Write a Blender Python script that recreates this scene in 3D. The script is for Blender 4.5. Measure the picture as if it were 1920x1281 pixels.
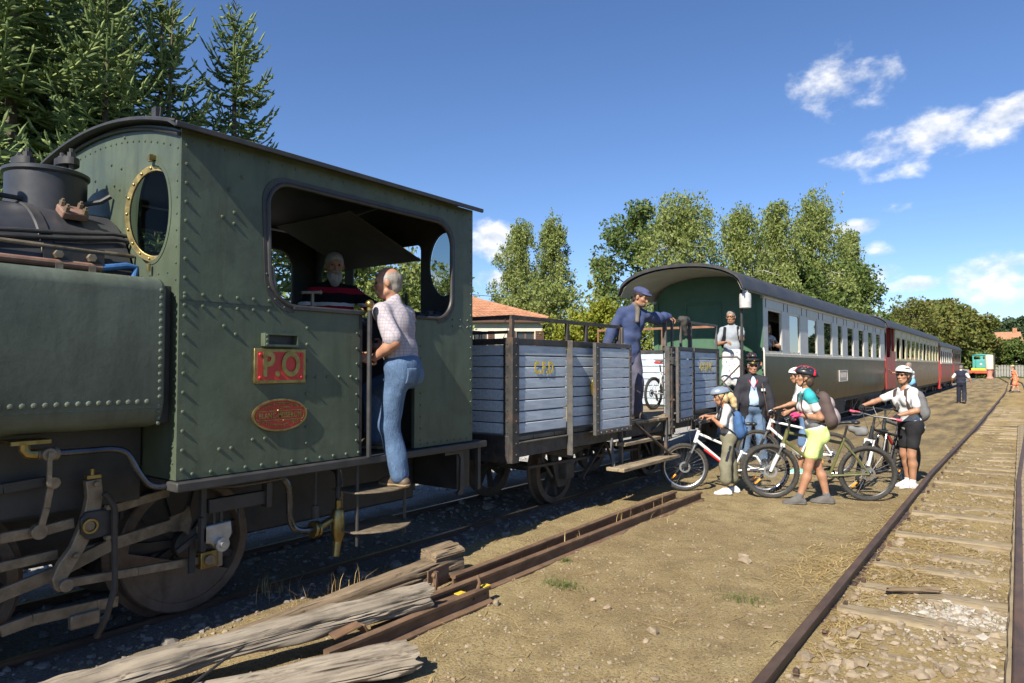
import bpy, bmesh, math, random
import numpy as np
from mathutils import Vector, Matrix

for _o in list(bpy.data.objects):
    bpy.data.objects.remove(_o, do_unlink=True)
SC = bpy.context.scene
COL = SC.collection
rad = math.radians

# ------------------------------------------------------------------ camera
cam = bpy.data.cameras.new('camera')
cam.lens = 24.0
cam.sensor_width = 36.0
cam.clip_start = 0.05
cam.clip_end = 3000.0
cam_o = bpy.data.objects.new('camera', cam)
COL.objects.link(cam_o)
cam_o.location = (0, 0, 1.68)
cam_o.rotation_euler = (rad(90 + 2.036), 0, rad(36.68))
SC.camera = cam_o

# ------------------------------------------------------------------ sun and sky
SUN = Vector((0.14, -1.15, 1.0)).normalized()
sun = bpy.data.lights.new('sun', 'SUN')
sun.energy = 4.5
sun.angle = rad(0.5)
sun.color = (1.0, 0.93, 0.80)
sun_o = bpy.data.objects.new('sun', sun)
COL.objects.link(sun_o)
sun_o.location = (10, -40, 40)
sun_o.rotation_euler = SUN.to_track_quat('Z', 'Y').to_euler()

SC.view_settings.view_transform = 'Standard'
SC.view_settings.look = 'None'
SC.view_settings.gamma = 1.0
SC.view_settings.use_curve_mapping = False
SC.view_settings.exposure = 0.98
SC.cycles.max_bounces = 6
SC.cycles.diffuse_bounces = 2
SC.cycles.glossy_bounces = 3
SC.cycles.transmission_bounces = 4
SC.cycles.transparent_max_bounces = 10
SC.cycles.caustics_reflective = False
SC.cycles.caustics_refractive = False

world = bpy.data.worlds.new('World')
SC.world = world
world.use_nodes = True


def build_world():
    nt = world.node_tree
    nt.nodes.clear()
    N, L = nt.nodes, nt.links
    out = N.new('ShaderNodeOutputWorld')
    bg = N.new('ShaderNodeBackground')
    bg.inputs['Strength'].default_value = 0.11
    L.new(bg.outputs[0], out.inputs[0])
    sky = N.new('ShaderNodeTexSky')
    sky.sky_type = 'NISHITA'
    sky.sun_disc = False
    sky.sun_elevation = math.asin(SUN.z)
    sky.sun_rotation = math.atan2(SUN.x, SUN.y)
    sky.altitude = 900
    sky.air_density = 1.0
    sky.dust_density = 0.25
    sky.ozone_density = 1.6
    hs = N.new('ShaderNodeHueSaturation')
    hs.inputs['Saturation'].default_value = 1.05
    hs.inputs['Value'].default_value = 0.76
    tint = N.new('ShaderNodeMix'); tint.data_type = 'RGBA'; tint.blend_type = 'MULTIPLY'; tint.inputs['Factor'].default_value = 1.0
    tint.inputs[7].default_value = (.70, .78, .95, 1)      # polarising filter: deeper blue
    L.new(sky.outputs[0], tint.inputs[6]); L.new(tint.outputs[2], hs.inputs['Color'])
    tc = N.new('ShaderNodeTexCoord')
    gen = tc.outputs['Generated']

    def vm(op, a, b=None):
        n = N.new('ShaderNodeVectorMath'); n.operation = op
        for i, v in enumerate((a, b)):
            if v is None: continue
            if isinstance(v, (tuple, list, Vector)): n.inputs[i].default_value = tuple(v)
            else: L.new(v, n.inputs[i])
        return n.outputs['Value'] if op in ('DOT_PRODUCT', 'LENGTH') else n.outputs[0]

    def mt(op, a, b=None, c=None, clamp=False):
        n = N.new('ShaderNodeMath'); n.operation = op; n.use_clamp = clamp
        for i, v in enumerate((a, b, c)):
            if v is None: continue
            if isinstance(v, (int, float)): n.inputs[i].default_value = v
            else: L.new(v, n.inputs[i])
        return n.outputs[0]
    # each cloud: azimuth (deg, clockwise from +Y), elevation, half width, half height (tangent units), tilt
    clouds = [(-10.6, 20.7, 0.045, 0.031, 0.15, 0.72), (-6.4, 15.8, 0.071, 0.023, -0.25, 0.95), (-6.9, 14.1, 0.029, 0.01, -0.1, 0.8), (-1.6, 16.1, 0.045, 0.018, -0.3, 0.85), (-7.0, 11.6, 0.012, 0.005, 0, 0.3), (-9.8, 10.2, 0.027, 0.009, 0, 0.85), (-1.2, 6.0, 0.038, 0.025, -0.1, 1.25), (-38.2, 10.4, 0.036, 0.023, 0.05, 1.25), (-37.8, 7.1, 0.031, 0.012, 0, 1.0), (-8.1, 6.8, 0.02, 0.01, 0, 0.9), (-6.4, 5.9, 0.025, 0.008, 0, 0.85), (-8.6, 8.8, 0.016, 0.009, 0.3, 0.6), (-42.5, 6.9, 0.026, 0.017, 0, 0.95),
              (48, 14, .10, .04, .1, 1), (95, 12, .12, .04, 0, 1), (150, 22, .10, .04, .1, .9), (-85, 14, .11, .04, 0, 1), (-125, 20, .11, .04, .1, 1)]
    nz = N.new('ShaderNodeTexNoise'); nz.inputs['Scale'].default_value = 25.0; nz.inputs['Detail'].default_value = 6.0
    nz.inputs['Roughness'].default_value = .56; nz.inputs['Distortion'].default_value = .12
    mp = N.new('ShaderNodeMapping'); mp.inputs['Scale'].default_value = (1, 1, 1.5); mp.inputs['Location'].default_value = (3.7, 1.3, .4)
    L.new(gen, mp.inputs[0]); L.new(mp.outputs[0], nz.inputs['Vector'])
    dmax = None
    for az, el, w, h, tilt, amp in clouds:
        a, e = rad(az), rad(el)
        d = Vector((math.sin(a) * math.cos(e), math.cos(a) * math.cos(e), math.sin(e)))
        t = Vector((math.cos(a), -math.sin(a), 0)); u = t.cross(d)
        if u.z < 0: u = -u
        t2 = t * math.cos(tilt) - u * math.sin(tilt); u2 = u * math.cos(tilt) + t * math.sin(tilt)
        # mapping to the cloud's own axes: rotate, then scale by its half sizes, centre at the origin
        rm = Matrix((t2, d, u2)) if t2.cross(d).dot(u2) > 0 else Matrix((t2, -d, u2))
        k = N.new('ShaderNodeMapping'); k.vector_type = 'TEXTURE'
        k.inputs['Location'].default_value = d; k.inputs['Rotation'].default_value = rm.transposed().to_euler('XYZ')
        k.inputs['Scale'].default_value = (w, .5, h)
        L.new(gen, k.inputs[0])
        e2 = vm('DOT_PRODUCT', k.outputs[0], k.outputs[0])
        m = mt('MULTIPLY_ADD', e2, -.42 * amp, amp)
        dmax = m if dmax is None else mt('MAXIMUM', dmax, m)
    dmax = mt('MAXIMUM', dmax, -1.5)
    dens = mt('ADD', dmax, mt('MULTIPLY', mt('SUBTRACT', nz.outputs[0], .51), 2.6))
    mr = N.new('ShaderNodeMapRange'); mr.interpolation_type = 'SMOOTHSTEP'
    L.new(dens, mr.inputs[0]); mr.inputs[1].default_value = .12; mr.inputs[2].default_value = 1.25
    mask = mt('MULTIPLY', mr.outputs[0], .93)
    n2 = N.new('ShaderNodeTexNoise'); n2.inputs['Scale'].default_value = 25.0; n2.inputs['Detail'].default_value = 2.0
    mp2 = N.new('ShaderNodeMapping'); mp2.inputs['Scale'].default_value = (1, 1, 1.5); mp2.inputs['Location'].default_value = (3.7, 1.3, .415)
    L.new(gen, mp2.inputs[0]); L.new(mp2.outputs[0], n2.inputs['Vector'])
    sh = mt('MULTIPLY_ADD', mt('SUBTRACT', nz.outputs[0], n2.outputs[0]), 2.6, .66, clamp=True)
    cr = N.new('ShaderNodeMix'); cr.data_type = 'RGBA'
    L.new(sh, cr.inputs['Factor'])
    cr.inputs[6].default_value = (3.0, 3.3, 3.9, 1); cr.inputs[7].default_value = (5.8, 5.75, 5.7, 1)
    mx = N.new('ShaderNodeMix'); mx.data_type = 'RGBA'
    L.new(mask, mx.inputs['Factor']); L.new(hs.outputs[0], mx.inputs[6]); L.new(cr.outputs[2], mx.inputs[7])
    L.new(mx.outputs[2], bg.inputs['Color'])


build_world()

world.cycles.sampling_method = 'MANUAL'
world.cycles.sample_map_resolution = 256

# ------------------------------------------------------------------ helpers
def tag(o, label=None, cat=None, group=None, kind=None):
    if label: o['label'] = label
    if cat: o['category'] = cat
    if group: o['group'] = group
    if kind: o['kind'] = kind
    return o


def empty(name, loc=(0, 0, 0), rz=0.0, parent=None):
    o = bpy.data.objects.new(name, None)
    o.empty_display_size = .1
    COL.objects.link(o)
    o.location = loc
    o.rotation_euler = (0, 0, rz)
    if parent: o.parent = parent
    return o


def thing(name, label, cat, loc=(0, 0, 0), rz=0.0, group=None):
    return tag(empty(name, loc, rz), label, cat, group)


def fast_mesh(name, V, F, smooth=True):
    """V (n,3) array, F list of (m,k) index arrays"""
    me = bpy.data.meshes.new(name)
    V = np.asarray(V, np.float32)
    me.vertices.add(len(V)); me.vertices.foreach_set('co', V.ravel())
    if not isinstance(F, (list, tuple)): F = [F]
    tot = np.concatenate([np.full(len(f), f.shape[1], np.int32) for f in F])
    idx = np.concatenate([np.asarray(f, np.int32).ravel() for f in F])
    me.loops.add(len(idx)); me.loops.foreach_set('vertex_index', idx)
    me.polygons.add(len(tot))
    st = np.concatenate([[0], np.cumsum(tot)[:-1]]).astype(np.int32)
    me.polygons.foreach_set('loop_start', st)
    me.polygons.foreach_set('use_smooth', np.full(len(tot), smooth))
    me.update(calc_edges=True)
    return me


def link(name, me, mat=None, parent=None, loc=None):
    o = bpy.data.objects.new(name, me)
    COL.objects.link(o)
    if mat is not None:
        me.materials.clear(); me.materials.append(mat)
    if parent: o.parent = parent
    if loc is not None: o.location = loc
    return o


def copy_tree(o, parent=None, loc=None, rz=None):
    c = o.copy(); COL.objects.link(c)
    c.parent = parent
    if loc is not None: c.location = loc
    if rz is not None: c.rotation_euler = (0, 0, rz)
    for ch in list(o.children): copy_tree(ch, c)
    return c


class MB:
    def __init__(s): s.v = []; s.f = []

    def add(s, vs, fs):
        b = len(s.v); s.v += [tuple(v) for v in vs]; s.f += [tuple(i + b for i in f) for f in fs]; return s

    def box(s, c, size, rot=None):
        x, y, z = [q / 2 for q in size]
        vs = [Vector(p) for p in ((-x, -y, -z), (x, -y, -z), (x, y, -z), (-x, y, -z), (-x, -y, z), (x, -y, z), (x, y, z), (-x, y, z))]
        if rot is not None: vs = [rot @ v for v in vs]
        c = Vector(c)
        return s.add([v + c for v in vs], [(0, 3, 2, 1), (4, 5, 6, 7), (0, 1, 5, 4), (1, 2, 6, 5), (2, 3, 7, 6), (3, 0, 4, 7)])

    def bx(s, x0, x1, y0, y1, z0, z1):
        return s.box(((x0 + x1) / 2, (y0 + y1) / 2, (z0 + z1) / 2), (abs(x1 - x0), abs(y1 - y0), abs(z1 - z0)))

    def bar(s, a, b, w, h=None, up=(0, 0, 1)):
        """box beam from a to b, width w across, height h along up"""
        a, b = Vector(a), Vector(b); h = h or w
        d = (b - a); ln = d.length; d.normalize()
        up = Vector(up)
        if abs(d.dot(up)) > .95: up = Vector((1, 0, 0))
        sd = d.cross(up).normalized(); u = sd.cross(d)
        m = Matrix((sd, d, u)).transposed()
        return s.box((a + b) / 2, (w, ln, h), m)

    def ring(s, c, ax, r, n, ph=0, e=None):
        ax = Vector(ax).normalized()
        t = Vector((0, 0, 1)) if abs(ax.z) < .9 else Vector((1, 0, 0))
        u = ax.cross(t).normalized(); w = ax.cross(u)
        rx, ry = (r, r) if e is None else (r * e[0], r * e[1])
        return [Vector(c) + u * math.cos(2 * math.pi * i / n + ph) * rx + w * math.sin(2 * math.pi * i / n + ph) * ry for i in range(n)]

    def cyl(s, a, b, r0, r1=None, n=12, caps=True):
        r1 = r0 if r1 is None else r1
        a, b = Vector(a), Vector(b)
        ax = b - a
        vs = s.ring(a, ax, r0, n) + s.ring(b, ax, r1, n)
        fs = [(i, (i + 1) % n, n + (i + 1) % n, n + i) for i in range(n)]
        if caps: fs += [tuple(range(n))[::-1], tuple(range(n, 2 * n))]
        return s.add(vs, fs)

    def tube(s, pts, r, n=8, caps=True):
        pts = [Vector(p) for p in pts]
        m = len(pts); rs = r if isinstance(r, (list, tuple)) else [r] * m
        vs = []
        t0 = (pts[1] - pts[0]).normalized()
        ref = Vector((0, 0, 1)) if abs(t0.z) < .9 else Vector((1, 0, 0))
        u = t0.cross(ref).normalized()
        for i, p in enumerate(pts):
            t = ((pts[min(i + 1, m - 1)] - pts[i]).normalized() + (pts[i] - pts[max(i - 1, 0)]).normalized()).normalized()
            u = (u - t * u.dot(t)).normalized(); w = t.cross(u)
            vs += [p + (u * math.cos(2 * math.pi * k / n) + w * math.sin(2 * math.pi * k / n)) * rs[i] for k in range(n)]
        fs = [(i * n + k, i * n + (k + 1) % n, (i + 1) * n + (k + 1) % n, (i + 1) * n + k) for i in range(m - 1) for k in range(n)]
        if caps: fs += [tuple(range(n))[::-1], tuple((m - 1) * n + k for k in range(n))]
        return s.add(vs, fs)

    def lathe(s, prof, c=(0, 0, 0), ax=(0, 0, 1), n=24, closed=False):
        """prof list of (radius, height along ax)"""
        ax = Vector(ax).normalized(); c = Vector(c)
        vs = []
        for r, h in prof: vs += s.ring(c + ax * h, ax, max(r, 1e-4), n)
        m = len(prof)
        fs = [(i * n + k, i * n + (k + 1) % n, (i + 1) * n + (k + 1) % n, (i + 1) * n + k) for i in range(m - 1) for k in range(n)]
        if closed: fs += [((m - 1) * n + k, (m - 1) * n + (k + 1) % n, (k + 1) % n, k) for k in range(n)]
        else: fs += [tuple(range(n))[::-1], tuple((m - 1) * n + k for k in range(n))]
        return s.add(vs, fs)

    def prism(s, pts, d):
        """extrude polygon pts (3D, planar) by vector d"""
        n = len(pts); d = Vector(d)
        vs = [Vector(p) for p in pts] + [Vector(p) + d for p in pts]
        return s.add(vs, [tuple(range(n))[::-1], tuple(range(n, 2 * n))] + [(i, (i + 1) % n, n + (i + 1) % n, n + i) for i in range(n)])

    def strip(s, outer, inner, d):
        """ring plate between two same-length closed loops, thickness d"""
        n = len(outer); d = Vector(d)
        o = [Vector(p) for p in outer]; i_ = [Vector(p) for p in inner]
        vs = o + i_ + [p + d for p in o] + [p + d for p in i_]
        fs = []
        for k in range(n):
            q = (k + 1) % n
            fs += [(k, n + k, n + q, q), (2 * n + k, 2 * n + q, 3 * n + q, 3 * n + k), (k, q, 2 * n + q, 2 * n + k), (n + k, 3 * n + k, 3 * n + q, n + q)]
        return s.add(vs, fs)

    def ball(s, c, r, n=10, m=6, sc=(1, 1, 1)):
        c = Vector(c); vs = []
        for i in range(1, m):
            a = math.pi * i / m
            for k in range(n):
                b = 2 * math.pi * k / n
                vs.append(c + Vector((math.sin(a) * math.cos(b) * r * sc[0], math.sin(a) * math.sin(b) * r * sc[1], math.cos(a) * r * sc[2])))
        vs += [c + Vector((0, 0, r * sc[2])), c - Vector((0, 0, r * sc[2]))]
        t, bt = len(vs) - 2, len(vs) - 1
        fs = [(i * n + k, (i + 1) * n + k, (i + 1) * n + (k + 1) % n, i * n + (k + 1) % n) for i in range(m - 2) for k in range(n)]
        fs += [(t, k, (k + 1) % n) for k in range(n)] + [(bt, (m - 2) * n + (k + 1) % n, (m - 2) * n + k) for k in range(n)]
        return s.add(vs, fs)

    def dome(s, c, nrm, r, n=7):
        """small rivet head"""
        nrm = Vector(nrm)
        c = Vector(c)
        vs = s.ring(c, nrm, r, n) + s.ring(c + nrm * r * .62, nrm, r * .78, n) + [c + nrm * r * .98]
        fs = [(i, (i + 1) % n, n + (i + 1) % n, n + i) for i in range(n)] + [(n + i, n + (i + 1) % n, 2 * n) for i in range(n)]
        return s.add(vs, fs)

    def each(s, name, mat, parent=None, **k):
        """build every separate primitive as an object of its own"""
        out = []
        for vs, fs in s.prims: out.append(MB().add(vs, fs).build(name, mat, parent, **k))
        return out

    @property
    def prims(s):
        n = len(s.v); par = list(range(n))
        def find(a):
            while par[a] != a: par[a] = par[par[a]]; a = par[a]
            return a
        for f in s.f:
            r0 = find(f[0])
            for i in f[1:]: par[find(i)] = r0
        gr = {}
        for i in range(n): gr.setdefault(find(i), []).append(i)
        fl = {}
        for f in s.f: fl.setdefault(find(f[0]), []).append(f)
        res = []
        for r, ids in gr.items():
            mp = {g: i for i, g in enumerate(ids)}
            res.append(([s.v[g] for g in ids], [tuple(mp[i] for i in f) for f in fl.get(r, [])]))
        return res

    def mesh(s, name, smooth=30):
        me = bpy.data.meshes.new(name)
        me.from_pydata(s.v, [], s.f)
        bm = bmesh.new(); bm.from_mesh(me)
        bmesh.ops.recalc_face_normals(bm, faces=bm.faces)
        bm.to_mesh(me); bm.free()
        if smooth:
            me.polygons.foreach_set('use_smooth', [True] * len(me.polygons))
            me.set_sharp_from_angle(angle=rad(smooth))
        me.update()
        return me

    def build(s, name, mat, parent=None, bevel=0, smooth=30, loc=None, seg=2):
        o = link(name, s.mesh(name, smooth), mat, parent, loc)
        if bevel:
            b = o.modifiers.new('bevel', 'BEVEL'); b.width = bevel; b.segments = seg; b.limit_method = 'ANGLE'; b.angle_limit = rad(40)
            b.harden_normals = False
        return o


def arc(c, r, a0, a1, n, plane='yz', x=0.0):
    """points on an arc; plane 'yz' at x, 'xz' at y=x, 'xy' at z=x"""
    out = []
    for i in range(n + 1):
        a = rad(a0 + (a1 - a0) * i / n)
        p, q = c[0] + r * math.cos(a), c[1] + r * math.sin(a)
        out.append({'yz': (x, p, q), 'xz': (p, x, q), 'xy': (p, q, x)}[plane])
    return out


def rrect(y0, y1, z0, z1, r, n=6):
    """rounded rectangle as list of 2D points, counter-clockwise"""
    pts = []
    for cy_, cz_, a in ((y1 - r, z1 - r, 0), (y0 + r, z1 - r, 90), (y0 + r, z0 + r, 180), (y1 - r, z0 + r, 270)):
        for i in range(n + 1):
            t = rad(a + 90 * i / n); pts.append((cy_ + r * math.cos(t), cz_ + r * math.sin(t)))
    return pts


def text_obj(name, body, size, mat, parent, origin, xdir, ydir, depth=.004, align='CENTER', sx=1.0, bold=0.0, spacing=1.0):
    cu = bpy.data.curves.new(name, 'FONT')
    cu.body = body; cu.size = size; cu.align_x = align; cu.align_y = 'CENTER'; cu.extrude = depth; cu.offset = bold; cu.space_character = spacing
    cu.resolution_u = 8 if size > .1 else 3
    tmp = bpy.data.objects.new('tmp', cu); COL.objects.link(tmp)
    dg = bpy.context.evaluated_depsgraph_get()
    me = bpy.data.meshes.new_from_object(tmp.evaluated_get(dg))
    bpy.data.objects.remove(tmp, do_unlink=True)
    xd, yd = Vector(xdir).normalized(), Vector(ydir).normalized()
    m = Matrix((xd * sx, yd, xd.cross(yd))).transposed().to_4x4(); m.translation = Vector(origin)
    me.transform(m)
    me.name = name
    return link(name, me, mat, parent)


# ------------------------------------------------------------------ procedural materials
MATS = {}


def _noise(nt, scale, detail=6, rough=.55, coord='Object', stretch=None, dist=0.0, loc=None):
    N, L = nt.nodes, nt.links
    tc = N.new('ShaderNodeTexCoord')
    if coord == 'World':
        g = N.new('ShaderNodeNewGeometry'); src = g.outputs['Position']
    else: src = tc.outputs[coord]
    if stretch or loc:
        mp = N.new('ShaderNodeMapping'); mp.inputs['Scale'].default_value = stretch or (1, 1, 1)
        if loc: mp.inputs['Location'].default_value = loc
        L.new(src, mp.inputs[0]); src = mp.outputs[0]
    n = N.new('ShaderNodeTexNoise'); n.inputs['Scale'].default_value = scale; n.inputs['Detail'].default_value = detail
    n.inputs['Roughness'].default_value = rough; n.inputs['Distortion'].default_value = dist
    L.new(src, n.inputs['Vector'])
    return n.outputs[0]


def _ramp(nt, fac, stops, interp='LINEAR'):
    r = nt.nodes.new('ShaderNodeValToRGB'); r.color_ramp.interpolation = interp
    els = r.color_ramp.elements
    while len(els) < len(stops): els.new(.5)
    for e, (p, c) in zip(els, stops):
        e.position = p; e.color = (*c[:3], 1) if not isinstance(c, (int, float)) else (c, c, c, 1)
    nt.links.new(fac, r.inputs[0])
    return r.outputs[0]


def _mix(nt, f, a, b, mode='MIX'):
    m = nt.nodes.new('ShaderNodeMix'); m.data_type = 'RGBA'; m.blend_type = mode
    for sock, v in ((m.inputs['Factor'], f), (m.inputs[6], a), (m.inputs[7], b)):
        if isinstance(v, (int, float)): sock.default_value = v
        elif isinstance(v, (tuple, list)): sock.default_value = (*v[:3], 1)
        else: nt.links.new(v, sock)
    return m.outputs[2]


def _math(nt, op, a, b=None, clamp=False):
    m = nt.nodes.new('ShaderNodeMath'); m.operation = op; m.use_clamp = clamp
    for i, v in enumerate((a, b)):
        if v is None: continue
        if isinstance(v, (int, float)): m.inputs[i].default_value = v
        else: nt.links.new(v, m.inputs[i])
    return m.outputs[0]


def newmat(name):
    m = bpy.data.materials.new(name); m.use_nodes = True
    return m, m.node_tree, m.node_tree.nodes['Principled BSDF']


def _bump(nt, bsdf, h, strength=.3, dist=.01):
    b = nt.nodes.new('ShaderNodeBump'); b.inputs['Strength'].default_value = strength; b.inputs['Distance'].default_value = dist
    nt.links.new(h, b.inputs['Height']); nt.links.new(b.outputs[0], bsdf.inputs['Normal'])


def M(name, c1, c2=None, scale=6, rough=.6, metal=0.0, bump=.15, bscale=60, bdist=.004, stretch=None, c3=None, s3=2.0, amt3=.5, rvar=.12, spec=.5, coat=0.0, coord='Object', lo=.35, hi=.68, t3=(.52, .7)):
    if name in MATS: return MATS[name]
    m, nt, b = newmat(name)
    col = c1
    if c2 is not None:
        n = _noise(nt, scale, 8, .6, coord, stretch)
        col = _ramp(nt, n, [(lo, c1), (hi, c2)])
        if c3 is not None:
            n3 = _noise(nt, s3, 9, .68, coord, stretch, .4, (5, 2, 9))
            f = _ramp(nt, n3, [(t3[0], 0.0), (t3[1], amt3)])
            col = _mix(nt, f, col, c3)
        nt.links.new(col, b.inputs['Base Color'])
        if rvar:
            r = _ramp(nt, n, [(0, max(rough - rvar, .03)), (1, min(rough + rvar, 1))]); nt.links.new(r, b.inputs['Roughness'])
        else: b.inputs['Roughness'].default_value = rough
    else:
        b.inputs['Base Color'].default_value = (*c1, 1); b.inputs['Roughness'].default_value = rough
    b.inputs['Metallic'].default_value = metal
    b.inputs['Specular IOR Level'].default_value = spec
    b.inputs['Coat Weight'].default_value = coat
    b.inputs['Coat Roughness'].default_value = .12
    if bump:
        _bump(nt, b, _noise(nt, bscale, 5, .6, coord, stretch), bump, bdist)
    MATS[name] = m
    return m


# ------------------------------------------------------------------ implicit surfaces (for bodies, cloth, hair)
def _n3(v):
    v = np.asarray(v, float); return v / max(np.linalg.norm(v), 1e-9)


def cone(a, b, ra, rb=None, k=.02, op='u', fl=None):
    """tapered capsule; fl=(axis, factor) squashes along axis"""
    return ('c', np.asarray(a, float), np.asarray(b, float), ra, ra if rb is None else rb, k, op, fl)


def ell(c, r, rot=None, k=.02, op='u'):
    return ('e', np.asarray(c, float), np.asarray(r, float), np.eye(3) if rot is None else np.asarray(rot, float), None, k, op, None)


def sdf_mesh(prims, h, cuts=(), disp=None, damp=.006):
    lo = np.full(3, 1e9); hi = -lo
    bbs = []
    for p in prims:
        if p[0] == 'c':
            r = max(p[3], p[4]); l, u = np.minimum(p[1], p[2]) - r, np.maximum(p[1], p[2]) + r
        else:
            e = np.abs(p[3]) @ p[2] if False else np.sqrt(((p[3].T * p[2][:, None]) ** 2).sum(0)); l, u = p[1] - e, p[1] + e
        bbs.append((l, u))
        if p[6] == 'u': lo, hi = np.minimum(lo, l), np.maximum(hi, u)
    pad = 2.5 * h + (damp if disp else 0) + .006
    lo -= pad; hi += pad
    n = np.ceil((hi - lo) / h).astype(int) + 1
    ax = [(lo[i] + h * np.arange(n[i])).astype(np.float32) for i in range(3)]
    f = np.full(n, .5, np.float32)
    for p, (l, u) in zip(prims, bbs):
        mg = p[5] + 2.5 * h + .012
        i0 = np.clip(np.floor((l - mg - lo) / h).astype(int), 0, n); i1 = np.clip(np.ceil((u + mg - lo) / h).astype(int) + 1, 0, n)
        if (i1 <= i0).any(): continue
        sl = tuple(slice(i0[i], i1[i]) for i in range(3))
        X = ax[0][sl[0]][:, None, None]; Y = ax[1][sl[1]][None, :, None]; Z = ax[2][sl[2]][None, None, :]
        if p[0] == 'c':
            a, b, ra, rb, fl = p[1], p[2], p[3], p[4], p[7]
            d = b - a; dd = max(d @ d, 1e-9)
            x, y, z = X - a[0], Y - a[1], Z - a[2]
            t = np.clip((x * d[0] + y * d[1] + z * d[2]) / dd, 0, 1)
            x, y, z = x - t * d[0], y - t * d[1], z - t * d[2]
            q = x * x + y * y + z * z
            if fl is not None:
                w = fl[0]; s_ = x * w[0] + y * w[1] + z * w[2]
                q = q + s_ * s_ * (1 / fl[1] ** 2 - 1)
            ds = np.sqrt(np.maximum(q, 1e-12)) - (ra + t * (rb - ra))
            if fl is not None: ds = ds * min(1, .5 + .5 * fl[1])
        else:
            x, y, z = X - p[1][0], Y - p[1][1], Z - p[1][2]; R_ = p[3]; r = p[2]
            k0 = k1 = 0
            for i in range(3):
                e = x * R_[0, i] + y * R_[1, i] + z * R_[2, i]
                k0 = k0 + (e / r[i]) ** 2; k1 = k1 + (e / r[i] ** 2) ** 2
            k0 = np.sqrt(k0); k1 = np.sqrt(np.maximum(k1, 1e-9)); ds = k0 * (k0 - 1) / k1
        g = f[sl]; k = p[5]
        if p[6] == 's':
            ds = -ds; hh = np.maximum(k - np.abs(g - ds), 0) / k if k > 0 else 0
            f[sl] = np.maximum(g, ds) + (hh * hh * k / 4 if k > 0 else 0)
        else:
            hh = np.maximum(k - np.abs(g - ds), 0) / k if k > 0 else 0
            f[sl] = np.minimum(g, ds) - (hh * hh * k / 4 if k > 0 else 0)
    X = ax[0][:, None, None]; Y = ax[1][None, :, None]; Z = ax[2][None, None, :]
    if disp is not None: f = f + (disp(X, Y, Z) * damp).astype(np.float32)
    for c, nn in cuts:
        f = np.maximum(f, ((X - c[0]) * nn[0] + (Y - c[1]) * nn[1] + (Z - c[2]) * nn[2]).astype(np.float32))
    # naive surface nets
    ins = f < 0
    c8 = [(i, j, k) for i in (0, 1) for j in (0, 1) for k in (0, 1)]
    m = n - 1
    cnt = np.zeros(m, np.int8)
    for i, j, k in c8: cnt += ins[i:i + m[0], j:j + m[1], k:k + m[2]]
    act = (cnt > 0) & (cnt < 8)
    ci = np.argwhere(act)
    if len(ci) == 0: return np.zeros((0, 3)), np.zeros((0, 4), int)
    idx = -np.ones(m, np.int64); idx[act] = np.arange(len(ci))
    acc = np.zeros((len(ci), 3)); num = np.zeros(len(ci))
    for a in c8:
        for d in range(3):
            if a[d] == 1: continue
            b = list(a); b[d] = 1
            fa = f[ci[:, 0] + a[0], ci[:, 1] + a[1], ci[:, 2] + a[2]]; fb = f[ci[:, 0] + b[0], ci[:, 1] + b[1], ci[:, 2] + b[2]]
            cr = (fa < 0) != (fb < 0)
            t = np.where(cr, fa / np.where(cr, fa - fb, 1), 0)
            pt = np.tile(np.array(a, float), (len(ci), 1)); pt[:, d] += t
            acc[cr] += pt[cr]; num[cr] += 1
    V = lo + h * (ci + acc / num[:, None])
    Q = []
    for d in range(3):
        u, w = (d + 1) % 3, (d + 2) % 3
        sa = [slice(1, m[i]) for i in range(3)]; sa[d] = slice(0, m[d])
        sb = list(sa); sb[d] = slice(1, m[d] + 1)
        A, B = ins[tuple(sa)], ins[tuple(sb)]
        e = np.argwhere(A != B)
        if len(e) == 0: continue
        off = np.array([1, 1, 1]); off[d] = 0
        e0 = e + off
        fl = A[e[:, 0], e[:, 1], e[:, 2]]
        def g(du, dw):
            q = e0.copy(); q[:, u] -= du; q[:, w] -= dw
            return idx[q[:, 0], q[:, 1], q[:, 2]]
        q = np.stack([g(1, 1), g(0, 1), g(0, 0), g(1, 0)], 1)
        q[~fl] = q[~fl][:, ::-1]
        Q.append(q)
    return V, np.concatenate(Q)


def folds(seed, amp=1.0, fr=(18, 45), n=6, vert=.6):
    rg = np.random.RandomState(seed)
    W = []
    for i in range(n):
        w = rg.normal(size=3); w[2] *= vert; w = w / np.linalg.norm(w) * rg.uniform(*fr)
        W.append((w, rg.uniform(0, 6.28), rg.normal(size=3) * 9, rg.uniform(.5, 1)))
    def fn(X, Y, Z):
        s = 0
        for w, ph, w2, a in W:
            s = s + a * np.sin(X * w[0] + Y * w[1] + Z * w[2] + ph + 1.6 * np.sin(X * w2[0] + Y * w2[1] + Z * w2[2]))
        return s * amp / n * 1.6
    return fn


def sdf_obj(name, prims, h, mat, parent=None, cuts=(), disp=None, damp=.006):
    V, Q = sdf_mesh(prims, h, cuts, disp, damp)
    return link(name, fast_mesh(name, V, Q), mat, parent)

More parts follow.
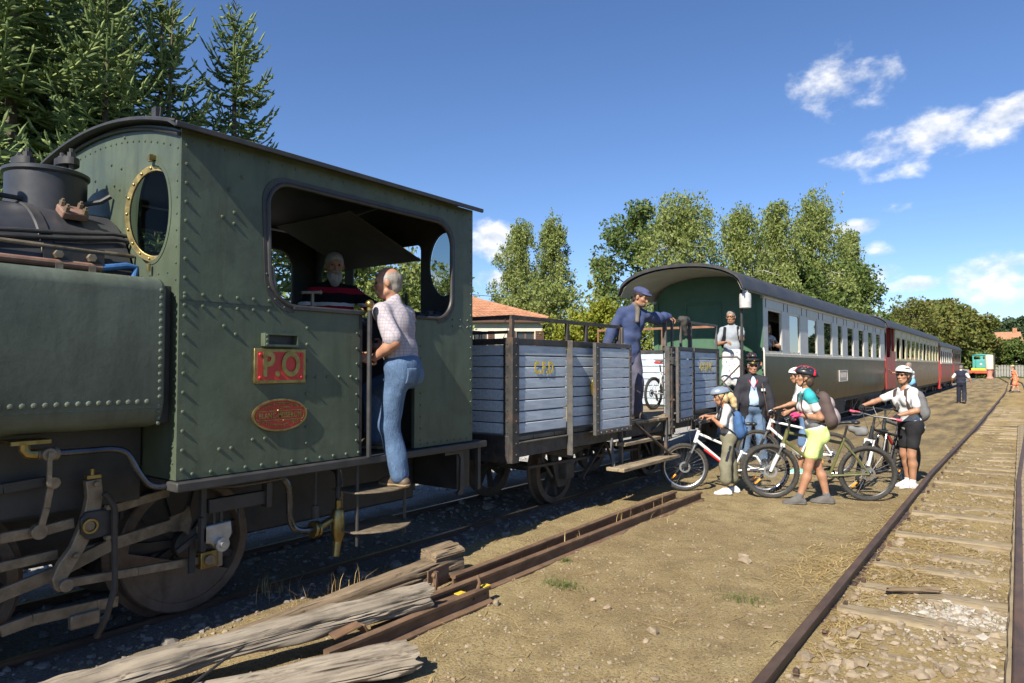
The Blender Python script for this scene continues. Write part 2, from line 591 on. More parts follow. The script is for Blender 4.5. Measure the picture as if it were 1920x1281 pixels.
# ------------------------------------------------------------------ noise for geometry
def vnoise(x, y, z=0.0, seed=0):
    x, y, z = np.broadcast_arrays(np.asarray(x, float), np.asarray(y, float), np.asarray(z, float))
    xi, yi, zi = np.floor(x).astype(np.int64), np.floor(y).astype(np.int64), np.floor(z).astype(np.int64)
    xf, yf, zf = x - xi, y - yi, z - zi
    u, v, w = xf * xf * (3 - 2 * xf), yf * yf * (3 - 2 * yf), zf * zf * (3 - 2 * zf)
    def hsh(a, b, c):
        n = (a * 374761393 + b * 668265263 + c * 2147483647 + seed * 1274126177) & 0xffffffff
        n = ((n ^ (n >> 13)) * 1274126177) & 0xffffffff
        return ((n ^ (n >> 16)) & 0xffff) / 65535.0
    r = 0
    for dx in (0, 1):
        for dy in (0, 1):
            for dz in (0, 1):
                r = r + hsh(xi + dx, yi + dy, zi + dz) * (u if dx else 1 - u) * (v if dy else 1 - v) * (w if dz else 1 - w)
    return r


def fbm(x, y, z=0.0, oct=4, seed=0, gain=.5):
    s, a, t = 0, 1.0, 0
    for i in range(oct):
        s = s + a * vnoise(np.asarray(x) * 2 ** i, np.asarray(y) * 2 ** i, np.asarray(z) * 2 ** i, seed + i); t += a; a *= gain
    return s / t


def smooth(a, b, x):
    t = np.clip((x - a) / (b - a), 0, 1); return t * t * (3 - 2 * t)


def rail_x(y):
    """sideways shift of the right-hand track along its length"""
    y = np.asarray(y, float)
    return np.interp(y, [-5, 12, 21.5, 35, 51, 80, 120], [0, -.03, .10, .20, .29, .1, -1.6])


def ground_z(x, y):
    x = np.asarray(x, float); y = np.asarray(y, float)
    near = np.exp(-np.maximum(np.hypot(x + 2, y - 6) - 12, 0) / 25)
    z = (fbm(x * .9, y * .9, 0, 4, 3) - .5) * .05 + (fbm(x * 6, y * 6, 0, 3, 9) - .5) * .022 * near + (fbm(x * 22, y * 22, 0, 2, 19) - .5) * .008 * near
    bed = smooth(-6.7, -6.2, x) * (1 - smooth(-4.45, -4.05, x)); z = z - bed * .045
    xr = x - rail_x(y)
    z = z + np.exp(-((xr + 1.22) / .12) ** 2) * .03 - smooth(-1.06, -.95, xr) * (1 - smooth(-.1, .05, xr)) * .012
    z = z + smooth(-1.0, -.9, xr) * (1 - smooth(-.12, 0, xr)) * (fbm(x * 2.6, y * 2.1, 0, 3, 31) - .5) * .07 * near
    far = smooth(-9.5, -22, x) if False else np.clip((-9.5 - x) / 13, 0, 1)
    z = z + far * far * (3 - 2 * far) * .95
    return z


def mat_ground():
    m, nt, b = newmat('ground_dirt')
    N, L = nt.nodes, nt.links
    g = N.new('ShaderNodeNewGeometry'); sp = N.new('ShaderNodeSeparateXYZ'); L.new(g.outputs['Position'], sp.inputs[0])
    X, Y = sp.outputs[0], sp.outputs[1]
    big = _noise(nt, .55, 3, .6, 'World'); mid = _noise(nt, 3.2, 6, .7, 'World'); fine = _noise(nt, 60, 3, .7, 'World'); grit = _noise(nt, 240, 1, .6, 'World')
    lng = _noise(nt, 1.3, 4, .6, 'World', (1.6, .22, 1))
    col = _ramp(nt, mid, [(.28, (.20, .148, .074)), (.5, (.355, .272, .134)), (.72, (.47, .37, .195))])
    col = _mix(nt, _ramp(nt, big, [(.42, 0.0), (.66, .55)]), col, (.225, .155, .078))
    col = _mix(nt, _ramp(nt, fine, [(.36, .75), (.52, 0.0)]), col, (.115, .080, .040))
    col = _mix(nt, _ramp(nt, grit, [(.60, 0.0), (.70, .6)]), col, (.46, .38, .24))
    # darker, damper trodden streaks along the platform farther away
    fy = _math(nt, 'MULTIPLY', _math(nt, 'SUBTRACT', Y, 9.0), .09, True)
    st = _math(nt, 'MULTIPLY', _ramp(nt, lng, [(.42, 0.0), (.62, .85)]), fy)
    col = _mix(nt, st, col, (.105, .082, .058))
    # dry straw colour beside and between the right-hand rails
    sx = _math(nt, 'MULTIPLY', _math(nt, 'ADD', X, 1.25), 3.0, True)
    sfar = _math(nt, 'MULTIPLY', _math(nt, 'SUBTRACT', Y, 13.0), .16, True)
    stn = _noise(nt, 2.4, 4, .7, 'World', None, 0, (7, 3, 1))
    sfac = _math(nt, 'MULTIPLY', _ramp(nt, stn, [(.40, .1), (.62, .8)]), _math(nt, 'MAXIMUM', _math(nt, 'MULTIPLY', sx, .55), _math(nt, 'MULTIPLY', sx, sfar)))
    col = _mix(nt, sfac, col, (.40, .285, .115))
    # whitish crushed lime patch between the rails
    dx = _math(nt, 'MULTIPLY', _math(nt, 'ADD', X, .33), 3.0); dy = _math(nt, 'MULTIPLY', _math(nt, 'SUBTRACT', Y, 5.55), 1.9)
    rr = _math(nt, 'ADD', _math(nt, 'MULTIPLY', dx, dx), _math(nt, 'MULTIPLY', dy, dy))
    wl = _math(nt, 'MULTIPLY', _math(nt, 'SUBTRACT', _math(nt, 'ADD', _math(nt, 'SUBTRACT', 1.0, rr), _math(nt, 'MULTIPLY', mid, 1.4)), .75), 1.2, True)
    col = _mix(nt, wl, col, _mix(nt, fine, (.34, .29, .22), (.46, .41, .33)))
    # cinders in the train's track bed, pale ballast beyond, then grass
    cin = _ramp(nt, fine, [(.3, (.11, .098, .084)), (.62, (.27, .24, .205))])
    e1 = _math(nt, 'MULTIPLY', _math(nt, 'SUBTRACT', _math(nt, 'MULTIPLY', mid, .5), _math(nt, 'ADD', X, 4.42)), 5.0, True)
    col = _mix(nt, e1, col, cin)
    bal = _ramp(nt, fine, [(.35, (.20, .19, .18)), (.6, (.52, .51, .49))])
    e2 = _math(nt, 'MULTIPLY', _math(nt, 'SUBTRACT', _math(nt, 'MULTIPLY', mid, .6), _math(nt, 'ADD', X, 6.35)), 4.0, True)
    col = _mix(nt, e2, col, bal)
    gr = _ramp(nt, mid, [(.3, (.045, .075, .018)), (.7, (.115, .150, .040))])
    e3 = _math(nt, 'MULTIPLY', _math(nt, 'SUBTRACT', _math(nt, 'MULTIPLY', mid, 1.2), _math(nt, 'ADD', X, 9.2)), 2.0, True)
    e4 = _math(nt, 'MULTIPLY', _math(nt, 'SUBTRACT', _math(nt, 'ADD', Y, _math(nt, 'MULTIPLY', mid, 8.0)), 116.0), .2, True)
    e5 = _math(nt, 'MULTIPLY', _math(nt, 'SUBTRACT', _math(nt, 'ADD', X, mid), 4.6), 1.0, True)
    col = _mix(nt, _math(nt, 'MAXIMUM', _math(nt, 'MAXIMUM', e3, e4), e5), col, gr)
    L.new(col, b.inputs['Base Color'])
    b.inputs['Roughness'].default_value = .95; b.inputs['Specular IOR Level'].default_value = .15
    h = _math(nt, 'ADD', _math(nt, 'MULTIPLY', fine, .7), _math(nt, 'MULTIPLY', grit, .3))
    _bump(nt, b, h, 1.0, .020)
    return m


MG = mat_ground()


def axis(dense0, dense1, step, far0, far1, gr=1.12):
    a = list(np.arange(dense0, dense1, step)); s = step; x = a[-1]
    while x < far1: s *= gr; x += s; a.append(x)
    s = step; x = dense0; l = []
    while x > far0: s *= gr; x -= s; l.append(x)
    return np.array(l[::-1] + a)


gx = axis(-4.6, .6, .042, -1200, 1200); gy = axis(1.4, 9.5, .042, -1200, 1400)
GX, GY = np.meshgrid(gx, gy, indexing='ij')
V = np.stack([GX, GY, ground_z(GX, GY)], -1).reshape(-1, 3)
nx_, ny_ = len(gx), len(gy)
I = (np.arange(nx_ - 1)[:, None] * ny_ + np.arange(ny_ - 1)[None, :]).ravel()
tag(link('ground', fast_mesh('ground', V, np.stack([I, I + ny_, I + ny_ + 1, I + 1], 1)), MG), kind='structure')


# ------------------------------------------------------------------ rails and sleepers
RUSTRAIL = M('rail_steel_brown', (.060, .038, .027), (.115, .072, .048), scale=9, rough=.6, metal=.1, bump=.25, bscale=70, c3=(.16, .08, .04), s3=5, amt3=.6, stretch=(1, .35, 1))
OLDRAIL = M('rusty_old_rail', (.095, .055, .032), (.19, .118, .070), scale=12, rough=.8, metal=.1, bump=.5, bscale=120, c3=(.24, .11, .045), s3=6, amt3=.6, stretch=(1, .5, 1))
POLRAIL = M('polished_rail', (.12, .11, .10), (.20, .19, .175), scale=6, rough=.35, metal=.8, bump=.1, stretch=(1, .2, 1))


def rail_profile(H_=.115, w=.052, foot=.092):
    hw, fw = w / 2, foot / 2
    return [(-fw, -H_), (fw, -H_), (fw, -H_ + .010), (.010, -H_ + .026), (.007, -.034), (hw - .002, -.026), (hw, -.006), (hw - .008, 0), (-hw + .008, 0), (-hw, -.006), (-hw + .002, -.026), (-.007, -.034), (-.010, -H_ + .026), (-fw, -H_ + .010)]


def rail_mesh(name, path, prof, mat, parent=None, bend=None):
    b = MB(); n = len(prof); vs = []
    for i, p in enumerate(path):
        p = Vector(p); a = Vector(path[max(i - 1, 0)]); c = Vector(path[min(i + 1, len(path) - 1)])
        d = (c - a).normalized(); s = d.cross(Vector((0, 0, 1))).normalized(); u = s.cross(d)
        vs += [p + s * q[0] + u * q[1] for q in prof]
    fs = [(i * n + k, i * n + (k + 1) % n, (i + 1) * n + (k + 1) % n, (i + 1) * n + k) for i in range(len(path) - 1) for k in range(n)]
    fs += [tuple(range(n))[::-1], tuple((len(path) - 1) * n + k for k in range(n))]
    b.add(vs, fs)
    return b.build(name, mat, parent, smooth=35)


def wood_mat(name, c1, c2, dark, axis_y=True, gs=26):
    m, nt, b = newmat(name)
    st = (1, .06, 1) if axis_y else (.06, 1, 1)
    gr = _noise(nt, gs, 8, .7, 'Object', st, .6); cr = _noise(nt, gs * 1.5, 5, .65, 'Object', (st[0], st[1] * 1.6, st[2]), .8, (3, 1, 2)); bg = _noise(nt, 3.0, 6, .6)
    col = _ramp(nt, gr, [(.3, c1), (.65, c2)])
    col = _mix(nt, _ramp(nt, cr, [(.36, .75), (.45, 0.0)]), col, dark)
    col = _mix(nt, _ramp(nt, bg, [(.5, 0.0), (.72, .6)]), col, tuple(x * .55 for x in c1))
    nt.links.new(col, b.inputs['Base Color'])
    b.inputs['Roughness'].default_value = .9; b.inputs['Specular IOR Level'].default_value = .2
    _bump(nt, b, _math(nt, 'ADD', gr, _math(nt, 'MULTIPLY', cr, .8)), .8, .008)
    return m


SLEEP = wood_mat('sleeper_wood', (.19, .145, .090), (.33, .265, .17), (.075, .055, .036), True, 22)
GREYLOG = wood_mat('weathered_grey_wood', (.185, .150, .112), (.315, .27, .21), (.045, .034, .025), True, 20)
BROWNLOG = wood_mat('weathered_brown_wood', (.125, .088, .055), (.27, .205, .135), (.035, .026, .020), True, 26)


def timber(name, p0, p1, w, h, seed, mat, parent=None, amp=.02, crack=.03, nl=150, nc=44, taper=(1, 1), axis_y=True, rough_ends=.06, sq=4.0, bow=0.0, freq=1.0):
    """weathered beam: superellipse section with long grain ridges, splits and ragged ends; local y runs along it"""
    p0, p1 = np.array(p0, float), np.array(p1, float); d = p1 - p0; L_ = np.linalg.norm(d)
    t = np.linspace(0, 1, nl)[:, None]; a = np.linspace(0, 2 * np.pi, nc, endpoint=False)[None, :]
    ca, sa = np.cos(a), np.sin(a)
    rr = 1 / (np.abs(ca) ** sq + np.abs(sa) ** sq) ** (1 / sq)
    tp = taper[0] + (taper[1] - taper[0]) * t
    X = rr * ca * w / 2 * tp; Z = rr * sa * h / 2 * tp
    yy = t * L_ + 0 * a
    ang = a * 1.9 + 0 * t
    gr = fbm(np.cos(a) * 7 * freq, np.sin(a) * 7 * freq + 0 * t, yy * 1.3, 3, seed) - .5
    gr2 = 1 - np.abs(fbm(np.cos(a) * 2.6 * freq + .25 * np.sin(yy * 2), np.sin(a) * 2.6 * freq, yy * .8, 2, seed + 7) * 2 - 1)
    cr = np.clip((gr2 - .93) / .07, 0, 1)
    lump = fbm(np.cos(a) * .8, np.sin(a) * .8, yy * 2.6, 3, seed + 3) - .5
    s = 1 + (gr * amp * .8 + lump * amp * 3.2 - cr * crack * .55) / (min(w, h) / 2)
    X, Z = X * s, Z * s
    Z = Z + bow * np.sin(np.pi * t) + .5 * h * 0
    end = rough_ends * (fbm(np.cos(a) * 1.6, np.sin(a) * 1.6, 0, 3, seed + 11) - .5) * 2
    Y = yy + np.where(t < .5, -1, 1) * end * np.abs(2 * t - 1) ** 6
    u = d / L_; sd = _n3(np.cross(u, (0, 0, 1))); up = np.cross(sd, u)
    Vl = np.stack([X, Y, Z], -1).reshape(-1, 3)
    c0 = np.array([[0, Vl[:nc, 1].mean() - .0, 0], [0, Vl[-nc:, 1].mean(), 0]])
    Vl = np.concatenate([Vl, c0])
    I = (np.arange(nl - 1)[:, None] * nc + np.arange(nc)[None, :]); J = (np.arange(nl - 1)[:, None] * nc + (np.arange(nc)[None, :] + 1) % nc)
    Q = np.stack([I, J, J + nc, I + nc], -1).reshape(-1, 4)
    k = np.arange(nc)
    T1 = np.stack([(k + 1) % nc, k, np.full(nc, nl * nc)], 1); T2 = np.stack([(nl - 1) * nc + k, (nl - 1) * nc + (k + 1) % nc, np.full(nc, nl * nc + 1)], 1)
    me = fast_mesh(name, Vl, [Q, T1, T2])
    me.set_sharp_from_angle(angle=rad(50))
    o = link(name, me, mat, parent)
    mm = Matrix((sd, u, up)).transposed().to_4x4(); mm.translation = Vector(p0)
    o.matrix_local = mm
    return o


def build_right_track():
    tr = tag(empty('railway_track', (0, 0, 0)), 'rusty single track with worn wooden sleepers at the right', kind='structure')
    ys = np.concatenate([np.arange(-1.5, 30, .75), np.arange(30, 122, 3.0)])
    for x0 in (-1.075, -.025):
        rail_mesh('rail', [(x0 + float(rail_x(y)), y, .098) for y in ys], rail_profile(.115, .055, .1), RUSTRAIL, tr)
    protos = []
    for k in range(5):
        o = timber('sleeper', (-1.02, 0, 0), (.55, 0, 0), .21, .13, 40 + k, SLEEP, tr, amp=.008, crack=.02, nl=60, nc=30, sq=6, rough_ends=.02)
        protos.append(o)
    rnd = random.Random(4)
    y = 3.28; i = 0
    while y < 34:
        o = protos[i] if i < 5 else protos[rnd.randrange(5)].copy()
        if i >= 5: COL.objects.link(o)
        dip = rnd.choice([0, -.01, -.022, -.030, -.042, -.016]) - (.008 if y > 8 else 0)
        mm = o.matrix_local.copy()
        rz = rnd.uniform(-.05, .05)
        mm = Matrix.Translation((-1.02 + float(rail_x(y)), y, -.036 + dip)) @ Matrix.Rotation(-math.pi / 2 + rz, 4, 'Z')
        o.matrix_local = mm
        y += rnd.uniform(.60, .72); i += 1
    # spikes and plates joined to each rail fixing
    sp = MB()
    y = 3.28
    for k in range(24):
        for x0 in (-1.075, -.025):
            for sx in (-.062, .062):
                sp.box((x0 + sx, y + .02 * ((k * 7) % 3 - 1), .006), (.03, .03, .05)); sp.dome((x0 + sx, y, .03), (0, 0, 1), .016, 6)
        y += .66
    tag(sp.build('spikes', RUSTRAIL, tr), kind='stuff')


build_right_track()


def build_train_track():
    tr = tag(empty('train_track', (0, 0, 0)), 'half buried track in dark cinders under the train', kind='structure')
    for x0 in (-4.665, -5.675):
        rail_mesh('rail', [(x0, y, .005) for y in range(-6, 121, 3)], rail_profile(.10, .055, .095), RUSTRAIL, tr)
        o = MB().bx(x0 - .018, x0 + .018, -6, 120, .0055, .0075).build('railhead', POLRAIL, tr)
    s0 = timber('sleeper', (-6.1, 0, -.1), (-4.2, 0, -.1), .2, .12, 70, SLEEP, tr, amp=.008, crack=.02, nl=40, nc=24, sq=6)
    mm0 = s0.matrix_local.copy()
    for i in range(30):
        o = s0 if i == 0 else s0.copy()
        if i: COL.objects.link(o)
        o.matrix_local = Matrix.Translation((0, .9 + i * .72, -.008)) @ mm0


build_train_track()


# ------------------------------------------------------------------ scattered stones, straw, tufts
STONE = M('stone_tan', (.17, .13, .085), (.34, .27, .185), scale=9, rough=.92, bump=.5, bscale=50, coord='World', c3=(.25, .17, .10), s3=1.7, amt3=.6)
CHALK = M('stone_pale', (.30, .265, .215), (.44, .40, .345), scale=14, rough=.92, bump=.5, bscale=60, coord='World')
GRAVELW = M('ballast_grey', (.24, .235, .23), (.55, .54, .53), scale=5, rough=.9, bump=.4, bscale=60, coord='World')
CINDER = M('cinder_stone', (.13, .115, .10), (.28, .25, .215), scale=9, rough=.92, bump=.5, bscale=50, coord='World')
_ph = (1 + 5 ** .5) / 2
ICO_V = np.array([(-1, _ph, 0), (1, _ph, 0), (-1, -_ph, 0), (1, -_ph, 0), (0, -1, _ph), (0, 1, _ph), (0, -1, -_ph), (0, 1, -_ph), (_ph, 0, -1), (_ph, 0, 1), (-_ph, 0, -1), (-_ph, 0, 1)]) / math.hypot(1, _ph)
ICO_F = np.array([(0, 11, 5), (0, 5, 1), (0, 1, 7), (0, 7, 10), (0, 10, 11), (1, 5, 9), (5, 11, 4), (11, 10, 2), (10, 7, 6), (7, 1, 8), (3, 9, 4), (3, 4, 2), (3, 2, 6), (3, 6, 8), (3, 8, 9), (4, 9, 5), (2, 4, 11), (6, 2, 10), (8, 6, 7), (9, 8, 1)])


def stones_mesh(name, xy, size, seed, sink=.35, flat=.6):
    rg = np.random.RandomState(seed); n = len(xy)
    Vv = ICO_V[None] * (1 + rg.uniform(-.28, .28, (n, 12, 1)))
    sc = np.stack([size * rg.uniform(.7, 1.3, n), size * rg.uniform(.7, 1.3, n), size * flat * rg.uniform(.7, 1.3, n)], 1)
    Vv = Vv * sc[:, None]
    a = rg.uniform(0, 6.28, n); c, s = np.cos(a)[:, None], np.sin(a)[:, None]
    x, y = Vv[..., 0] * c - Vv[..., 1] * s, Vv[..., 0] * s + Vv[..., 1] * c
    z0 = ground_z(xy[:, 0], xy[:, 1])
    Vv = np.stack([x + xy[:, :1], y + xy[:, 1:2], Vv[..., 2] + (z0 + sc[:, 2] * (1 - 2 * sink))[:, None]], -1)
    F = (ICO_F[None] + (np.arange(n) * 12)[:, None, None]).reshape(-1, 3)
    return fast_mesh(name, Vv.reshape(-1, 3), F, smooth=False)


def scatter():
    rg = np.random.RandomState(11)
    # grit over the open platform, denser towards the camera
    n = 5600
    y = 1.6 + rg.exponential(3.4, n); x = rg.uniform(-4.5, -1.0, n); k = (y < 26)
    xy = np.stack([x, y], 1)[k]; sz = np.minimum(.0035 + rg.exponential(.0035, len(xy)), .022)
    tag(link('gravel', stones_mesh('gravel', xy, sz, 1), STONE), 'loose grit and pebbles strewn over the sandy platform', 'gravel', kind='stuff')
    # ballast between and beside the right-hand rails
    n = 4200
    y = 2.6 + rg.exponential(5.0, n); k = y < 30; y = y[k]
    x = rg.uniform(-1.02, .02, len(y)); x = x + rail_x(y)
    sz = np.minimum(.005 + rg.exponential(.007, len(y)) * np.where(y < 5.2, 1.5, 1.0), .05)
    tag(link('ballast', stones_mesh('ballast', np.stack([x, y], 1), sz, 2), STONE), 'broken stones lying between the right rails', 'gravel', kind='stuff')
    n = 1500
    xy = np.stack([rg.normal(-.36, .17, n), rg.normal(5.5, .32, n)], 1)
    tag(link('chalk_rubble', stones_mesh('chalk', xy, .003 + rg.exponential(.0042, n), 3), CHALK), 'white crushed limestone heap between the right rails', 'gravel', kind='stuff')
    n = 3600
    xy = np.stack([rg.uniform(-9.2, -6.3, n), 1.5 + rg.uniform(0, 12, n)], 1)
    tag(link('pale_ballast', stones_mesh('pale_ballast', xy, .012 + rg.exponential(.012, n), 4), GRAVELW), 'pale grey ballast on the far side of the train', 'gravel', kind='stuff')
    n = 3000
    xy = np.stack([rg.uniform(-5.9, -4.15, n), .6 + rg.uniform(0, 11, n)], 1)
    tag(link('cinders', stones_mesh('cinders', xy, .006 + rg.exponential(.009, n), 5), CINDER), 'dark clinker and stones beside the train wheels', 'gravel', kind='stuff')
    # separate larger stones
    spots = [(-2.34, 4.24, .035, 'rounded grey stone alone on the sand nearest the right rail front'), (-1.89, 4.03, .04, 'dark angular stone on the sand in the foreground beside the right rail'),
             (-1.93, 5.91, .045, 'tan flat stone on the platform in front of the olive bicycle'), (-2.49, 4.31, .026, 'small pale stone close to the rounded grey one'),
             (-2.65, 5.05, .022, 'small white chip stone behind the green grass tuft'), (-3.04, 2.72, .045, 'light stone touching the end of the short rusty rail'),
             (-2.99, 3.83, .04, 'brown stone at the yellow painted end of the short rail'), (-2.78, 4.9, .025, 'reddish stone beside the green grass tuft'),
             (-1.98, 6.05, .04, 'dark flat stone next to the tan flat stone')]
    for i, (x, y, r, lab) in enumerate(spots):
        me = stones_mesh('stone', np.array([[0., 0.]]), np.array([r]), 60 + i, .25, .75)
        o = link('stone', me, STONE); o.location = (x, y, float(ground_z(x, y)) - float(ground_z(0, 0)))
        tag(o, lab, 'stone')


scatter()


def blades(name, base, height, width, lean, seed, mat, lie=0.0):
    """base (n,3); tapered curved blades of two quads + tip"""
    rg = np.random.RandomState(seed); n = len(base)
    a = rg.uniform(0, 6.28, n); d = np.stack([np.cos(a), np.sin(a), np.zeros(n)], 1); w = np.stack([-np.sin(a), np.cos(a), np.zeros(n)], 1)
    h = height * rg.uniform(.5, 1.25, n); ln = lean * rg.uniform(.3, 1.3, n)
    up = np.array([0, 0, 1.])
    if lie:
        up_k = rg.uniform(0, 1 - lie, n)[:, None]; mid = base + d * (h * .5)[:, None] + up * up_k * (h * .35)[:, None] + up * .004; tip = base + d * h[:, None] + up * up_k * (h * .25)[:, None] + up * .004
    else:
        mid = base + up * (h * .55)[:, None] + d * (h * ln * .3)[:, None]; tip = base + up * (h * (1 - .25 * ln))[:, None] + d * (h * ln)[:, None]
    ww = (width * rg.uniform(.6, 1.3, n))[:, None] * w
    V_ = np.stack([base - ww, base + ww, mid + ww * .8, mid - ww * .8, tip], 1).reshape(-1, 3)
    i = np.arange(n) * 5
    return fast_mesh(name, V_, [np.stack([i, i + 1, i + 2, i + 3], 1), np.stack([i + 3, i + 2, i + 4], 1)], smooth=False)


def leaf_mat(name, c1, c2, c3=None, trans=.35, scale=1.2, rough=.6):
    m = bpy.data.materials.new(name); m.use_nodes = True; nt = m.node_tree; N, L = nt.nodes, nt.links
    b = N['Principled BSDF']
    g = N.new('ShaderNodeNewGeometry'); rn = g.outputs['Random Per Island']
    n = _noise(nt, scale, 4, .6, 'World')
    f = _math(nt, 'ADD', _math(nt, 'MULTIPLY', rn, .6), _math(nt, 'MULTIPLY', n, .55))
    st = [(.25, c1), (.75, c2)] if c3 is None else [(.2, c1), (.62, c2), (.95, c3)]
    col = _ramp(nt, f, st)
    L.new(col, b.inputs['Base Color']); b.inputs['Roughness'].default_value = rough; b.inputs['Specular IOR Level'].default_value = .25
    tr = N.new('ShaderNodeBsdfTranslucent'); L.new(col, tr.inputs['Color'])
    mx = N.new('ShaderNodeMixShader'); mx.inputs[0].default_value = trans
    L.new(b.outputs[0], mx.inputs[1]); L.new(tr.outputs[0], mx.inputs[2]); L.new(mx.outputs[0], N['Material Output'].inputs[0])
    return m


STRAW = leaf_mat('dry_straw', (.30, .20, .075), (.50, .37, .165), trans=.15, scale=3)
GRASSM = leaf_mat('grass_green', (.05, .09, .018), (.15, .19, .05), trans=.3, scale=3)


def straw_and_grass():
    rg = np.random.RandomState(21)
    pts = []
    def patch(n, cx_, cy_, sx, sy): pts.append(np.stack([rg.normal(cx_, sx, n), rg.normal(cy_, sy, n)], 1))
    patch(1300, -.80, 6.7, .15, .55); patch(700, -.78, 7.8, .2, .5); patch(650, -1.32, 6.1, .16, .45); patch(320, -.93, 4.9, .06, .4); patch(220, -.75, 5.9, .15, .15); patch(260, -.85, 9.2, .15, .8); patch(240, -1.22, 8.0, .06, 1.2)
    patch(200, -.5, 7.3, .3, .2); patch(200, -.45, 10.5, .3, .8)
    n = 5200; y = 9 + rg.exponential(12, n); k = y < 60; y = y[k]; x = rg.uniform(-1.15, 1.6, len(y)); pts.append(np.stack([x + rail_x(y), y], 1))
    n = 260; pts.append(np.stack([rg.uniform(-4.2, -1.1, n), rg.uniform(2.2, 12, n)], 1))
    P = np.concatenate(pts); B = np.stack([P[:, 0], P[:, 1], ground_z(P[:, 0], P[:, 1]) + .002], 1)
    tag(link('dry_grass', blades('dry_grass', B, .17, .0030, .5, 22, STRAW, lie=.70), STRAW), 'dry straw lying along the right rails', 'straw', kind='stuff')
    tu = []
    for cx_, cy_, n, s in ((-3.52, 4.75, 7, .05), (-3.36, 5.5, 8, .06), (-3.36, 6.4, 7, .06), (-3.36, 6.9, 6, .06), (-3.38, 7.5, 6, .05), (-3.40, 5.05, 5, .04), (-4.52, 3.1, 30, .05), (-4.05, 3.35, 16, .05), (-3.95, 2.9, 12, .07), (-3.15, 6.9, 8, .1)):
        tu.append(np.stack([rg.normal(cx_, s, n), rg.normal(cy_, s * 1.5, n)], 1))
    P = np.concatenate(tu); B = np.stack([P[:, 0], P[:, 1], ground_z(P[:, 0], P[:, 1])], 1)
    tag(link('dead_stalks', blades('dead_stalks', B, .17, .0022, .55, 24, STRAW), STRAW), 'thin dead stalks standing among the old rails', 'straw', kind='stuff')
    for cx_, cy_, n, s, lab in ((-2.85, 4.47, 230, .055, 'green grass tuft growing alone on the sandy platform'), (-1.62, 4.95, 150, .06, 'olive grass tuft nearer the right rail'), (-3.14, 4.99, 60, .02, 'small green sprig beside the old rails')):
        q = np.stack([rg.normal(cx_, s * 1.5, n), rg.normal(cy_, s, n)], 1); B = np.stack([q[:, 0], q[:, 1], ground_z(q[:, 0], q[:, 1])], 1)
        tag(link('grass_tuft', blades('grass_tuft', B, .05, .0018, .9, 25, GRASSM), GRASSM), lab, 'grass', kind='stuff')
    n = 1200; y = 5 + rg.uniform(0, 40, n); x = rg.uniform(-.9, -.05, n); k = rg.uniform(0, 1, n) < .12 + .3 * (vnoise(x * 2, y * .8, 0, 5) > .7); P = np.stack([x + rail_x(y), y], 1)[k]
    B = np.stack([P[:, 0], P[:, 1], ground_z(P[:, 0], P[:, 1])], 1)
    tag(link('track_weeds', blades('track_weeds', B, .06, .002, .8, 26, GRASSM), GRASSM), 'sparse green weeds between the right rails', 'weeds', kind='stuff')
    n = 24000; y = rg.uniform(2, 60, n); x = -9.3 - rg.exponential(4, n); B = np.stack([x, y, ground_z(x, y)], 1)
    tag(link('meadow_grass', blades('meadow_grass', B, .22, .006, .6, 27, GRASSM), GRASSM), 'rough grass on the bank behind the train', 'grass', kind='stuff')


straw_and_grass()


# ------------------------------------------------------------------ old rails and timbers in the foreground
YPAINT = M('yellow_paint_worn', (.55, .38, .02), (.70, .52, .05), scale=30, rough=.6, bump=.2)


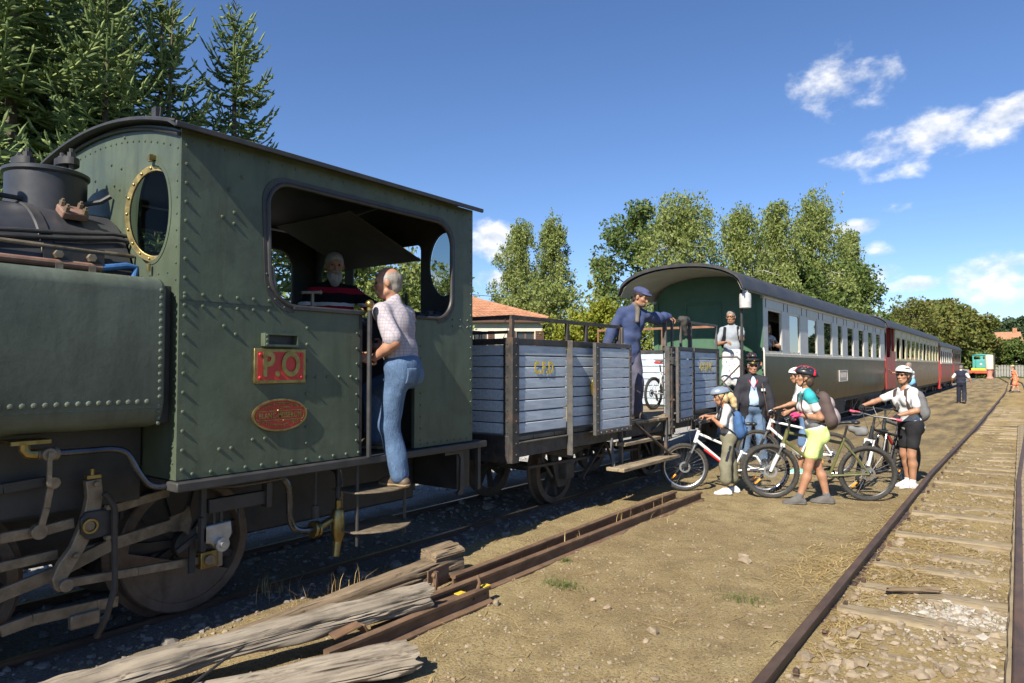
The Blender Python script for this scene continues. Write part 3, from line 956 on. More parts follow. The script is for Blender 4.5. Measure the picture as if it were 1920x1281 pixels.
def old_pile():
    def old_rail(lab, x0, y0, x1, y1, z, tip=False):
        L_ = math.hypot(x1 - x0, y1 - y0)
        t = thing('old_rail', lab, 'rail', (x0, y0, float(ground_z(x0, y0))), math.atan2(-(x1 - x0), y1 - y0), 'old rails lying on the platform')
        rail_mesh('rail_bar', [(0.004 * math.sin(i * .35), L_ * i / 24, z) for i in range(25)], rail_profile(.115, .055, .105), OLDRAIL, t)
        if tip: MB().box((0, L_ - .035, z + .0015), (.05, .075, .006)).build('paint_mark', YPAINT, t, bevel=.002)
        h = MB()
        for k in (.05, .17): h.cyl((-.012, L_ - k, z - .06), (.012, L_ - k, z - .06), .014, n=10)
        h.build('bolt_hole', M('hole_shade', (.012, .01, .009), rough=.9, bump=0), t)  # solid near-black studs; the dark of the holes is put into the colour
        return t
    old_rail('long rusty rail farther from the camera, its end under the dark timber', -3.46, 3.9, -3.52, 8.15, .115)
    old_rail('longest rusty rail running from the timbers towards the girl', -3.29, 3.3, -3.25, 8.3, .118)
    r = old_rail('short rusty rail with a yellow painted end, nearest the camera', -3.10, 2.45, -3.09, 3.86, .118, True)
    b = MB(); b.tube([(0.0, 1.30, .115), (.01, 1.305, .16), (-.004, 1.30, .21)], [.016, .012, .009], 7); b.build('upright_bolt', OLDRAIL, r)
    t = old_rail('rusty rail with yellow mark lying between the long rail and the short one', -3.22, 2.9, -3.20, 3.72, .085, True)
    # timbers
    t1 = thing('old_timber', 'dark split railway timber with a rusty plate, farthest of the three', 'timber', (-3.78, 2.35, 0), 0, 'old timbers in the foreground')
    timber('beam', (0, -.15, .05), (.11, 1.80, .11), .20, .20, 5, BROWNLOG, t1, amp=.012, crack=.03, nl=170, nc=76, sq=4.5, rough_ends=.05, taper=(.5, 1))
    timber('end_block', (.09, 1.53, .215), (.125, 1.80, .225), .19, .09, 6, BROWNLOG, t1, amp=.010, crack=.02, nl=60, nc=60, sq=3.5, rough_ends=.02)
    pl = MB(); pl.box((.245, 1.47, .10), (.012, .26, .15), Matrix.Rotation(rad(6), 3, 'Z')); pb = pl.build('rusty_plate', OLDRAIL, t1, bevel=.003)
    k = MB(); k.cyl((.245, 1.40, .06), (.285, 1.40, .06), .022, n=6); k.cyl((.25, 1.40, .13), (.29, 1.40, .13), .022, n=6); k.tube([(.275, 1.40, .02), (.28, 1.41, .16)], .02, 6); k.build('bolt', OLDRAIL, pb)
    t2 = thing('old_timber', 'long grey weathered log in the middle of the timber pile', 'timber', (-3.68, 1.3, 0), 0, 'old timbers in the foreground')
    timber('log', (-.10, -.3, .10), (.55, 1.98, .19), .165, .16, 15, GREYLOG, t2, amp=.030, crack=.030, nl=210, nc=84, sq=2.2, rough_ends=.05, taper=(1.0, .85), bow=.02)
    t3 = thing('old_timber', 'pale grey log lying nearest the camera at the bottom edge', 'timber', (-3.35, 1.7, 0), 0, 'old timbers in the foreground')
    timber('log', (-.16, -.45, .06), (.64, 1.02, .09), .215, .15, 25, GREYLOG, t3, amp=.030, crack=.030, nl=190, nc=84, sq=2.3, rough_ends=.07, taper=(.85, 1.0))
    rk = thing('iron_strap', 'rusty iron strap end sticking out between the grey logs', 'iron strap', (-3.22, 2.58, .10))
    s = MB(); s.bar((0, 0, .02), (.05, .16, .06), .10, .012); s.bar((.05, .16, .06), (.05, .2, .0), .10, .012); s.build('strap', OLDRAIL, rk, bevel=.003)
    wr = MB(); wr.tube([(-3.34, 2.10, .19), (-3.28, 1.95, .185), (-3.19, 1.72, .16), (-3.12, 1.55, .05)], .007, 6)
    tag(wr.build('iron_rod', M('black_iron', (.02, .018, .017), (.045, .04, .036), rough=.7), None), 'thin dark iron rod lying across the nearest log', 'rod')
    st = timber('wood_stick', (-.83, 5.75, .03), (-.52, 5.95, .035), .05, .035, 33, BROWNLOG, None, amp=.008, crack=.01, nl=50, nc=20)
    tag(st, 'short brown stick lying between the right rails', 'stick')


old_pile()

# ------------------------------------------------------------------ plates with holes
from mathutils.geometry import tessellate_polygon


def plate(mb, outer, holes, to3, th):
    """outer/holes: 2D loops; to3(a,b)->3D point; th: thickness vector"""
    loops = [outer] + list(holes)
    tris = tessellate_polygon([[Vector((p[0], p[1], 0)) for p in l] for l in loops])
    flat = [p for l in loops for p in l]
    n = len(flat); th = Vector(th)
    vs = [Vector(to3(*p)) for p in flat]; vs = vs + [v + th for v in vs]
    fs = [tuple(t) for t in tris] + [tuple(i + n for i in t[::-1]) for t in tris]
    s = 0
    for l in loops:
        m = len(l)
        fs += [(s + i, s + (i + 1) % m, n + s + (i + 1) % m, n + s + i) for i in range(m)]
        s += m
    return mb.add(vs, fs)


def rebase(root):
    """children were modelled in world coordinates: bring their meshes into the root's frame"""
    inv = root.matrix_basis.inverted() if False else (Matrix.Translation(root.location) @ Matrix.Rotation(root.rotation_euler[2], 4, 'Z')).inverted()
    seen = set()
    def rec(o):
        for c in o.children:
            if c.type == 'MESH' and c.data.name not in seen:
                seen.add(c.data.name); c.data.transform(inv)
            rec(c)
    rec(root)


def oval(cx_, cz_, rx, rz, n=40, p=2.0):
    return [(cx_ + rx * math.copysign(abs(math.cos(t)) ** (2 / p), math.cos(t)), cz_ + rz * math.copysign(abs(math.sin(t)) ** (2 / p), math.sin(t))) for t in [2 * math.pi * i / n for i in range(n)]]


def green_paint(name, c1, c2, rough=.42, streak=.55):
    m, nt, b = newmat(name)
    n = _noise(nt, 3.2, 8, .62); st = _noise(nt, 9, 7, .65, 'Object', (1, 1, .12)); fine = _noise(nt, 45, 4, .6); dirt = _noise(nt, 2.1, 9, .7, 'Object', None, .5, (4, 8, 1))
    col = _ramp(nt, n, [(.3, c1), (.7, c2)])
    col = _mix(nt, _ramp(nt, st, [(.48, 0.0), (.7, streak)]), col, tuple(x * .55 for x in c1))
    col = _mix(nt, _ramp(nt, dirt, [(.52, 0.0), (.68, .65)]), col, (.055, .058, .035))
    sc = _noise(nt, 30, 6, .75, 'Object', (1, .25, 1.6), 1.0, (1, 2, 3))
    col = _mix(nt, _ramp(nt, sc, [(.66, 0.0), (.72, .35)]), col, tuple(min(1, x * 1.7 + .03) for x in c2))
    nt.links.new(col, b.inputs['Base Color'])
    nt.links.new(_ramp(nt, n, [(.2, rough - .1), (.8, rough + .14)]), b.inputs['Roughness'])
    b.inputs['Specular IOR Level'].default_value = .42
    _bump(nt, b, _math(nt, 'ADD', _math(nt, 'MULTIPLY', n, 2.0), _math(nt, 'MULTIPLY', fine, .12)), .25, .012)
    return m


GREEN = green_paint('loco_green_paint', (.064, .082, .056), (.092, .116, .078))
TANKG = green_paint('tank_green_paint', (.066, .082, .066), (.112, .134, .106), .48, .45)
BLACK = M('black_paint', (.024, .024, .025), (.048, .046, .046), scale=7, rough=.5, bump=.12, bscale=40, c3=(.06, .05, .042), s3=3, amt3=.5)
BOILER = M('boiler_black', (.030, .031, .036), (.048, .048, .053), scale=5, rough=.40, bump=.08, bscale=30, c3=(.06, .055, .05), s3=4, amt3=.4)
CABIN = M('cab_interior_dark', (.032, .032, .032), (.055, .053, .05), scale=5, rough=.75, bump=.1)
STEEL = M('oiled_steel', (.17, .135, .095), (.30, .24, .17), scale=14, rough=.45, metal=.35, bump=.2, bscale=60, c3=(.05, .035, .022), s3=6, amt3=.7)
TYRE = M('wheel_rim_steel', (.11, .080, .060), (.185, .14, .105), scale=8, rough=.6, metal=.4, bump=.2, c3=(.04, .03, .025), s3=5, amt3=.6)
PIPE = M('pipe_dark_steel', (.075, .080, .095), (.13, .135, .15), scale=10, rough=.25, metal=.85, bump=.06)
BLUEP = M('pipe_blue', (.03, .10, .27), (.06, .16, .36), scale=12, rough=.4, bump=.1)
BRASS = M('brass', (.25, .185, .07), (.42, .32, .13), scale=18, rough=.38, metal=.9, bump=.15, c3=(.16, .12, .05), s3=8, amt3=.6)
SILVER = M('aluminium_cast', (.38, .38, .38), (.52, .52, .52), scale=20, rough=.45, metal=.8, bump=.25)
REDP = M('plate_red', (.44, .030, .024), (.55, .045, .035), scale=9, rough=.45, bump=.1)
RUSTRED = M('rust_red_flange', (.16, .085, .062), (.24, .14, .105), scale=14, rough=.75, bump=.3)
COAL = M('coal', (.03, .03, .032), (.09, .09, .095), scale=12, rough=.5, bump=.4)
GLASSD = None


def glass_mat(name, tint=(.55, .6, .58), refl=.10, ior=1.55):
    m = bpy.data.materials.new(name); m.use_nodes = True; nt = m.node_tree; N, L = nt.nodes, nt.links
    N.remove(N['Principled BSDF'])
    g = N.new('ShaderNodeBsdfGlossy'); g.inputs['Roughness'].default_value = .015; t = N.new('ShaderNodeBsdfTransparent'); t.inputs['Color'].default_value = (*tint, 1)
    f = N.new('ShaderNodeFresnel'); f.inputs['IOR'].default_value = ior
    a = _math(nt, 'ADD', f.outputs[0], refl, True)
    mx = N.new('ShaderNodeMixShader'); L.new(a, mx.inputs[0]); L.new(t.outputs[0], mx.inputs[1]); L.new(g.outputs[0], mx.inputs[2])
    L.new(mx.outputs[0], N['Material Output'].inputs[0])
    return m


GLASS = glass_mat('window_glass', (.62, .66, .64), .0, 1.18)
XS, XF, XC = -4.02, -6.32, -5.17


def build_loco():
    R_ = thing('steam_locomotive', 'dark green riveted steam locomotive with open cab and red number plate', 'locomotive', (XC, 3.4, 0))
    P = lambda mb, name, mat, parent=None, **k: mb.build(name, mat, parent or R_, **k)
    # ---------------- cab side plates
    y0, y1, z0, z1 = 2.07, 4.79, 1.0, 3.108
    wy0, wy1, wz0, wz1 = 2.66, 4.50, 2.085, 2.925
    def corner(cy_, cz_, r, a0, a1, n=8): return [(cy_ + r * math.cos(rad(a0 + (a1 - a0) * i / n)), cz_ + r * math.sin(rad(a0 + (a1 - a0) * i / n))) for i in range(n + 1)]
    ring = corner(wy0 + .24, wz0 + .22, .22, 270, 180) + corner(wy0 + .17, wz1 - .17, .17, 180, 90) + corner(wy1 - .20, wz1 - .20, .20, 90, 0) + corner(wy1 - .20, wz0 + .20, .20, 0, -90)
    outline = [(y0, z0), (3.48, z0), (3.48, wz0)] + ring + [(4.05, wz0 + .002), (4.05, z0), (y1, z0), (y1, z1), (y0, z1)]
    for x, d in ((XS, -.012), (XF, .012)):
        b = MB(); plate(b, outline, [], lambda a, c, x=x: (x, a, c), (d, 0, 0)); P(b, 'cab_side', GREEN, smooth=0)
        fr = MB()
        pts = [(3.48, wz0)] + ring + [(4.05, wz0)]
        fr.tube([(x - d * .3, a, c) for a, c in pts], .016, 8)
        P(fr, 'window_beading', BLACK)
    b = MB()
    for a, c in zip(ring, ring[1:]): b.bar((XS + .003, (a[0]) - 0, a[1]), (XS + .003, c[0], c[1]), .075, .008, up=(1, 0, 0))
    # flat dark surround plate (ring strip) set proud of the side
    cyc, czc = (wy0 + wy1) / 2, (wz0 + wz1) / 2
    out2 = [(a + (a - cyc) * .045 , c + (c - czc) * .10) for a, c in ring]
    b = MB(); n = len(ring)
    vs = [(XS + .0, a, c) for a, c in ring] + [(XS, a, c) for a, c in out2] + [(XS + .006, a, c) for a, c in ring] + [(XS + .006, a, c) for a, c in out2]
    fs = []
    for i in range(n - 1):
        fs += [(2 * n + i, 2 * n + i + 1, 3 * n + i + 1, 3 * n + i), (n + i, n + i + 1, 3 * n + i + 1, 3 * n + i), (i, i + 1, 2 * n + i + 1, 2 * n + i)]
    b.add(vs, fs); P(b, 'window_surround', BLACK, smooth=20)
    # sill strip by the door and doorway edges
    P(MB().bx(XS - .02, XS + .02, 2.86, 3.50, wz0 - .02, wz0 + .008), 'door_sill', BLACK, bevel=.004)
    P(MB().bx(XS - .03, XS + .004, 3.455, 3.484, z0, wz0 - .021), 'door_edge', BLACK)
    P(MB().bx(XS - .03, XS + .004, 4.046, 4.062, z0, wz0), 'door_edge', GREEN)
    # upper plate seam
    P(MB().bx(XS, XS + .004, y0, 2.72, 2.074, 2.078), 'plate_seam', BLACK)
    # ---------------- cab front and rear walls
    arch = [(XC + a * 1.15, 3.10 + .195 * (1 - a * a)) for a in np.linspace(1, -1, 25)]
    wall = [(XF + .013, z0), (XS - .013, z0)] + [(min(max(x, XF + .013), XS - .013), z) for x, z in arch]
    rearhole = rrect(-5.66, -4.66, 2.12, 2.86, .06, 4)
    for y, d in ((y0, .012), (y1 - .012, .012)):
        b = MB(); plate(b, wall, [oval(-4.35, 2.64, .205, .305), oval(-5.99, 2.64, .205, .305)] + ([rearhole] if y != y0 else []), lambda a, c, y=y: (a, y, c), (0, d, 0)); P(b, 'cab_front' if y == y0 else 'cab_rear', GREEN, smooth=0)
        for cx_ in (-4.35, -5.99):
            if y != y0:
                b = MB(); plate(b, oval(cx_, 2.64, .20, .30), [], lambda a, c, y=y: (a, y + .02, c), (0, .004, 0)); P(b, 'window_pane', GLASS)
            b = MB(); b.strip([(a, y - .004, c) for a, c in oval(cx_, 2.64, .225, .325)], [(a, y - .004, c) for a, c in oval(cx_, 2.64, .20, .30)], (0, .02, 0)); P(b, 'window_rim', GREEN)
    # dark sheets added inside the walls so the cab interior looks darker
    for x, d in ((XS - .016, -.004), (XF + .016, .004)):
        b = MB(); plate(b, outline, [], lambda a, c, x=x: (x, min(max(a, y0 + .02), y1 - .02), c), (d, 0, 0)); P(b, 'cab_dark_sheet', CABIN, smooth=0)
    w2 = [(min(max(x, XF + .02), XS - .02), z - .004) for x, z in wall]
    for y in (y0 + .016, y1 - .020):
        b = MB(); plate(b, w2, [oval(-4.35, 2.64, .205, .305), oval(-5.99, 2.64, .205, .305)] + ([rearhole] if y > 3 else []), lambda a, c, y=y: (a, y, c), (0, .004, 0)); P(b, 'cab_dark_sheet', CABIN, smooth=0)
    # open brass spectacle window turned on its upright pivots
    for cx_, ang in ((-4.35, 28), (-5.99, 5)):
        m3 = Matrix.Rotation(rad(ang), 3, 'Z'); c3 = Vector((cx_, y0 + .008, 2.64))
        tr = lambda a, c, off=0: c3 + m3 @ Vector((a, off, c))
        b = MB(); b.strip([tr(a, c) for a, c in oval(0, 0, .215, .312)], [tr(a, c) for a, c in oval(0, 0, .178, .270)], m3 @ Vector((0, .016, 0)))
        ringo = P(b, 'spectacle_frame', BRASS, bevel=.003)
        bb = MB()
        for k in range(18): a, c = oval(0, 0, .197, .291, 18)[k]; bb.dome(tr(a, c, -.001), m3 @ Vector((0, -1, 0)), .009, 6)
        P(bb, 'frame_screws', BRASS, ringo)
        g = MB(); plate(g, oval(0, 0, .18, .272), [], lambda a, c: tr(a, c, .005), m3 @ Vector((0, .004, 0))); P(g, 'spectacle_glass', GLASS, ringo)
        pv = MB(); pv.cyl((cx_, y0 - .025, 2.96), (cx_, y0 - .025, 3.005), .016, n=8); pv.cyl((cx_, y0 - .025, 2.315), (cx_, y0 - .025, 2.27), .012, n=8); pv.box((cx_, y0 - .02, 2.985), (.04, .04, .03)); pv.each('pivot', BRASS, R_)
    # ---------------- roof
    def roof_curve(rise, ext, n=28):
        s = []
        for a in np.linspace(1, -1, n): s.append((XC + a * (1.15 + ext), 3.105 + rise * (1 - a * a)))
        return s
    rc = roof_curve(.195, .075)
    b = MB(); n = len(rc)
    yr0, yr1 = 1.99, 4.835
    vs = []
    for y in (yr0, yr1):
        for dz in (0, .016): vs += [(x, y, z + dz - (.02 if (i == 0 or i == n - 1) else 0)) for i, (x, z) in enumerate(rc)]
    fs = []
    for i in range(n - 1):
        fs += [(i, i + 1, 2 * n + i + 1, 2 * n + i), (n + i, 3 * n + i, 3 * n + i + 1, n + i + 1), (i, n + i, n + i + 1, i + 1), (2 * n + i, 2 * n + i + 1, 3 * n + i + 1, 3 * n + i)]
    fs += [(0, 2 * n, 3 * n, n), (n - 1, 2 * n - 1, 4 * n - 1, 3 * n - 1)]
    b.add(vs, fs); P(b, 'roof', BLACK, smooth=40)
    g = MB()
    for sx in (1, -1):
        xe = XC + sx * 1.235
        g.bx(xe - .010, xe + .010, yr0, yr1, 3.085, 3.118)
    g.each('roof_gutter', BLACK, R_, bevel=.004)
    # raised rain strip curving at the front corner
    g = MB(); g.tube([(XC + a * 1.22, yr0 + .02, 3.12 + .195 * (1 - a * a)) for a in np.linspace(.98, -.98, 30)], .012, 6); P(g, 'roof_front_bead', BLACK)
    # angle iron along the inside top of the front wall
    g = MB(); g.tube([(XC + a * 1.14, y0 - .012, 3.075 + .195 * (1 - a * a)) for a in np.linspace(1, -1, 30)], .013, 6); P(g, 'roof_angle', BLACK)
    # ---------------- whistle on the roof
    w = MB(); w.lathe([(.02, -.02), (.055, 0), (.06, .02), (.045, .05), (.018, .075), (.015, .09)], (-4.83, 2.30, 3.28), n=16); wo = P(w, 'whistle_base', BRASS)
    w = MB(); w.cyl((-4.83, 2.30, 3.36), (-4.83, 2.30, 3.41), .035, n=12); w.box((-4.83, 2.30, 3.44), (.06, .03, .10)); w.bar((-4.80, 2.31, 3.30), (-4.77, 2.31, 3.48), .012); P(w, 'whistle', BLACK, wo)
    # ---------------- cab floor, inside back panels, bunker and coal, sloping sheet under the roof
    P(MB().bx(XF + .02, XS - .02, y0 + .02, y1 - .02, .94, .985), 'cab_floor', CABIN)
    P(MB().bx(XF + .03, -5.6, 2.12, 2.9, 1.0, 2.0), 'inside_bench', CABIN)
    P(MB().bx(XF + .03, XS - .1, 4.30, 4.34, 1.0, 2.05), 'bunker_front', CABIN)
    P(MB().bx(XC - .55, XC + .55, 2.10, 2.55, 1.0, 2.45), 'firebox_backhead', BLACK, bevel=.05)
    P(MB().bar((-5.16, 4.74, 2.70), (-5.16, 3.86, 3.02), 1.06, .012), 'sloping_sheet', M('sheet_grey', (.05, .05, .05), (.075, .075, .075), rough=.7))
    cb = MB(); r_ = random.Random(3)
    P(MB().bx(XF + .05, XS - .05, 4.34, 4.76, 1.5, 2.06), 'coal_bunker', CABIN)
    for k in range(120):
        c = Vector((r_.uniform(XF + .1, XS - .08), r_.uniform(4.36, 4.74), 2.06 + r_.uniform(0, .09)))
        cb.ball(c, r_.uniform(.025, .06), 6, 4, (r_.uniform(.7, 1.3), r_.uniform(.7, 1.3), r_.uniform(.6, 1)))
    tag(P(cb, 'coal', COAL, smooth=0), kind='stuff')
    # levers and taps seen through the opening
    lv = MB(); lv.cyl((-4.30, 2.95, 1.9), (-4.32, 2.90, 2.40), .017, n=10); P(lv, 'brake_column', STEEL)
    lv = MB(); lv.cyl((-4.25, 3.20, 1.95), (-4.25, 3.20, 2.22), .013, n=8); lv.cyl((-4.25, 3.10, 2.22), (-4.25, 3.26, 2.235), .012, n=8); lv.ball((-4.25, 3.27, 2.235), .018, 8, 6); P(lv, 'regulator_tap', STEEL)
    lv = MB(); lv.cyl((-4.5, 2.75, 1.95), (-4.5, 2.75, 2.20), .012, n=8); lv.cyl((-4.5, 2.65, 2.2), (-4.5, 2.95, 2.2), .012, n=8); P(lv, 'injector_tap', BRASS)
    P(MB().bx(-4.42, -4.30, 4.15, 4.40, 2.14, 2.16).bar((-4.36, 4.28, 2.16), (-4.36, 4.28, 2.32), .02), 'bunker_handle', BLACK)
    # ---------------- running plate, steps, handrail
    P(MB().bx(XS - .10, XS + .055, y0 - .02, 4.94, .935, .992), 'running_plate', BLACK, bevel=.008)
    b = MB(); pts = [(4.42, .935), (4.62, .935), (4.665, .90), (4.68, .60), (4.66, .54), (4.60, .53), (4.585, .56), (4.62, .58), (4.63, .86), (4.60, .90), (4.42, .90)]
    b.prism([(XS - .02, a, c) for a, c in pts], (.025, 0, 0)); b.bx(XS - .02, XS + .01, 4.86, 4.90, .55, .935); P(b, 'rear_bracket', BLACK)
    for zz, yy0, yy1, xo in ((.735, 3.40, 3.99, .14), (.44, 3.40, 3.99, .16)):
        b = MB(); pts = [(XS - .25, yy0), (XS - .25, yy1), (XS + .02, yy1)] + [(XS + .02 + xo * math.sin(math.pi * t) ** .8, yy1 + (yy0 - yy1) * t) for t in np.linspace(.08, .92, 12)] + [(XS + .02, yy0)]
        b.prism([(a, c, zz - .012) for a, c in pts], (0, 0, .012)); P(b, 'step', STEEL, bevel=.002)
    b = MB()
    for yy in (3.45, 3.94): b.cyl((XS + .0, yy, .94), (XS + .0, yy, .33), .012, n=8)
    b.each('step_hanger', BLACK, R_)
    b = MB(); b.cyl((XS + .05, 3.515, .99), (XS + .05, 3.515, 2.105), .019, n=12); hr = P(b, 'handrail', BLACK)
    b = MB(); b.ball((XS + .05, 3.515, 2.15), .033, 14, 10); b.lathe([(.022, 0), (.022, .02), (.014, .03)], (XS + .05, 3.515, 2.10), n=12); P(b, 'brass_knob', BRASS, hr)
    # ---------------- rivets
    rv = MB(); X1 = Vector((1, 0, 0)); r0 = .0125
    z = 1.06
    while z < 3.05: rv.dome((XS, y0 + .035, z), X1, r0); z += .115
    for yy in np.arange(y0 + .035, 2.72, .115):
        rv.dome((XS, yy, 2.115), X1, r0); rv.dome((XS, yy, 2.045), X1, r0)
    for yy in np.arange(4.52, 4.77, .1): rv.dome((XS, yy, 2.09), X1, r0 * .8); rv.dome((XS, yy, 2.03), X1, r0 * .8)
    for yy in np.arange(y0 + .10, 3.46, .117): rv.dome((XS, yy, 1.028), X1, r0)
    for zz in np.arange(1.14, 2.0, .115): rv.dome((XS, 2.985, zz), X1, r0); rv.dome((XS, 3.435, zz - .02), X1, r0 * .85)
    for yy in (3.06, 3.16, 3.27, 3.38): rv.dome((XS, yy, 1.60), X1, r0)
    for zz in np.arange(1.06, 3.04, .098): rv.dome((XS, 4.765, zz), X1, r0 * .7)
    for zz in np.arange(1.06, 1.9, .098): rv.dome((XS, 4.12, zz), X1, r0 * .7)
    for yy in np.arange(4.12, 4.76, .085): rv.dome((XS, yy, 1.03), X1, r0 * .7)
    for yy in np.arange(2.14, 4.76, .105): rv.dome((XS, yy, 3.045), X1, r0 * .7)
    for a, c in ring[::2]: rv.dome((XS + .006, a + (a - cyc) * .028, c + (c - czc) * .06), X1, .007)
    for yy, zz in ((2.34, 2.62), (2.42, 2.66), (2.42, 2.59), (2.38, 2.80), (2.36, 1.93), (2.57, 1.20), (2.66, 1.20), (2.34, 1.16), (2.42, 1.16), (2.47, 2.90), (2.44, 1.88)): rv.dome((XS, yy, zz), X1, r0 * 1.05)
    Y1 = Vector((0, -1, 0))
    for zz in np.arange(1.1, 3.05, .10): rv.dome((XS - .04, y0, zz), Y1, .009)
    for xx in np.arange(-4.6, -4.1, .11): rv.dome((xx, y0, 2.25), Y1, .008)
    for xx, zz in ((-4.95, 3.05), (-5.2, 2.98), (-4.90, 2.90), (-4.72, 2.80), (-4.70, 2.70), (-4.76, 3.2), (-4.80, 3.0), (-4.82, 2.86)): rv.dome((xx, y0, zz), Y1, .012)
    for a in np.linspace(.9, -.9, 26): rv.dome((XC + a * 1.13, y0, 3.0 + .195 * (1 - a * a)), Y1, .009)
    tag(P(rv, 'rivets', GREEN), kind='stuff')
    # ---------------- plates
    def up(y, z, x=XS): return (x, y, z)
    ya, yb, za, zb = 2.565, 2.965, 1.562, 1.795
    f = MB(); f.bx(XS, XS + .018, ya, yb, za, zb); po = P(f, 'number_plate', BRASS, bevel=.004)
    f = MB(); f.bx(XS + .0181, XS + .0195, ya + .022, yb - .022, za + .022, zb - .022); P(f, 'plate_field', REDP, po)
    f = MB()
    for a, c in ((ya + .04, za + .04), (yb - .04, za + .04), (ya + .04, zb - .04), (yb - .04, zb - .04)): f.dome((XS + .0195, a, c), X1, .011, 8)
    P(f, 'plate_bolts', REDP, po)
    text_obj('plate_lettering', 'P.O', .225, BRASS, po, (XS + .021, (ya + yb) / 2, (za + zb) / 2 + .004), (0, 1, 0), (0, 0, 1), .006, sx=.80, bold=.007, spacing=1.08)
    oc, oz, orx, orz = 2.767, 1.350, .207, .105
    f = MB(); f.prism([(XS, a, c) for a, c in oval(oc, oz, orx, orz)], (.014, 0, 0)); ov = P(f, 'builder_plate', REDP, smooth=40)
    f = MB(); f.strip([(XS + .004, a, c) for a, c in oval(oc, oz, orx + .004, orz + .004)], [(XS + .004, a, c) for a, c in oval(oc, oz, orx - .008, orz - .008)], (.016, 0, 0)); P(f, 'plate_rim', BRASS, ov)
    f = MB()
    yl, yr, zl, zu = oc - .165, oc + .165, oz - .032, oz + .028
    for a, c, a2, c2 in ((yl, zu, yr, zu), (yl, zl, yr, zl)): f.bar((XS + .016, a, c), (XS + .016, a2, c2), .005, .005)
    for k in (-1, 1): f.tube([(XS + .016, oc + k * .165 + k * .022 * math.sin(t), oz - .002 + .03 * math.cos(t)) for t in np.linspace(0, math.pi, 9)], .003, 5)
    for c in (zu, zl): f.tube([(XS + .016, oc + .022 * math.cos(t), c + (.014 if c > oz else -.014) * math.sin(t)) for t in np.linspace(0, math.pi, 9)], .003, 5)
    for a, c in ((oc - .168, oz + .05), (oc + .168, oz + .05), (oc - .168, oz - .05), (oc + .168, oz - .05)): f.dome((XS + .014, a, c), X1, .007, 7)
    P(f, 'plate_border', BRASS, ov)
    text_obj('plate_lettering', 'BLANC-MISSERON', .052, BRASS, ov, (XS + .016, oc, oz - .003), (0, 1, 0), (0, 0, 1), .003, sx=.78, bold=.0009)
    def arc_text(s, cz, span, size, zc, dy=0.0):
        n = len(s)
        for i, ch in enumerate(s):
            if ch == ' ': continue
            t = (i / (n - 1) - .5) * span; q = t + dy
            text_obj('plate_lettering', ch, size, BRASS, ov, (XS + .016, oc + q, zc - q * q * cz), (0, 1, -2 * q * cz), (0, 2 * q * cz, 1), .0025, sx=.72, bold=.0004)
    arc_text('ATELIERS DE CONSTRUCTION DU NORD', 1.3, .27, .022, oz + .076)
    arc_text('DE LA FRANCE', 1.0, .14, .015, oz + .050)
    arc_text('N°337', -1.4, .062, .030, oz - .069, -.108)
    arc_text('CRESPIN-NORD', -1.0, .115, .021, oz - .068)
    arc_text('1906', -1.4, .052, .036, oz - .067, .108)
    f = MB(); f.strip([up(a, c) for a, c in rrect(2.622, 2.886, 1.808, 1.897, .006, 2)], [up(a, c) for a, c in rrect(2.650, 2.870, 1.822, 1.885, .004, 2)], (.05, 0, 0)); lb = P(f, 'lamp_bracket', GREEN)
    f = MB(); f.bx(XS + .0005, XS + .003, 2.65, 2.87, 1.822, 1.885); P(f, 'bracket_slot', BLACK, lb)
    f = MB()
    for c in (1.822, 1.852, 1.882): f.dome((XS + .05, 2.636, c), X1, .009)
    P(f, 'bracket_rivets', GREEN, lb)
    # ---------------- side tanks
    for sx in (1, -1):
        xo = XC + sx * 1.135; xi = XC + sx * .62
        sec = [(xi, 2.20)] + [(xo - sx * (.085 - .085 * math.sin(rad(t))), 2.20 - .085 + .085 * math.cos(rad(t))) for t in (0, 20, 40, 60, 80, 90)] + [(xo, 1.47)] + [(xo - sx * (.012 + (.12 - .12 * math.cos(rad(t)))), 1.42 - .10 * math.sin(rad(t)) / 1) for t in (0, 30, 60, 90)] + [(xi, 1.31)]
        b = MB(); b.prism([(x, -1.2, z) for x, z in sec], (0, 3.21, 0)); tk = P(b, 'side_tank', TANKG, smooth=50, bevel=.03, seg=3)
        rv = MB(); xn = Vector((sx, 0, 0))
        for zz in np.arange(1.50, 2.15, .0445): rv.dome((xo, 1.975, zz), xn, .0135, 8)
        for zz in (1.345, 1.375, 1.415, 1.45): rv.dome((xo - sx * .012, 1.972, zz), xn, .0125, 8)
        for yy in np.arange(-.8, 1.94, .051): rv.dome((xo, yy, 1.475), xn, .0155, 8)
        tag(P(rv, 'tank_rivets', TANKG, tk), kind='stuff')
        P(MB().bx(xo - sx * .012 - .0, xo - sx * .004, -1.15, 1.99, 1.435, 1.455), 'tank_lap', TANKG, tk)
    P(MB().bx(XC + .62, XC + 1.06, 1.985, 2.066, 1.34, 2.16), 'tank_gap_plate', BLACK)
    # ---------------- boiler, dome and fittings
    b = MB(); b.lathe([(.60, 0), (.62, .02), (.62, 3.25), (.60, 3.26)], (XC, -1.2, 2.10), (0, 1, 0), n=48); P(b, 'boiler', BOILER, smooth=40)
    b = MB()
    for yy in (1.55, .6, -.4): b.lathe([(.622, 0), (.632, .008), (.632, .06), (.622, .068)], (XC, yy, 2.10), (0, 1, 0), n=48, closed=True)
    b.each('boiler_band', BLACK, R_, smooth=40)
    b = MB(); b.lathe([(.245, -.1), (.232, .02), (.232, .30), (.248, .315), (.248, .335), (.228, .345), (.05, .36)], (XC, 1.76, 2.62), n=36); dm = P(b, 'dome', BOILER, smooth=40)
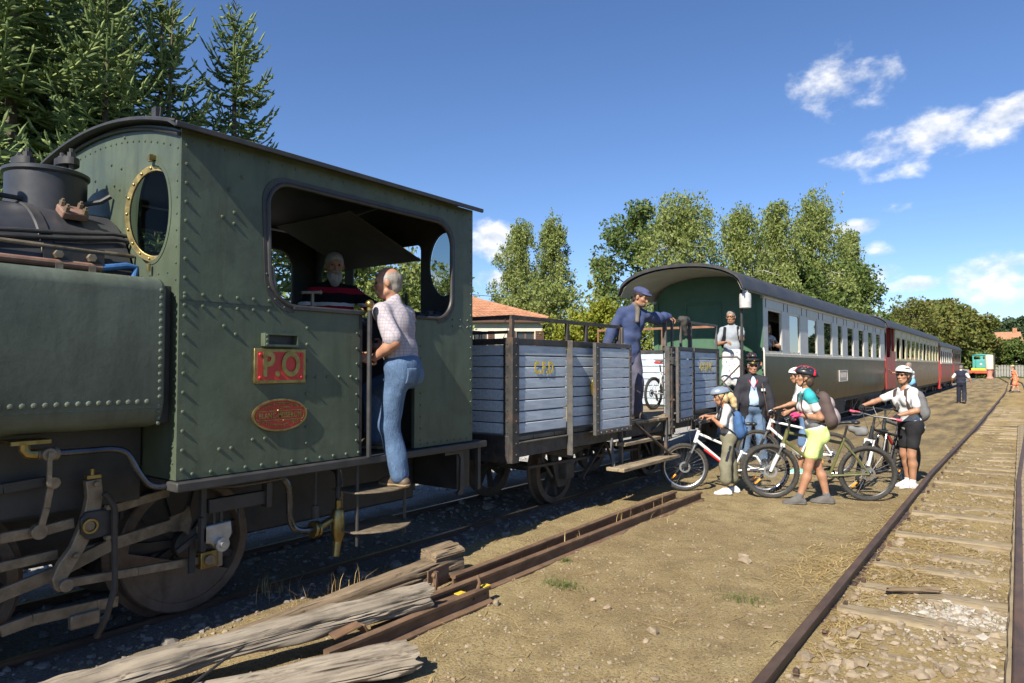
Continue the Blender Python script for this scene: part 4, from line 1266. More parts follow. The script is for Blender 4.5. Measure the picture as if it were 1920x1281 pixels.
    for dy, dx in ((-.10, -.11), (.08, .10)):
        b = MB(); b.cyl((XC + dx, 1.76 + dy, 2.970), (XC + dx, 1.76 + dy, 3.005), .035, n=12); b.prism([(XC + dx + a, 1.76 + dy + c, 3.005) for a, c in oval(0, 0, .115, .065, 20)], (0, 0, .045)); 
        for k in (-.075, .075): b.cyl((XC + dx + k, 1.76 + dy, 2.970), (XC + dx + k, 1.76 + dy, 3.110), .016, n=8); b.cyl((XC + dx + k, 1.76 + dy, 3.040), (XC + dx + k, 1.76 + dy, 3.085), .026, n=6)
        b.cyl((XC + dx, 1.76 + dy, 3.050), (XC + dx, 1.76 + dy, 3.080), .02, n=8)
        P(b, 'safety_valve', BLACK, dm)
    # tall bottle-shaped valve ahead of the dome (its shadow falls on the cab front)
    b = MB(); b.lathe([(.13, 0), (.13, .18), (.09, .26), (.045, .34), (.03, .50), (.028, .62)], (-4.95, .95, 2.68), n=20); P(b, 'steam_valve', BOILER, smooth=40)
    def on_boiler(deg, y, r=.63): return Vector((XC + r * math.sin(rad(deg)), y, 2.10 + r * math.cos(rad(deg))))
    # flange plate
    nrm = Vector((math.sin(rad(32)), 0, math.cos(rad(32)))); c = on_boiler(34, 1.78, .66)
    m3 = Matrix((Vector((0, 1, 0)).cross(nrm), Vector((0, 1, 0)), nrm)).transposed()
    b = MB(); b.box(c, (.13, .15, .05), m3); fl = P(b, 'flange', RUSTRED, bevel=.01)
    b = MB()
    for i in (-1, 1):
        for j in (-1, 1):
            q = c + m3 @ Vector((i * .045, j * .052, .02)); b.cyl(q, q + nrm * .035, .018, n=6); b.cyl(q + nrm * .035, q + nrm * .05, .009, n=6)
    b.each('flange_bolt', STEEL, fl)
    P(MB().tube([on_boiler(12, yy, .65) for yy in (-1, 0, .8, 1.4, 1.7)] + [on_boiler(14, 1.88, .66), on_boiler(19, 2.0, .72), on_boiler(20, 2.05, .77)], .016, 8), 'boiler_pipe', BLACK)
    for dg in (58, 62): P(MB().tube([on_boiler(dg, -1, .645), on_boiler(dg, 1.2, .645), on_boiler(dg - 6, 1.75, .645), on_boiler(dg - 10, 1.98, .645), on_boiler(dg - 8, 2.06, .66)], .013, 8), 'boiler_pipe', BLACK)
    P(MB().tube([(-4.58, -1, 2.40), (-4.58, 2.06, 2.385)], .013, 8), 'hand_rod', STEEL)
    P(MB().tube([(-4.56, -1, 2.30), (-4.56, 1.86, 2.285)], .024, 10), 'feed_pipe', RUSTRED)
    P(MB().tube([(-4.56, 1.86, 2.285), (-4.55, 2.0, 2.315), (-4.55, 2.06, 2.31), (-4.54, 2.045, 2.24), (-4.53, 2.03, 2.16)], .022, 10), 'blue_pipe', BLUEP)
    b = MB()
    for yy in (1.62, 1.80): b.box((-4.56, yy, 2.255), (.05, .04, .07))
    b.each('pipe_clip', STEEL, R_)
    b = MB(); b.bx(-4.60, -4.57, 1.55, 1.88, 2.24, 2.40); vb = P(b, 'valve_plate', BLACK)
    b = MB()
    for yy in (1.62, 1.80): b.cyl((-4.57, yy, 2.34), (-4.535, yy, 2.34), .025, n=6)
    b.each('nut', STEEL, vb)
    # chimney and smokebox ahead, out of the picture
    b = MB(); b.lathe([(.62, 0), (.66, .02), (.66, .7), (.6, .74)], (XC, -1.95, 2.10), (0, 1, 0), n=40); P(b, 'smokebox', BOILER, smooth=40)
    b = MB(); b.lathe([(.22, 0), (.17, .1), (.17, .7), (.21, .74), (.21, .80), (.16, .8)], (XC, -1.6, 2.70), n=28); P(b, 'chimney', BLACK, smooth=40)
    # ---------------- frames
    for x in (-4.86, -5.48): P(MB().bx(x - .015, x + .015, -2.1, 4.9, .45, 1.0), 'frame_plate', BLACK)
    P(MB().bx(XC - .75, XC + .75, -1.0, 2.05, .85, 1.40), 'under_tank', BLACK)
    P(MB().bx(XC - .5, XC + .5, 2.05, 4.7, .42, .93), 'ashpan', BLACK, bevel=.02)
    P(MB().bx(XF + .1, XS - .12, 4.72, 4.90, .55, .93), 'rear_beam', BLACK, bevel=.01)
    P(MB().cyl((XC, 4.9, .62), (XC, 5.16, .62), .05, n=12).lathe([(.06, 0), (.15, .02), (.15, .05), (.02, .07)], (XC, 5.14, .62), (0, 1, 0), n=20), 'buffer', BLACK)
    # ---------------- wheels
    for yw in (2.46, 1.03, -.40):
        for sx in (1, -1):
            xw = XC + sx * .505; ax = (sx, 0, 0)
            b = MB(); b.lathe([(.385, -.06), (.50, -.06), (.50, -.035), (.462, -.03), (.455, .055), (.445, .065), (.39, .065), (.385, .05)], (xw, yw, .462), ax, n=56, closed=True); wh = P(b, 'wheel', TYRE, smooth=40)
            b = MB(); b.lathe([(.02, -.05), (.10, -.05), (.10, .085), (.07, .10), (.02, .10)], (xw, yw, .462), ax, n=24)
            for k in range(11):
                a = 2 * math.pi * k / 11 + yw; d = Vector((0, math.cos(a), math.sin(a)))
                b.bar(Vector((xw, yw, .462)) + d * .08, Vector((xw, yw, .462)) + d * .39, .05, .045, up=ax)
            P(b, 'spokes', BLACK, wh)
            ph = 250 if yw > 2 else 200
            pts = [(yw + .388 * math.cos(rad(a)), .462 + .388 * math.sin(rad(a))) for a in np.linspace(ph - 72, ph + 72, 26)]
            b = MB(); b.prism([(xw + sx * .03, a, c) for a, c in pts], (sx * .028, 0, 0)); P(b, 'counterweight', TYRE, wh)
        P(MB().cyl((XC - .5, yw, .462), (XC + .5, yw, .462), .07, n=16), 'axle', BLACK)
    # ---------------- motion on the near side
    def flat(name, pts, w, x, th=.03, mat=STEEL, parent=None):
        b = MB()
        for a, c in zip(pts, pts[1:]): b.bar((x, *a), (x, *c), w, th, up=(1, 0, 0))
        return P(b, name, mat, parent, bevel=.004)
    def pin(parent, y, z, x, r, mat=STEEL, ln=.03): return P(MB().cyl((x, y, z), (x + ln, y, z), r, n=16), 'pin', mat, parent, bevel=.004)
    cr = flat('connecting_rod', [(-.2, .30), (1.31, .444), (1.59, .503), (1.89, .605), (2.30, .662)], .075, -4.42)
    P(MB().prism([(-4.435, a, c) for a, c in ((2.24, .615), (2.33, .60), (2.36, .57), (2.38, .66), (2.36, .76), (2.33, .73), (2.24, .705))], (.03, 0, 0)), 'rod_end', STEEL, cr)
    er = flat('eccentric_rod', [(1.60, .462), (2.0, .437), (2.41, .415)], .050, -4.32)
    P(MB().bx(-4.345, -4.275, 2.375, 2.487, .362, .470), 'brass_bearing', BRASS, er, bevel=.006); pin(er, 2.43, .416, -4.276, .034, STEEL, .02)
    P(MB().bx(-4.33, -4.285, 2.49, 2.535, .35, .50), 'rod_cap', STEEL, er, bevel=.01)
    rr = flat('radius_rod', [(.9, .74), (1.306, .766), (1.50, .768), (1.66, .785)], .058, -4.36)
    pin(rr, 1.475, .775, -4.35, .042, STEEL, .05)
    flat('radius_rod', [(1.86, .80), (2.25, .86)], .055, -4.46)
    flat('slide_bar', [(.7, .60), (1.325, .60), (1.60, .612)], .055, -4.42, .04)
    flat('slide_bar', [(1.70, .59), (2.05, .60)], .05, -4.46, .04)
    cp = flat('coupling_rod', [(-.4, .40), (1.03, .30), (1.35, .244), (1.50, .262), (1.83, .25), (1.95, .245)], .065, -4.46)
    P(MB().bx(-4.47, -4.42, 1.68, 1.84, .15, .235), 'rod_strap', STEEL, cp, bevel=.01)
    # expansion link: curved slotted lever
    lp = [(1.735, 1.025), (1.745, .93), (1.735, .85), (1.705, .75), (1.655, .64), (1.60, .56), (1.565, .49)]
    lw = [.085, .085, .088, .085, .075, .085, .07]
    b = MB(); L_, R2 = [], []
    for i, (a, c) in enumerate(lp):
        p, q = lp[max(i - 1, 0)], lp[min(i + 1, len(lp) - 1)]; d = Vector((q[0] - p[0], q[1] - p[1])).normalized(); nn = Vector((-d.y, d.x))
        L_.append((a + nn.x * lw[i] / 2, c + nn.y * lw[i] / 2)); R2.append((a - nn.x * lw[i] / 2, c - nn.y * lw[i] / 2))
    foot = [(1.555, .462), (1.575, .438), (1.61, .435), (1.632, .46)]
    out = L_[::-1] + R2 + foot[::-1]
    poly = R2 + [(1.545, .455), (1.565, .430), (1.60, .425), (1.632, .445), (1.64, .48)] + L_[::-1] if R2[0][0] < L_[0][0] else L_ + [(1.545, .455), (1.565, .430), (1.60, .425), (1.632, .445), (1.64, .48)] + R2[::-1]
    b.prism([(-4.34, a, c) for a, c in poly], (.05, 0, 0)); lk = P(b, 'expansion_link', STEEL, bevel=.006)
    pin(lk, 1.598, .462, -4.29, .036); pin(lk, 1.645, .615, -4.29, .016); pin(lk, 1.745, 1.0, -4.29, .018)
    P(MB().bx(-4.335, -4.295, 1.70, 1.775, 1.03, 1.05).cyl((-4.315, 1.735, 1.05), (-4.315, 1.735, 1.085), .014, n=8), 'oil_cup', BRASS, lk)
    b = MB(); b.prism([(-4.30, a, c) for a, c in ((1.66, .815), (1.69, .85), (1.86, .85), (1.86, .70), (1.70, .69), (1.665, .73))], (.035, 0, 0)); br = P(b, 'link_bracket', BLACK, bevel=.008)
    P(MB().lathe([(.03, 0), (.042, 0), (.042, .018), (.03, .018)], (-4.265, 1.705, .770), (1, 0, 0), n=24, closed=True), 'pin_ring', BRASS, br)
    pin(br, 1.705, .770, -4.268, .03, STEEL, .012)
    b = MB()
    for c in (.86, .685): b.cyl((-4.28, 1.80, c), (-4.245, 1.80, c), .016, n=6)
    b.each('bracket_nut', STEEL, br)
    b = MB(); b.tube([(-4.24, 1.77, .95), (-4.24, 1.805, .90), (-4.24, 1.825, .86), (-4.24, 1.838, .40), (-4.25, 1.80, .24), (-4.30, 1.77, .12)], .018, 8); P(b, 'guard_iron', BLACK)
    hg = flat('lifting_link', [(1.525, 1.035), (1.505, .90), (1.476, .775)], .034, -4.31, .02)
    pin(hg, 1.53, 1.035, -4.31, .034, STEEL, .03)
    flat('reach_arm', [(.8, 1.03), (1.315, 1.026), (1.53, 1.04)], .055, -4.36, .03, BLACK)
    P(MB().bx(-4.62, -4.50, -.9, 1.95, .82, .98), 'motion_plate', BLACK)
    # ---------------- pipes
    b = MB(); b.bx(-4.25, -4.08, 1.26, 1.44, 1.275, 1.295); b.tube([(-4.16, 1.345, 1.28), (-4.16, 1.345, 1.245), (-4.155, 1.36, 1.222), (-4.15, 1.40, 1.216)], .028, 10); P(b, 'brass_elbow', BRASS)
    b = MB(); b.cyl((-4.15, 1.40, 1.215), (-4.15, 1.50, 1.213), .030, n=12); b.cyl((-4.13, 1.44, 1.214), (-4.09, 1.44, 1.214), .034, n=14); b.cyl((-4.15, 1.475, 1.213), (-4.15, 1.495, 1.213), .036, n=14); cock = P(b, 'water_cock', STEEL, bevel=.003)
    P(MB().bar((-4.09, 1.437, 1.21), (-4.09, 1.437, 1.05), .022, .014).box((-4.085, 1.44, 1.214), (.02, .026, .026)), 'cock_handle', STEEL, cock)
    def bez(pts, n=5):
        pts = [Vector(p) for p in pts]; out = []
        for i in range(len(pts) - 1):
            p0, p1, p2, p3 = pts[max(i - 1, 0)], pts[i], pts[i + 1], pts[min(i + 2, len(pts) - 1)]
            for k in range(n):
                t = k / n; out.append(.5 * ((2 * p1) + (-p0 + p2) * t + (2 * p0 - 5 * p1 + 4 * p2 - p3) * t * t + (-p0 + 3 * p1 - 3 * p2 + p3) * t ** 3))
        return out + [pts[-1]]
    P(MB().tube(bez([(-4.15, 1.50, 1.212), (-4.15, 1.66, 1.21), (-4.15, 1.78, 1.205), (-4.14, 1.85, 1.17), (-4.12, 1.905, 1.06), (-4.11, 1.96, .985), (-4.10, 2.03, .962), (-4.10, 2.16, .955), (-4.13, 2.5, .90), (-4.15, 2.9, .90)]), .019, 10), 'injector_pipe', PIPE)
    P(MB().tube(bez([(-4.2, 2.5, .905), (-4.2, 2.80, .912), (-4.2, 2.90, .90), (-4.2, 2.965, .84), (-4.2, 2.985, .72), (-4.2, 2.99, .60), (-4.2, 3.02, .525), (-4.2, 3.08, .49), (-4.2, 3.19, .475)]), .023, 10), 'overflow_pipe', PIPE)
    fl = P(MB().cyl((-4.2, 3.18, .478), (-4.2, 3.205, .475), .062, n=18).cyl((-4.2, 3.215, .475), (-4.2, 3.235, .474), .060, n=18), 'pipe_flange', BRASS, bevel=.004)
    P(MB().cyl((-4.2, 3.235, .48), (-4.2, 3.36, .52), .028, n=10), 'link_pipe', BRASS, fl)
    P(MB().lathe([(.03, .14), (.045, .12), (.05, .06), (.055, .0), (.05, -.06), (.03, -.12)], (-4.18, 3.40, .46), n=18).cyl((-4.18, 3.40, .36), (-4.17, 3.375, .245), .034, .026, n=14).cyl((-4.18, 3.40, .58), (-4.18, 3.40, .66), .022, n=10), 'injector_body', BRASS, smooth=50)
    b = MB(); b.cyl((-4.15, 3.17, .935), (-4.15, 3.17, .62), .012, n=8); b.cyl((-4.15, 3.17, .66), (-4.15, 3.17, .57), .026, n=8); b.cyl((-4.18, 3.40, .935), (-4.18, 3.40, .66), .012, n=8); b.cyl((-4.18, 3.40, .76), (-4.18, 3.40, .68), .022, n=8); b.each('valve_rod', BLACK, R_)
    P(MB().tube(bez([(-4.35, 3.1, .90), (-4.35, 3.4, .90), (-4.35, 3.52, .86), (-4.35, 3.55, .76), (-4.35, 3.55, .55)]), .03, 10), 'suction_pipe', PIPE)
    # brake gear and lubricator
    P(MB().bx(-4.22, -4.17, 2.37, 2.79, .735, .825).bx(-4.22, -4.15, 2.77, 2.81, .71, .93), 'brake_beam', BLACK, bevel=.004)
    P(MB().bx(-4.23, -4.19, 2.325, 2.36, .50, .935).bx(-4.2, -4.16, 2.31, 2.33, .56, .72), 'brake_hanger', BLACK)
    b = MB(); b.prism([(-4.26, a, c) for a, c in ((2.325, .655), (2.535, .665), (2.545, .58), (2.50, .505), (2.44, .49), (2.40, .535), (2.335, .55))], (.07, 0, 0)); lu = P(b, 'lubricator', SILVER, bevel=.012)
    P(MB().cyl((-4.19, 2.46, .525), (-4.16, 2.46, .525), .045, n=18).cyl((-4.16, 2.46, .525), (-4.145, 2.46, .525), .02, n=12), 'lubricator_cap', SILVER, lu)
    b = MB()
    for yy in (2.42, 2.47, 2.60): b.cyl((-4.21, yy, .74), (-4.21, yy, .66), .012, n=8)
    b.bar((-4.25, 2.20, .52), (-4.25, 2.34, .60), .03, .03); b.bar((-4.27, 2.31, .56), (-4.27, 2.31, .36), .04, .02); b.each('brake_rigging', BLACK, R_)
    rebase(R_)
    return R_


build_loco()

# ------------------------------------------------------------------ open goods wagon
def plank_paint(name, c1, c2, wear):
    m, nt, b = newmat(name)
    n = _noise(nt, 2.2, 7, .6); g = _noise(nt, 30, 6, .65, 'Object', (1, .12, 1)); w = _noise(nt, 16, 8, .75, 'Object', (1, .45, 1), .8, (3, 3, 3))
    oi = nt.nodes.new('ShaderNodeObjectInfo')
    col = _ramp(nt, n, [(.3, c1), (.7, c2)])
    col = _mix(nt, _math(nt, 'MULTIPLY', oi.outputs['Random'], .3), col, tuple(x * .62 for x in c1))
    col = _mix(nt, _ramp(nt, g, [(.42, .35), (.55, 0.0)]), col, tuple(x * .6 for x in c1))
    col = _mix(nt, _ramp(nt, w, [(.61, 0.0), (.67, .85)]), col, wear)
    nt.links.new(col, b.inputs['Base Color']); b.inputs['Roughness'].default_value = .7; b.inputs['Specular IOR Level'].default_value = .3
    _bump(nt, b, _math(nt, 'ADD', g, w), .35, .004)
    return m


PLANK = plank_paint('blue_grey_plank', (.42, .49, .58), (.55, .62, .70), (.17, .15, .13))
FRAME = M('wagon_frame_black', (.022, .021, .021), (.050, .046, .043), scale=9, rough=.6, bump=.25, bscale=60, c3=(.13, .075, .045), s3=5, amt3=.75)
FRAMEG = M('wagon_strap_grey', (.055, .053, .050), (.10, .096, .09), scale=10, rough=.6, bump=.3, bscale=60, c3=(.20, .10, .05), s3=6, amt3=.8)
UNDER = M('underframe_grime', (.052, .046, .040), (.11, .096, .080), scale=7, rough=.85, bump=.3, c3=(.09, .07, .05), s3=4, amt3=.5)
FLOORW = wood_mat('wagon_floor_wood', (.20, .155, .10), (.34, .27, .18), (.06, .045, .03), True, 22)
YELLOW = M('yellow_lettering', (.62, .44, .03), (.72, .53, .06), scale=40, rough=.6, bump=.1)
RUSTBAR = M('rusty_bar', (.17, .075, .04), (.28, .14, .075), scale=14, rough=.8, bump=.3)
_pm = {}


def plank(parent, x0, x1, y0, y1, z0, z1, mat=None, name='plank'):
    """board as its own object; alike boards share mesh data"""
    sz = (round(x1 - x0, 3), round(y1 - y0, 3), round(z1 - z0, 3)); key = sz + ((mat or PLANK).name,)
    if key not in _pm:
        me = MB().box((0, 0, 0), sz).mesh(name, 30); me.materials.append(mat or PLANK); _pm[key] = me
    o = link(name, _pm[key], None, parent, ((x0 + x1) / 2, (y0 + y1) / 2, (z0 + z1) / 2))
    bv = o.modifiers.new('bevel', 'BEVEL'); bv.width = .007; bv.segments = 2
    return o


def build_wagon():
    y0, y1 = 5.40, 11.12; cy_ = (y0 + y1) / 2; bx0, by0 = XC, cy_
    W = thing('open_goods_wagon', 'blue-grey plank-sided open wagon with black railings behind the locomotive', 'wagon', (XC, cy_, 0))
    rnd = random.Random(8)
    def B(mb, name, mat, parent=None, **k):
        for i, v in enumerate(mb.v): mb.v[i] = (v[0] - bx0, v[1] - by0, v[2])
        return mb.build(name, mat, parent or W, **k)
    def pl(x0, x1, ya, yb, z0, z1, parent=None): return plank(parent or W, x0 - bx0, x1 - bx0, ya - by0, yb - by0, z0, z1)
    zs = np.linspace(1.0, 1.895, 9)
    dk = MB()
    for i in range(8):
        za, zb = zs[i] + .003, zs[i + 1] - .007
        j = lambda: rnd.uniform(-.002, .003)
        for xa, xb in ((XS - .04, XS), (XF, XF + .04)):
            e = j()
            near = xb == XS
            pl(xa + e, xb + e, y0 + .10, 6.40, za, zb)
            pl(xa + e, xb + e, 6.51, 7.62, za, zb)
            if not near: pl(xa, xb, 7.62, 9.05, za, zb)
            pl(xa + e, xb + e, 9.06, 9.90, za, zb)
            pl(xa + e, xb + e, 9.98, y1 - .08, za, zb)
        e = j(); pl(XF + .1, XS - .1, y0 + e, y0 + .04 + e, za, zb)
        e = j(); pl(XF + .1, XS - .1, y1 - .04 + e, y1 + e, za, zb)
    # dark sheets added behind the near boards to stop light through the gaps
    for ya, yb in ((y0 + .10, 6.40), (6.51, 7.62), (9.06, 9.90), (9.98, y1 - .08)): B(MB().bx(XS - .052, XS - .046, ya, yb, 1.0, 1.89), 'gap_light_stop', UNDER)
    B(MB().bx(XF + .1, XS - .1, y0 + .046, y0 + .052, 1.0, 1.89), 'gap_light_stop', UNDER)
    # rim and frame irons
    f = MB()
    for x in (XS - .02, XF + .02): f.bx(x - .032, x + .032, y0 + .02, 7.66, 1.892, 1.955); f.bx(x - .032, x + .032, 9.02, y1 - .02, 1.892, 1.955)
    for y in (y0 + .02, y1 - .02): f.bx(XF + .06, XS - .06, y - .03, y + .03, 1.892, 1.953)
    for a_, f_ in f.prims: B(MB().add(a_, f_), 'rim_angle', FRAME, bevel=.004)
    for x, s in ((XS, 1), (XF, -1)):
        for y, d in ((y0, 1), (y1, -1)):
            f = MB(); f.bx(x - s * .006, x + s * .014, y - d * .012, y + d * .10, .72, 1.96); f.bx(x - s * .10, x + s * .014, y - d * .014, y - d * .002, .72, 1.96); c = B(f, 'corner_post', FRAME, bevel=.003)
            r = MB()
            for z in np.arange(.80, 1.95, .11): r.dome((x + s * .014, y + d * .05, z), Vector((s, 0, 0)), .011, 6); r.dome((x - s * .05, y - d * .014, z), Vector((0, -d, 0)), .011, 6)
            tag(B(r, 'post_rivets', FRAME, c), kind='stuff')
    # side stanchions: channel irons standing proud
    for y, z0, zt, wd in ((6.455, .70, 1.97, .095), (7.705, .80, 2.16, .07), (9.02, .72, 2.36, .06), (9.94, .72, 2.34, .055)):
        f = MB(); f.bx(XS + .002, XS + .012, y - wd / 2, y + wd / 2, z0, min(zt, 1.96)); f.bx(XS + .012, XS + .075, y - wd / 2, y - wd / 2 + .010, z0, min(zt, 1.96))
        if zt > 2: f.bx(XS - .02, XS + .02, y - .02, y + .02, 1.955, zt)
        c = B(f, 'stanchion', FRAMEG, bevel=.003)
        r = MB()
        for z in np.arange(z0 + .06, 1.95, .12): r.dome((XS + .012, y + .012, z), Vector((1, 0, 0)), .014, 7)
        tag(B(r, 'stanchion_rivets', FRAMEG, c), kind='stuff')
    for y in (6.455, 7.705, 9.02, 9.94): B(MB().bx(XF - .012, XF - .002, y - .045, y + .045, .72, 1.96), 'stanchion', FRAMEG)
    # top railings
    f = MB(); rz = 2.165
    def rail(y, z, x): f.bx(x - .012, x + .012, y[0], y[1], z - .02, z + .02)
    rail((y0, 7.70), rz, XS - .02); rail((y0, 7.70), rz, XF + .02)
    for x in (XS - .02, XF + .02):
        for y in (y0 + .02, 6.45, 6.86, 7.69): f.bx(x - .018, x + .018, y - .022, y + .022, 1.955, rz - .02)
    f.bx(XF + .03, XS - .03, y0 + .005, y0 + .03, rz - .02, rz + .02); f.bx(XF + .03, XS - .03, y0 + .005, y0 + .03, 2.00, 2.03)
    B(f, 'railing', FRAME, bevel=.002)
    f = MB(); z2 = 2.34
    f.bx(XS - .03, XS - .006, 9.0, y1, z2 - .018, z2 + .018)
    for y in (9.02, 9.30, 9.62, 9.94, y1 - .03): f.bx(XS - .036, XS - .004, y - .018, y + .018, 1.955, z2 - .018)
    B(f, 'railing', FRAMEG, bevel=.002)
    f = MB(); f.bx(XF + .03, XS - .05, y1 - .03, y1 - .01, z2 - .03, z2 + .01)
    for x in (XF + .05, -5.6, -5.0, -4.5): f.bx(x - .015, x + .015, y1 - .035, y1 - .008, 1.955, z2 - .03)
    B(f, 'railing', RUSTBAR, bevel=.002)
    # door leaves folded back against the side
    def leaf(ya, yb, za, zb, x, skew, n=8):
        d = empty('door', ((x - bx0), ya - by0, 0), 0, W); d.rotation_euler = (0, 0, skew); w = yb - ya
        zz = np.linspace(za + .05, zb - .05, n + 1)
        for i in range(n): plank(d, -.018, .012, .06, w - .05, zz[i] + .003, zz[i + 1] - .008)
        f = MB(); f.bx(-.022, .02, 0, .075, za, zb); f.bx(-.022, .02, w - .065, w, za, zb); f.bx(-.021, .019, .075, w - .065, za, za + .05); f.bx(-.021, .019, .075, w - .065, zb - .05, zb)
        f.bx(.0125, .019, .075, .10, za + .05, zb - .05)
        f.build('door_frame', FRAMEG, d, bevel=.003)
        r = MB()
        for z in np.arange(za + .05, zb, .095): r.dome((.02, .04, z), Vector((1, 0, 0)), .010, 6); r.dome((.02, w - .03, z), Vector((1, 0, 0)), .010, 6)
        for y in np.arange(.12, w - .05, .13): r.dome((.019, y, za + .025), Vector((1, 0, 0)), .014, 6)
        tag(r.build('door_bolts', FRAMEG, d), kind='stuff')
        return d
    leaf(6.82, 7.73, .885, 1.945, XS + .115, rad(0.5))
    d2 = leaf(9.10, 9.86, .88, 1.95, XS + .14, rad(6.0))
    # latch column at the door post
    f = MB(); f.bx(XS + .02, XS + .10, 9.02, 9.08, .72, 1.93)
    for z in (1.86, 1.74, 1.2, .92, .82): f.cyl((XS + .06, 9.0, z), (XS + .06, 9.10, z), .03, n=10); f.cyl((XS + .10, 9.05, z), (XS + .125, 9.05, z), .02, n=8)
    f.bx(XS + .04, XS + .13, 9.0, 9.05, 1.70, 1.80); f.bx(XS + .03, XS + .07, 9.03, 9.07, .66, .80)
    B(f, 'door_latch', FRAME, bevel=.004)
    # lettering painted on the boards
    text_obj('lettering', 'C.F.D', .17, YELLOW, W, (XS + .006 - bx0, 5.955 - by0, 1.655), (0, 1, 0), (0, 0, 1), .001, sx=.74, bold=.006, spacing=1.22)
    text_obj('lettering', '615HC', .20, YELLOW, W, (XS + .006 - bx0, 10.58 - by0, 1.66), (0, 1, 0), (0, 0, 1), .001, sx=1.0, bold=.001)
    B(MB().cyl((XS + .006, 7.04, 1.42), (XS + .012, 7.04, 1.42), .12, n=24), 'yellow_disc', YELLOW)
    # floor boards
    for i in range(14):
        ya = y0 + .05 + i * .4015
        plank(W, XF + .03 - bx0, XS + .05 - bx0 if 7.6 < ya + .2 < 9.05 else XS - .05 - bx0, ya - by0, ya + .385 - by0, .925, .968, FLOORW, 'floor_board')
    # under frame
    f = MB()
    for x, s in ((XS - .03, 1), (XF + .03, -1)): f.bx(x - .03, x + .03, y0 + .1, y1 - .1, .77, .918); f.bx(x - .05, x + .05, y0 + .1, y1 - .1, .955 if False else .905, .922)
    for x in (XC - .35, XC + .35): f.bx(x - .04, x + .04, y0 + .1, y1 - .1, .74, .90)
    B(f, 'sole_bar', UNDER, bevel=.004)
    f = MB(); f.bx(XF + .01, XS - .03, y0 - .02, y0 + .06, .715, .99); f.bx(XF + .01, XS - .03, y1 - .06, y1 + .02, .715, .99); hb = B(MB().bx(XF + .01, XS - .03, y0 - .02, y0 + .06, .715, .99), 'headstock', FRAME, bevel=.006); B(MB().bx(XF + .01, XS - .03, y1 - .06, y1 + .02, .715, .99), 'headstock', FRAME, bevel=.006)
    r = MB()
    for i in range(14): r.dome((XF + .3 + i * .14, y0 - .02, .80 + .1 * (i % 2)), Vector((0, -1, 0)), .016, 6)
    tag(B(r, 'headstock_bolts', FRAME, hb), kind='stuff')
    B(MB().cyl((XC, y0, .62 + .1), (XC, y0 - .2, .72), .045, n=12).lathe([(.06, 0), (.15, .02), (.15, .05), (.02, .07)], (XC, y0 - .18, .72), (0, -1, 0), n=20), 'buffer', UNDER)
    B(MB().cyl((XC, y1, .72), (XC, y1 + .2, .72), .045, n=12).lathe([(.06, 0), (.15, .02), (.15, .05), (.02, .07)], (XC, y1 + .18, .72), (0, 1, 0), n=20), 'buffer', UNDER)
    for ya in (7.08, 9.75):
        for s in (1, -1):
            xw = XC + s * .505; ax = (s, 0, 0)
            f = MB(); f.lathe([(.33, -.06), (.445, -.06), (.445, -.035), (.412, -.03), (.405, .055), (.335, .06)], (xw, ya, .41), ax, n=44, closed=True)
            wh = B(f, 'wheel', TYRE, smooth=40)
            f = MB(); f.lathe([(.02, -.05), (.08, -.05), (.08, .07), (.02, .07)], (xw, ya, .41), ax, n=20)
            for k in range(8):
                a = 2 * math.pi * k / 8 + .2; d = Vector((0, math.cos(a), math.sin(a))); f.bar(Vector((xw, ya, .41)) + d * .06, Vector((xw, ya, .41)) + d * .34, .06, .05, up=ax)
            B(f, 'spokes', UNDER, wh)
            xg = XC + s * .66
            f = MB(); plate(f, [(ya - .32, .80), (ya + .32, .80), (ya + .17, .34), (ya + .11, .22), (ya - .11, .22), (ya - .17, .34)], [[(ya - .10, .62), (ya + .10, .62), (ya + .10, .34), (ya - .10, .34)]], lambda a, c: (xg, a, c), (s * .014, 0, 0))
            gu = B(f, 'axle_guard', UNDER)
            B(MB().bx(xg - .05, xg + s * .12, ya - .09, ya + .09, .32, .52), 'axle_box', UNDER, gu, bevel=.015)
            f = MB()
            for k in range(7): f.bx(xg + s * .02, xg + s * .09, ya - .50 + k * .065, ya + .50 - k * .065, .60 - k * .013 + .06, .611 - k * .013 + .06)
            B(f, 'leaf_spring', UNDER, gu)
            f = MB(); f.bx(xg + s * .03, xg + s * .08, ya - .55, ya - .48, .62, .80); f.bx(xg + s * .03, xg + s * .08, ya + .48, ya + .55, .62, .80); f.bar((xg, ya - .62, .78), (xg, ya - .22, .35), .04, .012, up=(1, 0, 0)); f.bar((xg, ya + .62, .78), (xg, ya + .22, .35), .04, .012, up=(1, 0, 0)); [B(MB().add(a_, f_), 'spring_hanger', UNDER, gu) for a_, f_ in f.prims]
        B(MB().cyl((XC - .7, ya, .41), (XC + .7, ya, .41), .055, n=14), 'axle', UNDER)
    B(MB().bar((XC + .75, 6.2, .55), (XC + .75, 8.9, .50), .05, .03).bar((XC + .8, 8.0, .8), (XC + .8, 7.3, .30), .05, .02).cyl((XC - .2, 8.3, .62), (XC - .2, 9.1, .62), .2, n=20), 'brake_gear', UNDER)
    # timber steps under the doorway
    for z, x0_, x1_, ya, yb in ((.47, XS + .02, XS + .26, 7.25, 8.95), (.735, XS - .06, XS + .12, 7.55, 8.60)):
        plank(W, x0_ - bx0, x1_ - bx0, ya - by0, yb - by0, z - .045, z, FLOORW, 'step_board')
